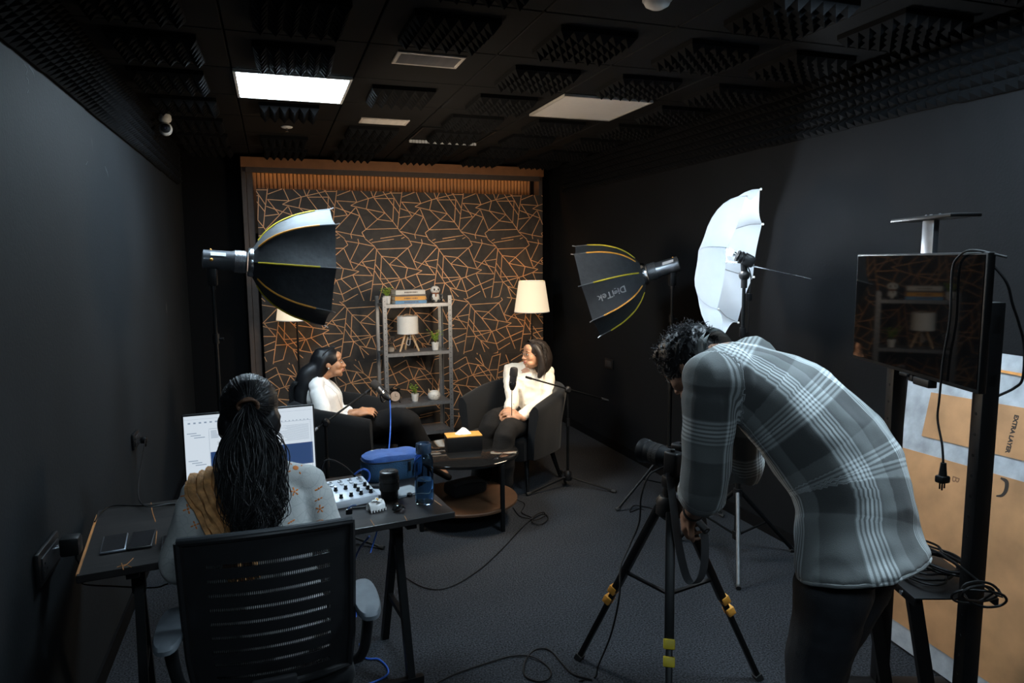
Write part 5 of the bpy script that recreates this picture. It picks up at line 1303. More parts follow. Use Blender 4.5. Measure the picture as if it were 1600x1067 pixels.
# ================================================================== leaning boards at the right wall
P0, P1_, P2_ = V((2.56, 2.30, 0.0)), V((2.52, 1.92, 0.0)), V((2.78, 1.93, 1.30))
bn = (P1_ - P0).cross(P2_ - P0).normalized()
if bn.x > 0: bn = -bn                                   # faces the room
be = (P1_ - P0).normalized(); bu = bn.cross(be).normalized()
if bu.z < 0: bu = -bu
def st(px, py):
    q = on_plane(px, py, P0, bn) - P0; return V((q.dot(be), q.dot(bu)))
t = thing('leaning_boards', 'brown cardboard-faced boards edged with grey tape leaning on the right wall', 'board', (P0.x, P0.y, 0), 0)
def bm_poly(poly, h0, h1):
    mb = MB(); M_ = axes(P0 + bn * h0, be, bu, be.cross(bu)); s = 1 if be.cross(bu).dot(bn) > 0 else -1
    mb.prism([(q[0], q[1]) for q in poly], (h1 - h0) * s, M_); return mb
tl, bl_ = st(1412, 588), st(1383, 985)
topv = st(1600, 557)[1]
M_tape = mat('grey_board', (0.34, 0.37, 0.40), 0.6, var=0.25, scale=14, bump=0.2, bscale=30)
M_card = mat('brown_board', (0.42, 0.22, 0.10), 0.6, var=0.22, scale=7)
lft = min(tl[0], bl_[0])
part(t, 'backing_board', bm_poly([(bl_[0] - .0, 0.012), (1.5, 0.012), (1.5, topv), (tl[0] - .0, topv)], -0.012, 0.0), M_tape, True, smooth=False)
a_, b_, c_ = st(1456, 613), st(1441, 681), st(1600, 720)
part(t, 'cardboard_sheet', bm_poly([a_, b_, (c_[0], c_[1]), (1.48, c_[1]), (1.48, st(1600, 618)[1])], 0.0, 0.004), M_card, True, smooth=False)
a2_, b2_ = st(1407, 698), st(1600, 753)
low = st(1388, 962)
part(t, 'cardboard_sheet', bm_poly([a2_, (low[0], low[1]), (1.48, low[1]), (1.48, b2_[1]), b2_], 0.0, 0.004), M_card, True, smooth=False)
part(t, 'edge_trim', bm_poly([(st(1560, 580)[0], st(1560, 581)[1]), (1.48, st(1600, 590)[1] - .01), (1.48, st(1600, 586)[1]), (st(1560, 577)[0], st(1560, 577)[1])], 0.0, 0.006), mat('orange_edge', (0.6, 0.25, 0.06), 0.5), True, smooth=False)
ink = mat('board_ink', (0.03, 0.022, 0.018), 0.7)
mid = on_plane(1584, 678, P0, bn)
p_a, p_b = on_plane(1590, 648, P0, bn), on_plane(1575, 708, P0, bn)
xx = (p_b - p_a).normalized(); yy = bn.cross(xx)
tx = text_mb('EXTRA LAYER', (p_b - p_a).length / 5.2 * 0.82, 0.0003, 0.0012)
mb = MB(); merged(mb, tx, axes((p_a + p_b) / 2 + bn * 0.0045, xx, yy, bn)); part(t, 'lettering', mb, ink, True, smooth=False)
mb = MB(); arc = [on_plane(x, y, P0, bn) + bn * .0045 for x, y in ((1565, 747), (1574, 753), (1573, 766), (1567, 774), (1558, 775))]; mb.tube(arc, [0.004, 0.009, 0.008, 0.006, 0.003], 8, True, 5, flat=None)
for v_ in range(len(mb.v)):
    q = mb.v[v_]; h = (q - P0).dot(bn); mb.v[v_] = q - bn * (h - 0.0042 - 0.0006 * (h > .0045))
part(t, 'stain', mb, ink, True, smooth=False)
tx = text_mb('B', 0.05, 0.0003); p_ = on_plane(1494, 749, P0, bn); mb = MB(); merged(mb, tx, axes(p_ + bn * .0045, xx, yy, bn)); part(t, 'lettering', mb, mat('faded_ink', (0.20, 0.10, 0.05), 0.7), True, smooth=False)

# ================================================================== cables on the floor
cable('floor_cable', [at(613, 876, z=.1), at(618, 885, z=.008), at(640, 906, z=.006), at(672, 920, z=.006), at(705, 916, z=.006), at(745, 893, z=.006), at(780, 862, z=.006), at(812, 828, z=.006), at(830, 812, z=.006), at(850, 803, z=.006), at(856, 811, z=.008), at(845, 819, z=.008), at(832, 816, z=.01), at(835, 806, z=.012), at(848, 800, z=.01), at(852, 805, z=.012), at(838, 812, z=.014), at(826, 810, z=.012), at(812, 806, z=.006), at(802, 793, z=.006)], 0.0032, M_cable, 'black cable on the carpet ending in a small coil near the coffee table')
cable('floor_cable', [at(660, 1080, z=.006), at(700, 1058, z=.006), at(730, 1046, z=.006), at(770, 1033, z=.006), at(800, 1025, z=.006), at(828, 1025, z=.010), at(850, 1036, z=.006), at(861, 1050, z=.006), at(855, 1062, z=.006), at(838, 1064, z=.006), at(820, 1055, z=.006), at(820, 1035, z=.006), at(832, 1018, z=.012), at(848, 1013, z=.006), at(862, 1018, z=.006), at(878, 1036, z=.006), at(895, 1053, z=.006), at(925, 1062, z=.006)], 0.0036, M_cable, 'black cable looping once on the carpet in the foreground')
cable('stand_cable', [at(1047, 700, d=4.7), at(1050, 740, d=4.7), at(1030, 800, z=.006), at(1000, 795, z=.006), at(985, 800, z=.006), at(990, 790, z=.006), at(1010, 792, z=.006), at(1040, 800, z=.006), at(1080, 800, z=.006), at(1120, 795, z=.006)], 0.0032, M_cable, 'black cable curling at the foot of the right softbox stand')
cable('blue_floor_cable', [at(577, 838, z=.70), at(560, 860, d=3.0), at(553, 890, z=.3), at(556, 960, z=.006), at(566, 1022, z=.006), at(592, 1030, z=.006), at(606, 1045, z=.006), at(600, 1058, z=.006), at(560, 1075, z=.006)], 0.004, M_bcable, 'blue cable dropping from the desk to the floor by the office chair')
# ================================================================== people
from mathutils.bvhtree import BVHTree
def fuse(mb, voxel, it=6, fac=0.5):
    """one continuous surface from overlapping closed pieces"""
    me = mb.mesh('tmp'); ob = bpy.data.objects.new('tmp', me); COL.objects.link(ob)
    m = ob.modifiers.new('r', 'REMESH'); m.mode = 'VOXEL'; m.voxel_size = voxel; m.use_smooth_shade = True
    if it:
        s = ob.modifiers.new('s', 'SMOOTH'); s.iterations = it; s.factor = fac
    dg = bpy.context.evaluated_depsgraph_get(); out = bpy.data.meshes.new_from_object(ob.evaluated_get(dg))
    bpy.data.objects.remove(ob); bpy.data.meshes.remove(me)
    return out
def coords(me):
    a = np.empty(len(me.vertices) * 3); me.vertices.foreach_get('co', a); return a.reshape(-1, 3)
def normals(me):
    a = np.empty(len(me.vertices) * 3); me.vertex_normals.foreach_get('vector', a); return a.reshape(-1, 3)
def wrinkle(me, amp, freq, seed=0.0, stretch=(1, 1, 1), ridged=True, M=None):
    co = coords(me); no = normals(me); S = V(stretch)
    for i in range(len(co)):
        p = V(co[i]); q = M @ p if M is not None else p
        q = V((q.x * S.x, q.y * S.y, q.z * S.z)) * freq + V((seed, seed * 2, -seed))
        n = noise.noise(q); 
        if ridged: n = 1 - 2 * abs(n)
        n += 0.4 * noise.noise(q * 2.7)
        co[i] += no[i] * (n * amp)
    me.vertices.foreach_set('co', co.ravel()); me.update()
def link_mesh(name, me, m, parent=None, inv=None):
    if inv is not None: me.transform(inv)
    o = bpy.data.objects.new(name, me); COL.objects.link(o)
    me.materials.clear()
    for q in (m if isinstance(m, (list, tuple)) else [m]): me.materials.append(q)
    me.polygons.foreach_set('use_smooth', [True] * len(me.polygons)); me.polygons.foreach_set('material_index', [0] * len(me.polygons))
    if parent is not None: o.parent = parent
    return o
def torso(mb, rings, n=28, e=2.3):
    """rings: (centre, side vector, front vector, half width, half depth)"""
    out = []
    for c, s, f, w, d in rings:
        c, s, f = V(c), V(s).normalized(), V(f).normalized(); r = []
        for k in range(n):
            a = 2 * PI * k / n; ca, sa = math.cos(a), math.sin(a)
            r.append(c + s * (w * math.copysign(abs(ca) ** (2 / e), ca)) + f * (d * math.copysign(abs(sa) ** (2 / e), sa)))
        out.append(r)
    # resample between rings
    fin = []
    for i in range(len(out) - 1):
        for q in range(3): fin.append([out[i][k].lerp(out[i + 1][k], q / 3) for k in range(n)])
    fin.append(out[-1]); mb.loft(fin)
def limb(mb, pts, rad, seg=14, drop=0.7):
    pts = [V(p) for p in pts]; pts[0] = pts[0] + (pts[1] - pts[0]).normalized() * rad[0] * drop       # shoulder / hip roundness stays inside
    mb.tube(pts, rad, seg, True, 5, round_caps=True)
def head_parts(mb, M, k=1.0):
    """adds skull, face, nose, ears to mb; local +Y is the face, +Z up"""
    o = mb.m; mb.m = M @ Matrix.Diagonal((k, k, k, 1))
    E = lambda c, r, R_=None: mb.ell(c, r, R_, 20, 14)
    E((0, -0.014, 0.032), (0.073, 0.092, 0.083)); E((0, 0.02, -0.02), (0.060, 0.068, 0.086)); E((0, 0.028, -0.062), (0.048, 0.056, 0.044)); E((0, 0.068, -0.092), (0.021, 0.018, 0.017))
    E((0, 0.056, 0.05), (0.05, 0.03, 0.035))
    for s in (-1, 1):
        E((s * 0.034, 0.056, -0.022), (0.025, 0.027, 0.028)); E((s * 0.029, 0.076, 0.024), (0.022, 0.012, 0.008)); E((s * 0.030, 0.05, -0.07), (0.024, 0.035, 0.026))
        E((s * 0.011, 0.095, -0.030), (0.009, 0.011, 0.008))
        E((s * 0.073, -0.012, -0.006), (0.008, 0.019, 0.030), Matrix.Rotation(s * 0.3, 4, 'Z') @ Matrix.Rotation(0.2, 4, 'X'))
        E((s * 0.030, 0.078, 0.006), (0.015, 0.010, 0.011))
    mb.tube([(0, 0.080, 0.022), (0, 0.096, -0.008), (0, 0.107, -0.027)], [0.008, 0.009, 0.011], 10, True, 3, round_caps=True)
    E((0, 0.086, -0.052), (0.021, 0.012, 0.007)); E((0, 0.083, -0.064), (0.018, 0.012, 0.008))
    mb.m = o
def face_details(body, M, k, inv, skin_lip, brow_m, glasses=False):
    S = inv @ M @ Matrix.Diagonal((k, k, k, 1))
    def pt(name, fn, m, par=body):
        mb = MB(); mb.m = S; fn(mb); return part(par, name, mb, m)
    def eyes(mb):
        for s in (-1, 1): mb.ell((s * 0.030, 0.0835, 0.005), (0.0125, 0.0075, 0.0065))
    e = pt('eyes', eyes, mat('eye_white', (0.7, 0.66, 0.62), 0.15, var=0))
    def iris(mb):
        for s in (-1, 1): mb.ell((s * 0.030, 0.0885, 0.005), (0.0055, 0.003, 0.0055))
    pt('irises', iris, mat('iris_brown', (0.02, 0.01, 0.006), 0.1, var=0), e)
    def lid(mb):
        for s in (-1, 1): mb.tube([(s * 0.045, 0.076, 0.006), (s * 0.038, 0.0865, 0.0115), (s * 0.030, 0.0905, 0.013), (s * 0.021, 0.0885, 0.010), (s * 0.016, 0.084, 0.004)], [0.001, 0.0018, 0.002, 0.0016, 0.001], 6, True, 4)
    pt('eyelashes', lid, brow_m)
    def brow(mb):
        for s in (-1, 1): mb.tube([(s * 0.050, 0.073, 0.024), (s * 0.038, 0.085, 0.031), (s * 0.024, 0.090, 0.030), (s * 0.013, 0.089, 0.027)], [0.0012, 0.0028, 0.003, 0.002], 6, True, 4)
    pt('eyebrows', brow, brow_m)
    def lips(mb):
        mb.tube([(-0.021, 0.086, -0.057), (-0.010, 0.0955, -0.053), (0, 0.097, -0.0535), (0.010, 0.0955, -0.053), (0.021, 0.086, -0.057)], [0.001, 0.0036, 0.0036, 0.0036, 0.001], 8, True, 4)
        mb.tube([(-0.019, 0.086, -0.060), (-0.009, 0.0935, -0.0635), (0, 0.095, -0.0645), (0.009, 0.0935, -0.0635), (0.019, 0.086, -0.060)], [0.001, 0.0044, 0.005, 0.0044, 0.001], 8, True, 4)
    pt('lips', lips, skin_lip)
    if glasses:
        def gl(mb):
            for s in (-1, 1):
                pts = [(s * 0.031 + 0.021 * math.cos(a), 0.102 - 0.004 * abs(math.cos(a)), 0.002 + 0.018 * math.sin(a)) for a in [2 * PI * q / 20 for q in range(21)]]
                mb.tube(pts, 0.0014, 6); mb.tube([(s * 0.052, 0.098, 0.006), (s * 0.074, 0.04, 0.008), (s * 0.079, -0.01, 0.008)], 0.0014, 6, True, 4)
            mb.tube([(-0.010, 0.103, 0.006), (0, 0.106, 0.008), (0.010, 0.103, 0.006)], 0.0014, 6, True, 4)
        pt('glasses', gl, M_blackm)
def hand(mb, wrist, d, nrm, side, curl=0.5, k=1.0, spread=0.12, thumb=0.6):
    """d: towards the fingers, nrm: out of the back of the hand, side: +1 / -1 which side the thumb leaves (along d x nrm)"""
    d = V(d).normalized(); nrm = V(nrm); nrm = (nrm - d * nrm.dot(d)).normalized(); s = d.cross(nrm) * side
    M = axes(V(wrist) + d * 0.045 * k, s, d, nrm)
    mb.box((0, 0, 0), (0.078 * k, 0.088 * k, 0.028 * k), 0.013 * k, M, seg=3)
    mb.tube([V(wrist) - d * 0.03, V(wrist) + d * 0.03], [0.026 * k, 0.027 * k], 12, round_caps=True)
    L = [(0.040, 0.024, 0.020), (0.044, 0.028, 0.021), (0.041, 0.026, 0.020), (0.032, 0.020, 0.017)]
    for i in range(4):
        x = (0.031 - 0.0207 * i) * k; base = V(wrist) + d * (0.083 - 0.004 * abs(i - 1.2)) * k + s * x
        dir_ = (d + s * spread * (1.5 - i) * 0.6).normalized(); p = base; pts = [p - dir_ * 0.02 * k]; pts.append(p); ang = 0
        for j in range(3):
            ang += curl * (0.75 if j == 0 else 1.0) * (1 + 0.12 * i)
            q = dir_ * math.cos(ang) - nrm * math.sin(ang); p = p + q * L[i][j] * k; pts.append(p)
        mb.tube(pts, [0.0095 * k, 0.0092 * k, 0.0086 * k, 0.008 * k, 0.0066 * k], 10, True, 0, round_caps=True)
    tb = V(wrist) + d * 0.022 * k + s * 0.034 * k; td = (d * 0.75 + s * 0.75 - nrm * 0.25).normalized()
    t2 = (d * (0.9) + s * (0.5 - thumb) - nrm * 0.45).normalized()
    mb.tube([tb - td * 0.015 * k, tb, tb + td * 0.036 * k, tb + td * 0.036 * k + t2 * 0.032 * k, tb + td * 0.036 * k + t2 * 0.056 * k], [0.012 * k, 0.0125 * k, 0.011 * k, 0.010 * k, 0.007 * k], 10, round_caps=True)
def strands(mb, guides, n, jit, r0=0.0016, seed=1, wave=0.0, wfreq=3.0, seg=4, sm=5):
    r = random.Random(seed)
    for k in range(n):
        g = guides[k % len(guides)] if r.random() < .5 else None
        if g is None:
            a, b = r.choice(guides), r.choice(guides); j = guides.index(a); b = guides[(j + 1) % len(guides)] if r.random() < .8 else a
            w = r.random(); m = min(len(a), len(b)); g = [V(a[i]).lerp(V(b[i]), w) for i in range(m)]
        off = V((r.gauss(0, 1), r.gauss(0, 1), r.gauss(0, 1))) * jit
        pts = []; ph = r.uniform(0, 6.3); m = len(g); cut_ = r.uniform(0.8, 1.0)
        g = smooth_path(g, sm); m = len(g); last = max(3, int(m * cut_))
        for i in range(last):
            t_ = i / (m - 1); o = off * (0.25 + 0.75 * t_)
            if wave: o = o + V((math.sin(wfreq * 6.28 * t_ + ph), math.cos(wfreq * 6.28 * t_ * 0.9 + ph * 1.7), 0.3 * math.sin(wfreq * 5 * t_ + ph))) * wave * t_ ** 0.7
            pts.append(V(g[i]) + o)
        rr = [r0 * (1.0 - 0.75 * (i / (last - 1)) ** 2) for i in range(last)]
        mb.tube(pts, rr, seg, False)
def skin_mat(name, col):
    m = mat(name, col, 0.5, var=0.1, scale=35, bump=0.05, bscale=300)
    b = m.node_tree.nodes['Principled BSDF']; b.inputs['Subsurface Weight'].default_value = 0.0
    return m
M_skin1 = skin_mat('skin_warm', (0.39, 0.19, 0.10)); M_skin2 = skin_mat('skin_warm_light', (0.41, 0.21, 0.12)); M_skin3 = skin_mat('skin_brown', (0.25, 0.135, 0.085)); M_skin4 = skin_mat('skin_tan', (0.42, 0.25, 0.17))
M_lip = mat('lip_rose', (0.33, 0.10, 0.08), 0.4)
M_hair = mat('hair_black', (0.0055, 0.0055, 0.0065), 0.45, var=0.3, scale=60, spec=0.35)
M_hair2 = mat('hair_dark_brown', (0.012, 0.0085, 0.007), 0.5, var=0.3, scale=60, spec=0.45)
ZU = V((0, 0, 1))
def horiz(a): return V((math.cos(a), math.sin(a), 0))
def person(mb_body, label, skin, base, voxel=0.0052):
    me = fuse(mb_body, voxel, 5, 0.5)
    inv = Matrix.Translation(-V(base)); o = link_mesh('person', me, skin, None, inv); o.location = base; tag(o, label, 'person'); THINGS[o.name] = inv
    return o, inv
def cloth(parent, name, mb, m, inv, voxel=0.008, it=8, amp=0.004, freq=9, seed=0.0, stretch=(1, 1, 1), uvfn=None, ridged=True):
    me = fuse(mb, voxel, it, 0.5); wrinkle(me, amp, freq, seed, stretch, ridged)
    if uvfn is not None:
        co = coords(me); at_ = me.attributes.new('weave', 'FLOAT_VECTOR', 'POINT')
        at_.data.foreach_set('vector', np.array([uvfn(V(p)) for p in co]).ravel())
    return link_mesh(name, me, m, parent, inv)
def seg_near(p, pts):
    """nearest point on polyline: arc length, offset vector, index"""
    best = None; acc = 0
    for a, b in zip(pts, pts[1:]):
        ab = b - a; t_ = max(0, min(1, (p - a).dot(ab) / ab.length_squared)); q = a + ab * t_; dd = (p - q).length
        if best is None or dd < best[0]: best = (dd, acc + ab.length * t_, p - q, ab.normalized())
        acc += ab.length
    return best

# ------------------------------------------------------------------ seated woman, white blazer (left)
f = horiz(math.radians(-12)); s = f.cross(ZU)            # s: her right, towards the camera
u = (ZU - f * 0.16).normalized(); ft = s.cross(u) * -1
ft = u.cross(s)
if ft.dot(f) < 0: ft = -ft
pel = V((0.335, 5.06, 0.52)); nb = pel + u * 0.365
hc = at(516, 567, d=4.98)
shR, shL = nb + s * 0.155 - u * 0.035, nb - s * 0.155 - u * 0.035
elR, wrR = at(512, 664, d=4.72), at(558, 646, d=4.71); hR = at(576, 642, d=4.73)
elL, wrL = shL + f * 0.02 - ZU * 0.24 - s * 0.05, at(570, 644, d=4.86)
hipR, hipL = pel + s * 0.085 - ZU * 0.02, pel - s * 0.085 - ZU * 0.02
knR, knL = at(630, 655, d=4.80), at(640, 678, d=5.0)
anR, anL = V((1.00, 4.86, 0.30)), V((0.90, 5.05, 0.09))
def legs_body(mb, q=1.0):
    for h, k_, a_ in ((hipR, knR, anR), (hipL, knL, anL)):
        limb(mb, [h, h.lerp(k_, .5), k_, k_.lerp(a_, .35), a_], [0.082 * q, 0.072 * q, 0.055 * q, 0.052 * q, 0.034 * q])
B = MB()
torso(B, [(pel - u * 0.08, s, ft, .13, .10), (pel, s, ft, .145, .105), (pel + u * .14, s, ft, .115, .085), (pel + u * .26, s, ft, .14, .10), (nb - u * 0.03, s, ft, .13, .07), (nb + u * 0.01, s, ft, .06, .05)])
legs_body(B)
limb(B, [nb - u * .03, nb + u * .03, hc - ZU * .06], [0.052, 0.046, 0.046])
hf = (f * 0.98 + V((0.0, 0.06, 0.03))).normalized(); hx = hf.cross(ZU).normalized(); HM = axes(hc, hx, hf, hx.cross(hf))
head_parts(B, HM, 0.95)
limb(B, [shR, elR, wrR], [.045, .036, .026]); limb(B, [shL, elL, wrL], [.045, .036, .026])
hand(B, wrR, (hR - wrR) + V((0, 0, -.0)), (V((0.1, -0.5, 0.9))), -1, 0.42, 0.9)
hand(B, wrL, (at(590, 650, d=4.84) - wrL), V((0.2, -0.3, 0.8)), 1, 0.45, 0.9)
for a_, dd in ((anR, V((0.8, -0.2, -0.55))), (anL, V((0.95, -0.2, -0.1)))):
    limb(B, [a_, a_ + dd.normalized() * 0.09 + V((0, 0, -.03)), a_ + dd.normalized() * 0.17 + V((0, 0, -.035))], [.033, .034, .022])
wl, inv = person(B, 'woman in white blazer and black trousers seated in profile, long black hair', M_skin1, V((0.335, 5.06, 0.425)))
face_details(wl, HM, 0.95, inv, M_lip, M_hair)
M_blazer = mat('white_blazer', (0.72, 0.68, 0.64), 0.75, var=0.05, scale=50, bump=0.12, bscale=300)
J = MB()
torso(J, [(pel - u * 0.05 + f * .01, s, ft, .165, .13), (pel + u * .06, s, ft, .16, .125), (pel + u * .15, s, ft, .145, .125), (pel + u * .25, s, ft, .158, .13), (nb - u * 0.05, s, ft, .15, .092), (nb - u * 0.005, s, ft, .075, .062)])
for a_, b_, c_ in ((shR, elR, wrR), (shL, elL, wrL)):
    limb(J, [a_ + u * .005, a_.lerp(b_, .5), b_, b_.lerp(c_, .55)], [.056, .054, .051, .044]); limb(J, [nb - u * .015, a_ + u * .012], [.056, .05], 14, 0)
jk = cloth(wl, 'blazer', J, M_blazer, inv, 0.008, 8, 0.0045, 11, 1.3, (1, 1, .7))
# lapels and the gap of the blouse
bv = BVHTree.FromObject(jk, bpy.context.evaluated_depsgraph_get())
def drape(pts, bvh, inv_, off):
    out = []
    for p in pts:
        q, n_, i_, d_ = bvh.find_nearest(inv_ @ V(p)); out.append((q + n_ * off, n_))
    return out
def ribbon(parent, name, pts, w, m, bvh, inv_, off=0.004, th=0.003, sm=5):
    P = drape(smooth_path(pts, sm), bvh, inv_, off); mb = MB(); rows = []
    for i, (q, n_) in enumerate(P):
        tg = (P[min(i + 1, len(P) - 1)][0] - P[max(i - 1, 0)][0]).normalized(); sd = tg.cross(n_).normalized(); ww = w[0] + (w[1] - w[0]) * (math.sin(PI * i / (len(P) - 1)) if len(w) == 2 else 0)
        rows.append([q - sd * ww, q + n_ * th * .6, q + sd * ww])
    mb.sheet(rows, th); return part(parent, name, mb, m)
for q in (1, -1):
    ribbon(jk, 'lapel', [nb + s * q * 0.065 - ft * 0.01 + u * .0, nb + s * q * 0.06 + ft * 0.06 - u * .05, nb + s * q * .045 + ft * .11 - u * .13, pel + s * q * 0.02 + ft * .14 + u * .13, pel + ft * 0.15 + u * .04], (0.012, 0.03), M_blazer, bv, inv)
ribbon(jk, 'blouse', [nb + ft * 0.065 - u * .015, nb + ft * .10 - u * .08, pel + ft * .13 + u * .2], (0.008, 0.02), mat('blouse_grey', (0.5, 0.49, 0.47), 0.7), bv, inv, 0.0015, .002)
M_trous = mat('black_trousers', (0.0045, 0.0045, 0.005), 0.9, var=0.2, scale=60, spec=0.2)
T_ = MB(); torso(T_, [(pel - u * 0.085, s, ft, .15, .125), (pel, s, ft, .16, .125), (pel + u * .05, s, ft, .14, .11)])
for h, k_, a_ in ((hipR, knR, anR), (hipL, knL, anL)):
    limb(T_, [h, h.lerp(k_, .5), k_, k_.lerp(a_, .4), a_ + (k_ - a_).normalized() * .03], [0.098, 0.092, 0.078, 0.088, 0.085])
cloth(wl, 'trousers', T_, M_trous, inv, 0.010, 8, 0.006, 7, 4.0)
mb = MB()
for a_, dd in ((anR, V((0.8, -0.2, -0.55))), (anL, V((0.95, -0.2, -0.1)))):
    dd.normalize(); mb.tube([a_ - dd * .02 - V((0, 0, .03)), a_ + dd * .06 - V((0, 0, .04)), a_ + dd * .19 - V((0, 0, .05))], [.034, .04, .026], 12, True, 4, round_caps=True)
part(wl, 'shoes', mb, M_black, True)
# hair: long, parted, falling behind the shoulder
def Lp(M, k, p): return M @ (V(p) * k)
Hm = MB(); HMs = HM @ Matrix.Diagonal((.95, .95, .95, 1)); Hm.m = HMs
Hm.ell((0, -0.022, 0.036), (0.082, 0.098, 0.088), None, 24, 16)
Hm.tube([(0, -0.075, 0.03), (0, -0.10, -0.04), (0, -0.105, -0.12), (0, -0.11, -0.2)], [0.07, 0.066, 0.06, 0.05], 16, True, 4, round_caps=True)
for q in (-1, 1): Hm.tube([(q * 0.055, -0.012, 0.06), (q * 0.074, -0.05, 0.01), (q * 0.076, -0.085, -0.07), (q * 0.083, -0.105, -0.16)], [0.03, 0.028, 0.035, 0.035], 12, True, 4, round_caps=True)
Hm.m = Matrix.Identity(4)
hb_ = nb - ft * 0.10; 
Hm.tube([Lp(HM, .95, (0, -0.10, -0.12)), hb_ - u * 0.02 + s * 0.05, hb_ - u * .16 + s * 0.09 - f * .03, hb_ - u * .27 + s * .09 - f * .03], [0.06, 0.06, 0.055, 0.035], 16, True, 5, round_caps=True)
Hm.tube([Lp(HM, .95, (0.01, -0.06, 0.05)), Lp(HM, .95, (0.02, -0.085, -0.03)), nb + u * .045 - ft * .07 + s * .03, nb - u * .05 - ft * .10 + s * .06, nb - u * .20 - ft * .12 + s * .09], [.072, .074, .07, .062, .045], 16, True, 5, round_caps=True)
Hm.tube([Lp(HM, .95, (-0.074, 0.01, 0.0)), Lp(HM, .95, (-0.085, 0.02, -0.09)), nb + ft * .085 - s * .10 - u * .03, nb + ft * .115 - s * .09 - u * .14], [.026, .03, .03, .015], 12, True, 5, round_caps=True)
me = fuse(Hm, 0.008, 6); 
hm2 = MB(); hm2.add([tuple(v.co) for v in me.vertices], [tuple(p.vertices) for p in me.polygons])
gd = []
for k in range(16):
    a = -0.95 + 1.9 * k / 15; x0 = math.sin(a) * 0.085
    gd.append([Lp(HM, .95, (x0 * .35, 0.045 - abs(a) * .015, 0.122 - abs(a) * .02)), Lp(HM, .95, (x0, -0.03, 0.108 - abs(a) * .025)), Lp(HM, .95, (x0 * 1.12, -0.112 + abs(a) * .06, 0.02)), Lp(HM, .95, (x0 * 1.15, -0.155 + abs(a) * .06, -0.09)), hb_ + u * 0.0 + s * (x0 * 1.0 + .04) - f * .065, hb_ - u * .15 + s * (x0 + .08) - f * .085, hb_ - u * .32 + s * (x0 * 1.2 + .09) - f * .07])
strands(hm2, gd, 260, 0.008, 0.0022, 3, 0.006, 1.6)
part(wl, 'hair', hm2, M_hair, True, angle=180)
mb = MB(); mb.ell(Lp(HM, .95, (0.079, -0.008, -0.03)), 0.0055); part(wl, 'earring', mb, mat('pearl', (0.8, 0.72, 0.65), 0.2), True)
ph_ = at(600, 654, d=4.8); t = thing('handheld_phone', 'white phone held in the lap of the woman in blazer', 'phone', (ph_.x, ph_.y, ph_.z - 0.02), -0.2)
mb = MB(); mb.box((0, 0, 0), (0.12, 0.06, 0.008), 0.003, Matrix.Rotation(0.15, 4, 'X')); part(t, 'body', mb, M_white); mb = MB(); mb.box((0, 0, 0.0045), (0.11, 0.054, 0.001), 0, Matrix.Rotation(.15, 4, 'X')); part(t, 'screen', mb, MATS['phone_glass'])

# ------------------------------------------------------------------ seated woman, cream shirt (right)
f = horiz(math.radians(231)); s = ZU.cross(f)            # s: her left, towards the camera
u = (ZU - f * 0.14).normalized(); ft = s.cross(u)
if ft.dot(f) < 0: ft = -ft
pel = V((1.885, 5.13, 0.51)); nb = pel + u * 0.355
hc = at(834, 553, d=5.45)
shN, shF = nb + s * 0.16 - u * 0.035, nb - s * 0.16 - u * 0.035
elN, wrN = pel + s * 0.185 + f * 0.05 + V((0, 0, 0.125)), at(812, 652, d=5.04)
elF, wrF = at(800, 628, d=5.35), at(796, 638, d=5.10)
hipN, hipF = pel + s * 0.085 - ZU * 0.02, pel - s * 0.085 - ZU * 0.02
knN, knF = at(790, 676, d=4.92), at(768, 660, d=5.08)
anN, anF = V((1.50, 4.62, 0.09)), V((1.40, 4.83, 0.09))
B = MB()
torso(B, [(pel - u * 0.08, s, ft, .13, .10), (pel, s, ft, .145, .105), (pel + u * .14, s, ft, .115, .085), (pel + u * .27, s, ft, .14, .10), (nb - u * 0.03, s, ft, .13, .07), (nb + u * 0.01, s, ft, .06, .05)])
for h, k_, a_ in ((hipN, knN, anN), (hipF, knF, anF)):
    limb(B, [h, h.lerp(k_, .5), k_, k_.lerp(a_, .35), a_], [0.082, 0.072, 0.055, 0.052, 0.034])
limb(B, [nb - u * .03, nb + u * .03, hc - ZU * .06], [0.052, 0.046, 0.046])
hf = V((-0.97, -0.20, -0.02)).normalized(); hx = hf.cross(ZU).normalized(); HM = axes(hc, hx, hf, hx.cross(hf))
head_parts(B, HM, 0.94)
limb(B, [shN, elN, wrN], [.045, .036, .026]); limb(B, [shF, elF, wrF], [.045, .036, .026])
hand(B, wrN, at(788, 643, d=5.0) - wrN, V((0.1, -0.6, 0.6)), 1, 0.5, 0.9)
hand(B, wrF, at(784, 650, d=5.04) - wrF, V((-0.4, -0.4, 0.8)), -1, 0.55, 0.9)
for a_ in (anN, anF): limb(B, [a_, a_ + f * 0.08 + V((0, 0, -.04)), a_ + f * 0.17 + V((0, 0, -.05))], [.033, .034, .022])
wr, inv = person(B, 'woman in cream shirt and dark trousers seated on the right, wearing glasses', M_skin2, V((1.885, 5.13, 0.425)))
face_details(wr, HM, 0.94, inv, M_lip, M_hair, True)
M_cream = mat('cream_shirt', (0.74, 0.68, 0.58), 0.75, var=0.05, scale=60, bump=0.1, bscale=300)
J = MB()
torso(J, [(pel - u * 0.03, s, ft, .15, .118), (pel + u * .08, s, ft, .142, .112), (pel + u * .15, s, ft, .135, .105), (pel + u * .27, s, ft, .155, .118), (nb - u * 0.05, s, ft, .15, .086), (nb - u * 0.01, s, ft, .07, .058)])
for a_, b_, c_ in ((shN, elN, wrN), (shF, elF, wrF)):
    limb(J, [a_ + u * .005, a_.lerp(b_, .5), b_, b_.lerp(c_, .5), b_.lerp(c_, .93)], [.055, .053, .050, .046, .038]); limb(J, [nb - u * .015, a_ + u * .012], [.056, .05], 14, 0)
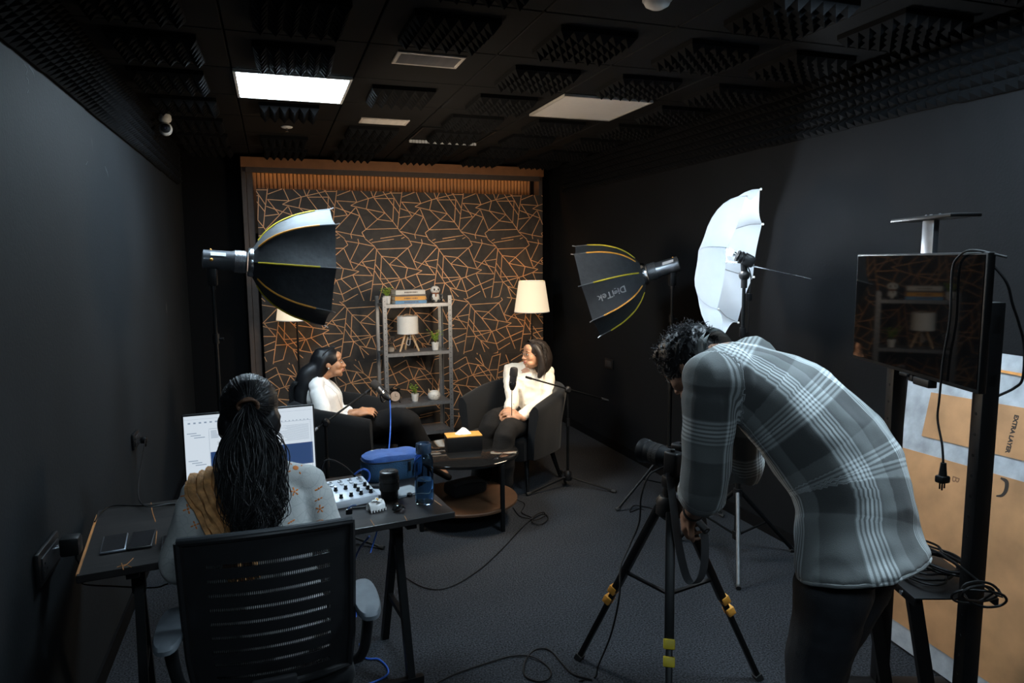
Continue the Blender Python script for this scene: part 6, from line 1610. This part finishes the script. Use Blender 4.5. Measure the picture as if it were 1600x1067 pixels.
sh_ = cloth(wr, 'shirt', J, M_cream, inv, 0.008, 7, 0.0065, 10, 2.7, (1, 1, 1.4))
bv = BVHTree.FromObject(sh_, bpy.context.evaluated_depsgraph_get())
for q in (1, -1):
    ribbon(sh_, 'collar', [nb - ft * 0.05 + u * .012, nb + s * q * .06 + u * .012, nb + s * q * 0.05 + ft * 0.06 - u * .03, nb + s * q * .04 + ft * .10 - u * .085], (0.01, 0.024), M_cream, bv, inv, .004)
mb = MB(); vn = [nb + ft * .066 + u * .01, nb + ft * .085 - s * .042 - u * .015, nb + ft * .11 - u * .13, nb + ft * .085 + s * .042 - u * .015]
P = drape(vn, bv, inv, 0.003); ce = sum((q for q, _ in P), V()) / 4; mb.sheet([[P[0][0], P[3][0]], [P[1][0], ce + P[2][1] * .004], [P[2][0], P[2][0] + V((.002, 0, 0))]], 0.002); part(wr, 'neck_opening', mb, M_skin2)
ribbon(sh_, 'button_placket', [nb + ft * .10 - u * .11, pel + ft * .13 + u * .16, pel + ft * .13 + u * .03], (0.010, 0.010), M_cream, bv, inv, 0.002, .002)
T_ = MB(); torso(T_, [(pel - u * 0.085, s, ft, .15, .12), (pel, s, ft, .158, .12), (pel + u * .04, s, ft, .14, .108)])
for h, k_, a_ in ((hipN, knN, anN), (hipF, knF, anF)):
    limb(T_, [h, h.lerp(k_, .5), k_, k_.lerp(a_, .4), a_ + (k_ - a_).normalized() * .03], [0.096, 0.088, 0.074, 0.080, 0.078])
cloth(wr, 'trousers', T_, mat('pinstripe_trousers', (0.010, 0.0092, 0.0088), 0.9, var=0.25, scale=90, spec=0.2), inv, 0.010, 8, 0.005, 8, 6.0)
mb = MB()
for a_ in (anN, anF): mb.tube([a_ - f * .03 - V((0, 0, .045)), a_ + f * .06 - V((0, 0, .05)), a_ + f * .19 - V((0, 0, .06))], [.034, .038, .026], 12, True, 4, round_caps=True)
part(wr, 'shoes', mb, M_black, True)
Hm = MB(); Hm.m = HM @ Matrix.Diagonal((.94, .94, .94, 1))
Hm.ell((0, -0.024, 0.037), (0.083, 0.098, 0.088), None, 24, 16)
Hm.tube([(0, -0.07, 0.03), (0, -0.09, -0.05), (0, -0.085, -0.13)], [0.08, 0.085, 0.07], 16, True, 4, round_caps=True)
for q in (-1, 1): Hm.tube([(q * 0.05, 0.02, 0.075), (q * 0.078, 0.0, 0.03), (q * 0.085, -0.02, -0.05), (q * 0.088, -0.02, -0.13), (q * .08, 0.0, -.18)], [0.026, 0.028, 0.034, 0.034, .02], 12, True, 4, round_caps=True)
Hm.m = Matrix.Identity(4); me = fuse(Hm, 0.008, 6)
hm2 = MB(); hm2.add([tuple(v.co) for v in me.vertices], [tuple(p.vertices) for p in me.polygons]); gd = []
for k in range(18):
    a = -1.25 + 2.5 * k / 17; x0 = math.sin(a) * 0.088; b0 = -math.cos(a) * .11
    gd.append([Lp(HM, .94, (x0 * .3, 0.05 - abs(a) * .01, 0.122 - abs(a) * .014)), Lp(HM, .94, (x0 * .95, -0.02 + b0 * .3, 0.10 - abs(a) * .012)), Lp(HM, .94, (x0 * 1.12, b0 * 1.08 + .0, 0.0)), Lp(HM, .94, (x0 * 1.2, b0 * 1.05 + .02 * abs(a), -0.10)), Lp(HM, .94, (x0 * 1.15, b0 * .95 + .04 * abs(a), -0.215 + .03 * math.sin(k * 2.2)))])
strands(hm2, gd, 240, 0.007, 0.0024, 8, 0.010, 1.8)
part(wr, 'hair', hm2, M_hair2, True, angle=180)
# ------------------------------------------------------------------ woman at the desk, seen from behind
f = horiz(math.radians(88)); s = f.cross(ZU)             # s: her right
pel = V((-0.06, 2.20, 0.56)); nb = at(394, 727, d=2.13); u = (nb - pel).normalized(); ft = u.cross(s)
if ft.dot(f) < 0: ft = -ft
TH = (nb - pel).length
hc = at(391, 645, d=2.22)
shR, shL = nb + s * 0.16 - u * 0.075, nb - s * 0.155 - u * 0.08
elR, wrR = at(508, 832, d=2.20), at(519, 812, z=0.79)
elL, wrL = at(281, 880, d=2.12), V((-0.27, 2.52, 0.79))
B = MB()
torso(B, [(pel - u * 0.08, s, ft, .15, .11), (pel, s, ft, .16, .115), (pel + u * .18, s, ft, .13, .095), (pel + u * .36, s, ft, .15, .105), (nb - u * 0.04, s, ft, .14, .07), (nb + u * 0.01, s, ft, .06, .05)])
limb(B, [nb - u * .03, nb + u * .03, hc - ZU * .06], [0.052, 0.047, 0.047])
hf = (f + V((0.03, 0, -0.12))).normalized(); hx = hf.cross(ZU).normalized(); HM = axes(hc, hx, hf, hx.cross(hf)); HK = 0.98
head_parts(B, HM, HK)
limb(B, [shR, elR, wrR], [.048, .038, .026]); limb(B, [shL, elL, wrL], [.048, .038, .026])
hand(B, wrR, V((-0.12, 1, -0.06)), V((0.35, -0.1, 1)), -1, 0.35, 0.92)
hand(B, wrL, V((0.35, 1, -0.05)), V((-.2, 0, 1)), 1, 0.3, 0.92)
for q in (-1, 1):
    h = pel + s * q * 0.09; k_ = h + f * 0.40 + V((0, 0, -0.02)); a_ = k_ + f * 0.02 - V((0, 0, 0.44))
    limb(B, [h, h.lerp(k_, .5), k_, k_.lerp(a_, .35), a_], [0.085, 0.075, 0.057, 0.053, 0.035]); limb(B, [a_, a_ + f * .08 - ZU * .04, a_ + f * .17 - ZU * .05], [.034, .034, .022])
wf, inv = person(B, 'woman at the desk seen from behind, black ponytail and printed grey top', M_skin4, V((-0.06, 2.20, 0.507)))
face_details(wf, HM, HK, inv, M_lip, M_hair)
def kurta(nt, N, L, b):
    tc = N.new('ShaderNodeTexCoord'); v = N.new('ShaderNodeTexVoronoi'); v.inputs['Scale'].default_value = 34; v.feature = 'DISTANCE_TO_EDGE'
    n = N.new('ShaderNodeTexNoise'); n.inputs['Scale'].default_value = 9; n.inputs['Detail'].default_value = 6
    for q in (v, n): L.new(tc.outputs['Object'], q.inputs['Vector'])
    r = N.new('ShaderNodeValToRGB'); r.color_ramp.elements[0].position = 0.02; r.color_ramp.elements[1].position = 0.07
    r.color_ramp.elements[0].color = (0.34, 0.36, 0.36, 1); r.color_ramp.elements[1].color = (0.46, 0.47, 0.46, 1)
    L.new(v.outputs['Distance'], r.inputs['Fac'])
    m2 = N.new('ShaderNodeMix'); m2.data_type = 'RGBA'; m2.inputs[7].default_value = (0.52, 0.52, 0.5, 1); L.new(n.outputs['Fac'], m2.inputs[0]); L.new(r.outputs['Color'], m2.inputs[6]); L.new(m2.outputs[2], b.inputs['Base Color'])
    b.inputs['Roughness'].default_value = 0.8
    n3 = N.new('ShaderNodeTexNoise'); n3.inputs['Scale'].default_value = 420; L.new(tc.outputs['Object'], n3.inputs['Vector']); bp = N.new('ShaderNodeBump'); bp.inputs['Strength'].default_value = .2; bp.inputs['Distance'].default_value = .003
    L.new(n3.outputs['Fac'], bp.inputs['Height']); L.new(bp.outputs['Normal'], b.inputs['Normal'])
M_kurta = node_mat('printed_kurta', kurta)
J = MB()
torso(J, [(pel - u * 0.10, s, ft, .185, .14), (pel + u * .02, s, ft, .18, .135), (pel + u * .18, s, ft, .158, .118), (pel + u * .36, s, ft, .17, .122), (nb - u * 0.09, s, ft, .165, .095), (nb - u * 0.02, s, ft, .085, .068)])
for a_, b_, c_ in ((shR, elR, wrR), (shL, elL, wrL)):
    limb(J, [a_, a_.lerp(b_, .5), b_, b_.lerp(c_, .25)], [.060, .060, .057, .055]); limb(J, [nb - u * .03, a_ + u * .008], [.058, .05], 14, 0)
ku = cloth(wf, 'kurta', J, M_kurta, inv, 0.008, 8, 0.006, 8, 5.1, (1, 1, .8))
bv = BVHTree.FromObject(ku, bpy.context.evaluated_depsgraph_get())
# printed orange flowers
M_flower = mat('print_orange', (0.62, 0.20, 0.05), 0.8)
fl = MB()
def print_at(px, py, R_, n, petal, ring=True):
    o = inv @ CAM; d_ = ray(px, py).normalized(); hit = bv.ray_cast(o, d_)
    if hit[0] is None: return
    c, nn = hit[0], hit[1]; F = frame(nn, V((0, 0, 1)))
    for k in range(n):
        a = 2 * PI * k / n + 0.3; loc = c + F.to_3x3() @ V((math.cos(a) * R_, math.sin(a) * R_, 0)); q, n2, _, _ = bv.find_nearest(loc)
        G = frame(n2, V((0, 0, 1))); G = Matrix.Translation(q + n2 * 0.0008) @ G @ rotz(a); fl.ell((0, 0, 0), (petal, petal * .5, 0.0009), G, 10, 4)
    if ring: G = Matrix.Translation(c + nn * .0008) @ F; fl.ell((0, 0, 0), (R_ * .4, R_ * .4, 0.0009), G, 10, 4)
for a in ((460, 768, .013, 5, .009), (462, 731, .030, 4, .008), (500, 795, .012, 5, .008), (498, 763, .012, 2, .009), (498, 780, .012, 2, .007), (294, 795, .014, 4, .009), (285, 775, .010, 2, .007), (425, 812, .012, 5, .008), (455, 815, .010, 2, .008), (507, 815, .010, 3, .007), (340, 738, .010, 3, .008), (305, 820, .012, 4, .008), (480, 850, .012, 4, .008), (300, 745, .01, 3, .008)):
    print_at(a[0], a[1], a[2] * .75, a[3], a[4] * .6)
part(ku, 'printed_flowers', fl, M_flower, smooth=False, kind='stuff')
# scarf over the left shoulder
M_scarf = mat('brown_scarf', (0.50, 0.25, 0.095), 0.85, var=0.4, scale=45, bump=0.3, bscale=120)
path = smooth_path([V((shL.x + .05, shL.y + .14, nb.z - .16)), V((shL.x + .06, shL.y + .09, nb.z - .02)), at(330, 742, d=2.12), at(322, 775, d=2.04), at(338, 815, d=2.0), at(362, 860, d=1.98), at(385, 920, d=1.98)], 7)
rows = []; nc = 15
for i, p in enumerate(path):
    tg = (path[min(i + 1, len(path) - 1)] - path[max(i - 1, 0)]).normalized(); q, n_, _, _ = bv.find_nearest(inv @ p); sd = tg.cross(n_).normalized(); row = []
    w = 0.062 - 0.018 * i / len(path)
    for k in range(nc):
        x = -1 + 2 * k / (nc - 1); q2, n2, _, _ = bv.find_nearest(q + sd * x * w)
        row.append(q2 + n2 * (0.009 + 0.0065 * math.sin(k * 2.1 + i * .12) + 0.003 * math.sin(k * 5.3 + i * .4)))
    rows.append(row)
mb = MB(); mb.sheet(rows, 0.003)
part(wf, 'scarf', mb, M_scarf, angle=60)
T_ = MB(); torso(T_, [(pel - u * 0.08, s, ft, .165, .13), (pel + u * .03, s, ft, .16, .12)])
for q in (-1, 1):
    h = pel + s * q * 0.09; k_ = h + f * 0.40 + V((0, 0, -0.02)); a_ = k_ + f * 0.02 - V((0, 0, 0.42)); limb(T_, [h, h.lerp(k_, .5), k_, k_.lerp(a_, .4), a_], [.098, .09, .075, .075, .07])
cloth(wf, 'trousers', T_, M_trous, inv, 0.011, 6, 0.004, 8, 1)
mb = MB()
for q in (-1, 1): 
    a_ = pel + s * q * 0.09 + f * .42 - V((0, 0, .46)); mb.tube([a_ - f * .03 - ZU * .035, a_ + f * .06 - ZU * .045, a_ + f * .19 - ZU * .055], [.034, .038, .026], 12, True, 4, round_caps=True)
part(wf, 'shoes', mb, M_black, True)
# hair combed back into a wavy ponytail
Hm = MB(); Hm.m = HM @ Matrix.Diagonal((HK, HK, HK, 1)); Hm.ell((0, -0.018, 0.034), (0.086, 0.104, 0.092), None, 26, 18)
for q in (-1, 1): Hm.ell((q * 0.062, -0.035, -0.03), (0.032, 0.05, 0.055))
Hm.ell((0, -0.055, -0.045), (0.06, 0.04, 0.045))
Hm.m = Matrix.Identity(4)
tie = at(388, 633, d=2.105)
tail_c = [tie, at(388, 660, d=2.075), at(392, 700, d=2.05), at(394, 745, d=2.02), at(400, 790, d=2.0), at(398, 815, d=1.985)]
Hm.tube(tail_c, [0.014, 0.018, 0.022, 0.022, 0.018, 0.008], 14, True, 5, round_caps=True)
me = fuse(Hm, 0.008, 5); wrinkle(me, 0.005, 30, 2.0)
hm2 = MB(); hm2.add([tuple(v.co) for v in me.vertices], [tuple(p.vertices) for p in me.polygons])
hi = (HM @ Matrix.Diagonal((HK, HK, HK, 1))).inverted(); tl_ = hi @ tie
gd = []
for k in range(40):
    a = 2 * PI * k / 40; st_ = V((math.sin(a) * 0.08, 0.045 if math.cos(a) > -.3 else -0.03, 0.034 + math.cos(a) * 0.088)); pts = []
    for i in range(7):
        t_ = i / 6; p = st_.lerp(tl_, t_); c0 = V((0, -0.018, 0.034)); dd = p - c0; dn_ = V((dd.x / 0.087, dd.y / 0.106, dd.z / 0.094)); 
        if i < 6 and dn_.length > 1e-4: p = c0 + V((dd.x, dd.y, dd.z)) / dn_.length
        pts.append(HM @ (p * HK))
    pts[-1] = tie; gd.append(pts)
strands(hm2, gd, 420, 0.0025, 0.0016, 5, 0.0, 1, 4, 3)
gt = []
for k in range(18):
    a = -1 + 2 * k / 17; w = [0.004, 0.035, 0.075, 0.072, 0.062, 0.045]; pts = []
    for i, p in enumerate(tail_c): pts.append(p + s * (a * w[i] + 0.012 * math.sin(k * 1.7 + i * 1.3) * (i > 0)) - f * (0.02 * math.cos(a * 1.4) * (i > 0) + 0.008 * math.sin(k + i)))
    pts.append(pts[-1] + V((0.012 * math.sin(k), -0.01, -0.035 - 0.02 * math.sin(k * 2.3)))); gt.append(pts)
strands(hm2, gt, 950, 0.012, 0.0022, 9, 0.019, 2.2, 4, 5)
strands(hm2, [[at(400, 650, d=2.07), at(425, 668, d=2.06), at(440, 682, d=2.05), at(436, 697, d=2.05), at(424, 702, d=2.05)], [at(405, 655, d=2.07), at(420, 672, d=2.06), at(430, 690, d=2.05), at(428, 700, d=2.05), at(415, 706, d=2.05)], [at(370, 680, d=2.05), at(352, 692, d=2.04), at(338, 691, d=2.04)]], 26, 0.003, 0.0008, 12, 0.003, 1)
part(wf, 'hair', hm2, M_hair, True, angle=180)
mb = MB(); F = frame(-hf + V((0, 0, -.2))); 
for k in range(3): mb.tube([tie + F.to_3x3() @ V((math.cos(a) * (0.024 + .003 * k), math.sin(a) * 0.019, 0.006 * k - .004 + 0.004 * math.sin(3 * a + k))) for a in [2 * PI * q / 16 for q in range(17)]], 0.005, 8)
part(wf, 'hair_tie', mb, mat('hair_tie_brown', (0.10, 0.045, 0.022), 0.7), True)

# ------------------------------------------------------------------ bent man in plaid shirt behind the camera
pel = at(1338, 838, d=2.06); nb = at(1122, 556, d=2.27)
fw = LD.copy(); fw.z = 0; fw.normalize(); s = fw.cross(ZU)               # fw: where he faces, s: his right (away)
lum = at(1322, 740, d=2.12); tho = at(1225, 622, d=2.20)
spine = smooth_path([pel, lum, tho, nb], 6)
def fr(i): 
    tg = (spine[min(i + 1, len(spine) - 1)] - spine[max(i - 1, 0)]).normalized(); b_ = s.cross(tg).normalized()
    if b_.z < 0 and b_.dot(fw) > 0: b_ = -b_
    return tg, -b_ if b_.dot(ZU) < 0 and b_.dot(fw) > 0 else b_
hc = at(1082, 572, d=2.36)
shL, shR = at(1112, 590, d=2.13), nb + s * 0.17 - V((0, 0, .05)) + fw * .02
elL, wrL = at(1100, 762, d=2.19), at(1082, 802, d=2.40)
elR, wrR = at(1160, 732, d=2.60), at(1116, 712, d=2.62)
hipL, hipR = pel - s * 0.10 - V((0, 0, .05)), pel + s * 0.10 - V((0, 0, .05))
knL, anL = hipL + fw * 0.06 + V((0, 0, -0.40)), V((hipL.x, hipL.y, 0.09)) - s * 0.03
knR, anR = hipR + fw * 0.12 + V((0, 0, -0.40)), V((hipR.x, hipR.y, 0.09)) + fw * 0.16 + s * 0.03
n_ = len(spine)
W_b = lerp_list([.155, .15, .175, .175, .09], n_); D_b = lerp_list([.11, .10, .115, .10, .06], n_)
B = MB(); rb_ = []
for i in range(n_): tg, bk_ = fr(i); rb_.append((spine[i], s, bk_, W_b[i], D_b[i]))
torso(B, [rb_[i] for i in range(0, n_, 3)] + [rb_[-1]])
limb(B, [nb - (nb - tho).normalized() * .04, nb.lerp(hc, .4), hc - fw * .01 - ZU * .02], [0.06, 0.056, 0.055])
hf = (fw * 0.70 - ZU * 0.68).normalized(); hx = s.copy(); HM = axes(hc, hx, hf, hx.cross(hf)); HK = 1.05
head_parts(B, HM, HK)
limb(B, [shL, elL, wrL], [.055, .044, .031]); limb(B, [shR, elR, wrR], [.055, .044, .031])
hand(B, wrL, (at(1068, 818, d=2.47) - wrL), (-s * .6 - fw * .1 + ZU * .5), -1, 0.75, 1.05)
hand(B, wrR, (at(1088, 701, d=2.64) - wrR), (ZU + fw * .2), -1, 0.45, 1.05)
for h, k_, a_ in ((hipL, knL, anL), (hipR, knR, anR)):
    limb(B, [h, h.lerp(k_, .5), k_, k_.lerp(a_, .35), a_], [0.09, 0.08, 0.06, 0.056, 0.038]); limb(B, [a_, a_ + fw * .08 - ZU * .04, a_ + fw * .17 - ZU * .05], [.036, .036, .024])
mn, inv = person(B, 'man in grey plaid shirt bending over the camera on the tripod', M_skin3, V((pel.x, pel.y, 0.0)))
face_details(mn, HM, HK, inv, mat('lip_brown', (0.2, 0.09, 0.07), 0.5), M_hair)
def plaid(nt, N, L, b):
    at_ = N.new('ShaderNodeAttribute'); at_.attribute_name = 'weave'; sx = N.new('ShaderNodeSeparateXYZ'); L.new(at_.outputs['Vector'], sx.inputs[0])
    def band(sock, period, shift):
        d_ = N.new('ShaderNodeMath'); d_.operation = 'MULTIPLY_ADD'; d_.inputs[1].default_value = 1 / period; d_.inputs[2].default_value = shift; L.new(sock, d_.inputs[0])
        fr_ = N.new('ShaderNodeMath'); fr_.operation = 'FRACT'; L.new(d_.outputs[0], fr_.inputs[0])
        r = N.new('ShaderNodeValToRGB'); cr = r.color_ramp; cr.interpolation = 'LINEAR'
        st_ = [(0.0, .05), (.22, .05), (.24, .35)]
        x = .25
        for k in range(6): st_ += [(x, .95 if k in (2, 3) else .75), (x + .022, .95 if k in (2, 3) else .75), (x + .03, .22), (x + .045, .22)]; x += .055
        st_ += [(.60, .3), (.78, .30), (.80, .05)]
        cr.elements[0].position = st_[0][0]; cr.elements[0].color = (st_[0][1],) * 3 + (1,)
        cr.elements[1].position = st_[-1][0]; cr.elements[1].color = (st_[-1][1],) * 3 + (1,)
        for p_, v_ in st_[1:-1]: e = cr.elements.new(p_); e.color = (v_,) * 3 + (1,)
        L.new(fr_.outputs[0], r.inputs['Fac']); return r.outputs['Color']
    a = band(sx.outputs['X'], 0.235, 0.10); c = band(sx.outputs['Y'], 0.24, 0.62)
    ad = N.new('ShaderNodeMix'); ad.data_type = 'RGBA'; ad.inputs[0].default_value = 0.42; L.new(a, ad.inputs[6]); L.new(c, ad.inputs[7])
    r2 = N.new('ShaderNodeValToRGB'); r2.color_ramp.elements[0].color = (0.038, 0.040, 0.040, 1); r2.color_ramp.elements[1].color = (0.80, 0.85, 0.85, 1); r2.color_ramp.elements[1].position = .85
    e = r2.color_ramp.elements.new(.3); e.color = (0.22, 0.235, 0.23, 1); L.new(ad.outputs[2], r2.inputs['Fac'])
    tc = N.new('ShaderNodeTexCoord'); n3 = N.new('ShaderNodeTexNoise'); n3.inputs['Scale'].default_value = 500; L.new(tc.outputs['Object'], n3.inputs['Vector'])
    ml = N.new('ShaderNodeMix'); ml.data_type = 'RGBA'; ml.blend_type = 'MULTIPLY'; ml.inputs[0].default_value = 0.35; L.new(r2.outputs['Color'], ml.inputs[6]); L.new(n3.outputs['Fac'], ml.inputs[7])
    L.new(ml.outputs[2], b.inputs['Base Color']); b.inputs['Roughness'].default_value = 0.9; b.inputs['Sheen Weight'].default_value = .1
    bp = N.new('ShaderNodeBump'); bp.inputs['Strength'].default_value = .3; bp.inputs['Distance'].default_value = .003; L.new(n3.outputs['Fac'], bp.inputs['Height']); L.new(bp.outputs['Normal'], b.inputs['Normal'])
M_plaid = node_mat('plaid_flannel', plaid)
armL = [shL, elL, wrL]; armR = [shR, elR, wrR]
def weave(p):
    ts = seg_near(p, spine); best = (ts[0] - 0.12, 0)
    for q, arm in ((1, armL), (2, armR)):
        dn_ = seg_near(p, arm)[0] - 0.03
        if dn_ < best[0]: best = (dn_, q)
    if best[1] == 0:
        off = ts[2]; tg = ts[3]; bk_ = s.cross(tg); bk_ = bk_ if bk_.z > 0 else -bk_
        return (math.atan2(off.dot(s), off.dot(bk_)) * 0.19, ts[1], 0)
    arm = (armL, armR)[best[1] - 1]; a_ = seg_near(p, arm); off = a_[2]; e1 = s; e2 = a_[3].cross(s).normalized()
    return (math.atan2(off.dot(e1), off.dot(e2)) * 0.075 + 0.05, a_[1] + 0.03, 1)
J = MB(); hem = pel + (pel - lum).normalized() * 0.10 + ZU * 0.02
sp2 = smooth_path([hem, pel, lum, tho, nb], 6); n2_ = len(sp2)
W_s = lerp_list([.205, .195, .185, .20, .195, .085], n2_); D_s = lerp_list([.165, .155, .15, .155, .125, .062], n2_)
rs = []
for i in range(n2_):
    tg = (sp2[min(i + 1, n2_ - 1)] - sp2[max(i - 1, 0)]).normalized(); b_ = s.cross(tg).normalized(); b_ = b_ if b_.z > 0 else -b_
    if i < 6: b_ = (b_ * .6 - fw * .4).normalized()
    rs.append((sp2[i], s, b_, W_s[i], D_s[i]))
torso(J, [rs[i] for i in range(0, n2_, 2)])
for arm in (armL, armR):
    limb(J, [arm[0], arm[0].lerp(arm[1], .5), arm[1], arm[1].lerp(arm[2], .22)], [.082, .074, .070, .064])
limb(J, [tho.lerp(nb, .5) - s * 0.06, shL], [.11, .085]); limb(J, [tho.lerp(nb, .5) + s * 0.06, shR], [.11, .085])
sh_ = cloth(mn, 'plaid_shirt', J, M_plaid, inv, 0.0085, 7, 0.0075, 6, 3.3, (1, 1, 1), weave)
bv = BVHTree.FromObject(sh_, bpy.context.evaluated_depsgraph_get())
def plaid_attr(o, fn):
    co = coords(o.data); a_ = o.data.attributes.new('weave', 'FLOAT_VECTOR', 'POINT'); iv = inv.inverted(); a_.data.foreach_set('vector', np.array([fn(iv @ V(p)) for p in co]).ravel())
# collar, rolled cuffs, hem band, shoulder seam
mb = MB(); tgn = (hc - nb).normalized(); Fc = frame(tgn, s); rows = []
for z_, r_ in ((-0.015, 0.074), (0.02, 0.068), (0.045, 0.066), (0.05, 0.07), (0.02, 0.078), (-0.01, 0.086)):
    rows.append([nb + tgn * (z_ - .005) + Fc.to_3x3() @ V((math.cos(a) * r_ * 1.08, math.sin(a) * r_ * .95, 0)) for a in [2 * PI * q / 30 for q in range(30)]])
mb.loft(rows, caps=False); o = part(sh_, 'collar', mb, M_plaid, True); plaid_attr(o, weave)
for arm in (armL, armR):
    c0, c1 = arm[1].lerp(arm[2], .08), arm[1].lerp(arm[2], .30)
    mb = MB(); mb.tube([c0, c0.lerp(c1, .15), c0.lerp(c1, .5), c0.lerp(c1, .85), c1], [.060, .074, .077, .073, .058], 22, True, 3); o = part(sh_, 'rolled_cuff', mb, M_plaid, True); plaid_attr(o, weave)
mb = MB(); pts = []
for k in range(41):
    a = 2 * PI * k / 40; c, s1_, b1_, w, d_ = rs[0]; s1_ = V(s1_).normalized(); b1_ = V(b1_).normalized()
    q, n0, _, _ = bv.find_nearest(inv @ (c + s1_ * math.cos(a) * w * 1.02 + b1_ * math.sin(a) * d_ * 1.02)); pts.append(q)
mb.tube(pts, 0.006, 8); o = part(sh_, 'hem', mb, M_plaid); plaid_attr(o, weave)
M_jean = mat('dark_jeans', (0.012, 0.013, 0.016), 0.85, var=0.3, scale=20, bump=0.2, bscale=300)
T_ = MB(); torso(T_, [(pel - ZU * .09, s, fw, .17, .125), (pel, s, fw, .175, .13), (pel + (lum - pel).normalized() * .06, s, fw, .16, .12)])
for h, k_, a_ in ((hipL, knL, anL), (hipR, knR, anR)):
    limb(T_, [h, h.lerp(k_, .5), k_, k_.lerp(a_, .5), a_ + ZU * .02], [.108, .095, .080, .072, .068])
cloth(mn, 'jeans', T_, M_jean, inv, 0.010, 7, 0.006, 8, 2.2)
mb = MB()
for a_ in (anL, anR): mb.tube([a_ - fw * .04 - ZU * .04, a_ + fw * .07 - ZU * .045, a_ + fw * .20 - ZU * .058], [.042, .044, .03], 12, True, 4, round_caps=True)
part(mn, 'shoes', mb, M_black, True)
mb = MB(); dr = (wrL - elL).normalized(); F = frame(dr); c = wrL - dr * 0.03; mb.lathe([(0.033, -0.012), (0.036, -0.01), (0.036, 0.01), (0.033, 0.012)], 24, Matrix.Translation(c) @ F, close=False); part(mn, 'wrist_watch', mb, M_black, True)
# curly hair
Hm = MB(); Hm.m = HM @ Matrix.Diagonal((HK, HK, HK, 1)); Hm.ell((0, -0.016, 0.042), (0.086, 0.102, 0.088), None, 24, 16); Hm.ell((0, -0.07, -0.01), (0.062, 0.04, 0.055)); Hm.ell((0, 0.045, 0.085), (0.062, 0.045, 0.04))
Hm.m = Matrix.Identity(4); me = fuse(Hm, 0.008, 4); wrinkle(me, 0.009, 42, 1.0)
hm2 = MB(); hm2.add([tuple(v.co) for v in me.vertices], [tuple(p.vertices) for p in me.polygons]); me.update(); co = coords(me); no = normals(me); r = random.Random(3)
for k in range(900):
    i = r.randrange(len(co)); p, n_ = V(co[i]), V(no[i]); F = frame(n_).to_3x3(); ph = r.uniform(0, 6.3); L_ = r.uniform(0.012, 0.022); rr = r.uniform(0.004, 0.008); pts = []
    lean = V((r.gauss(0, .5), r.gauss(0, .5), 0))
    for j in range(8):
        t_ = j / 7; pts.append(p + F @ (V((math.cos(ph + 5 * t_) * rr * t_ ** .5, math.sin(ph + 5 * t_) * rr * t_ ** .5, L_ * t_ - .004)) + lean * L_ * t_ * .7))
    hm2.tube(pts, [0.0016 * (1 - .6 * j / 7) for j in range(8)], 4, False)
part(mn, 'hair', hm2, M_hair, True, angle=180)
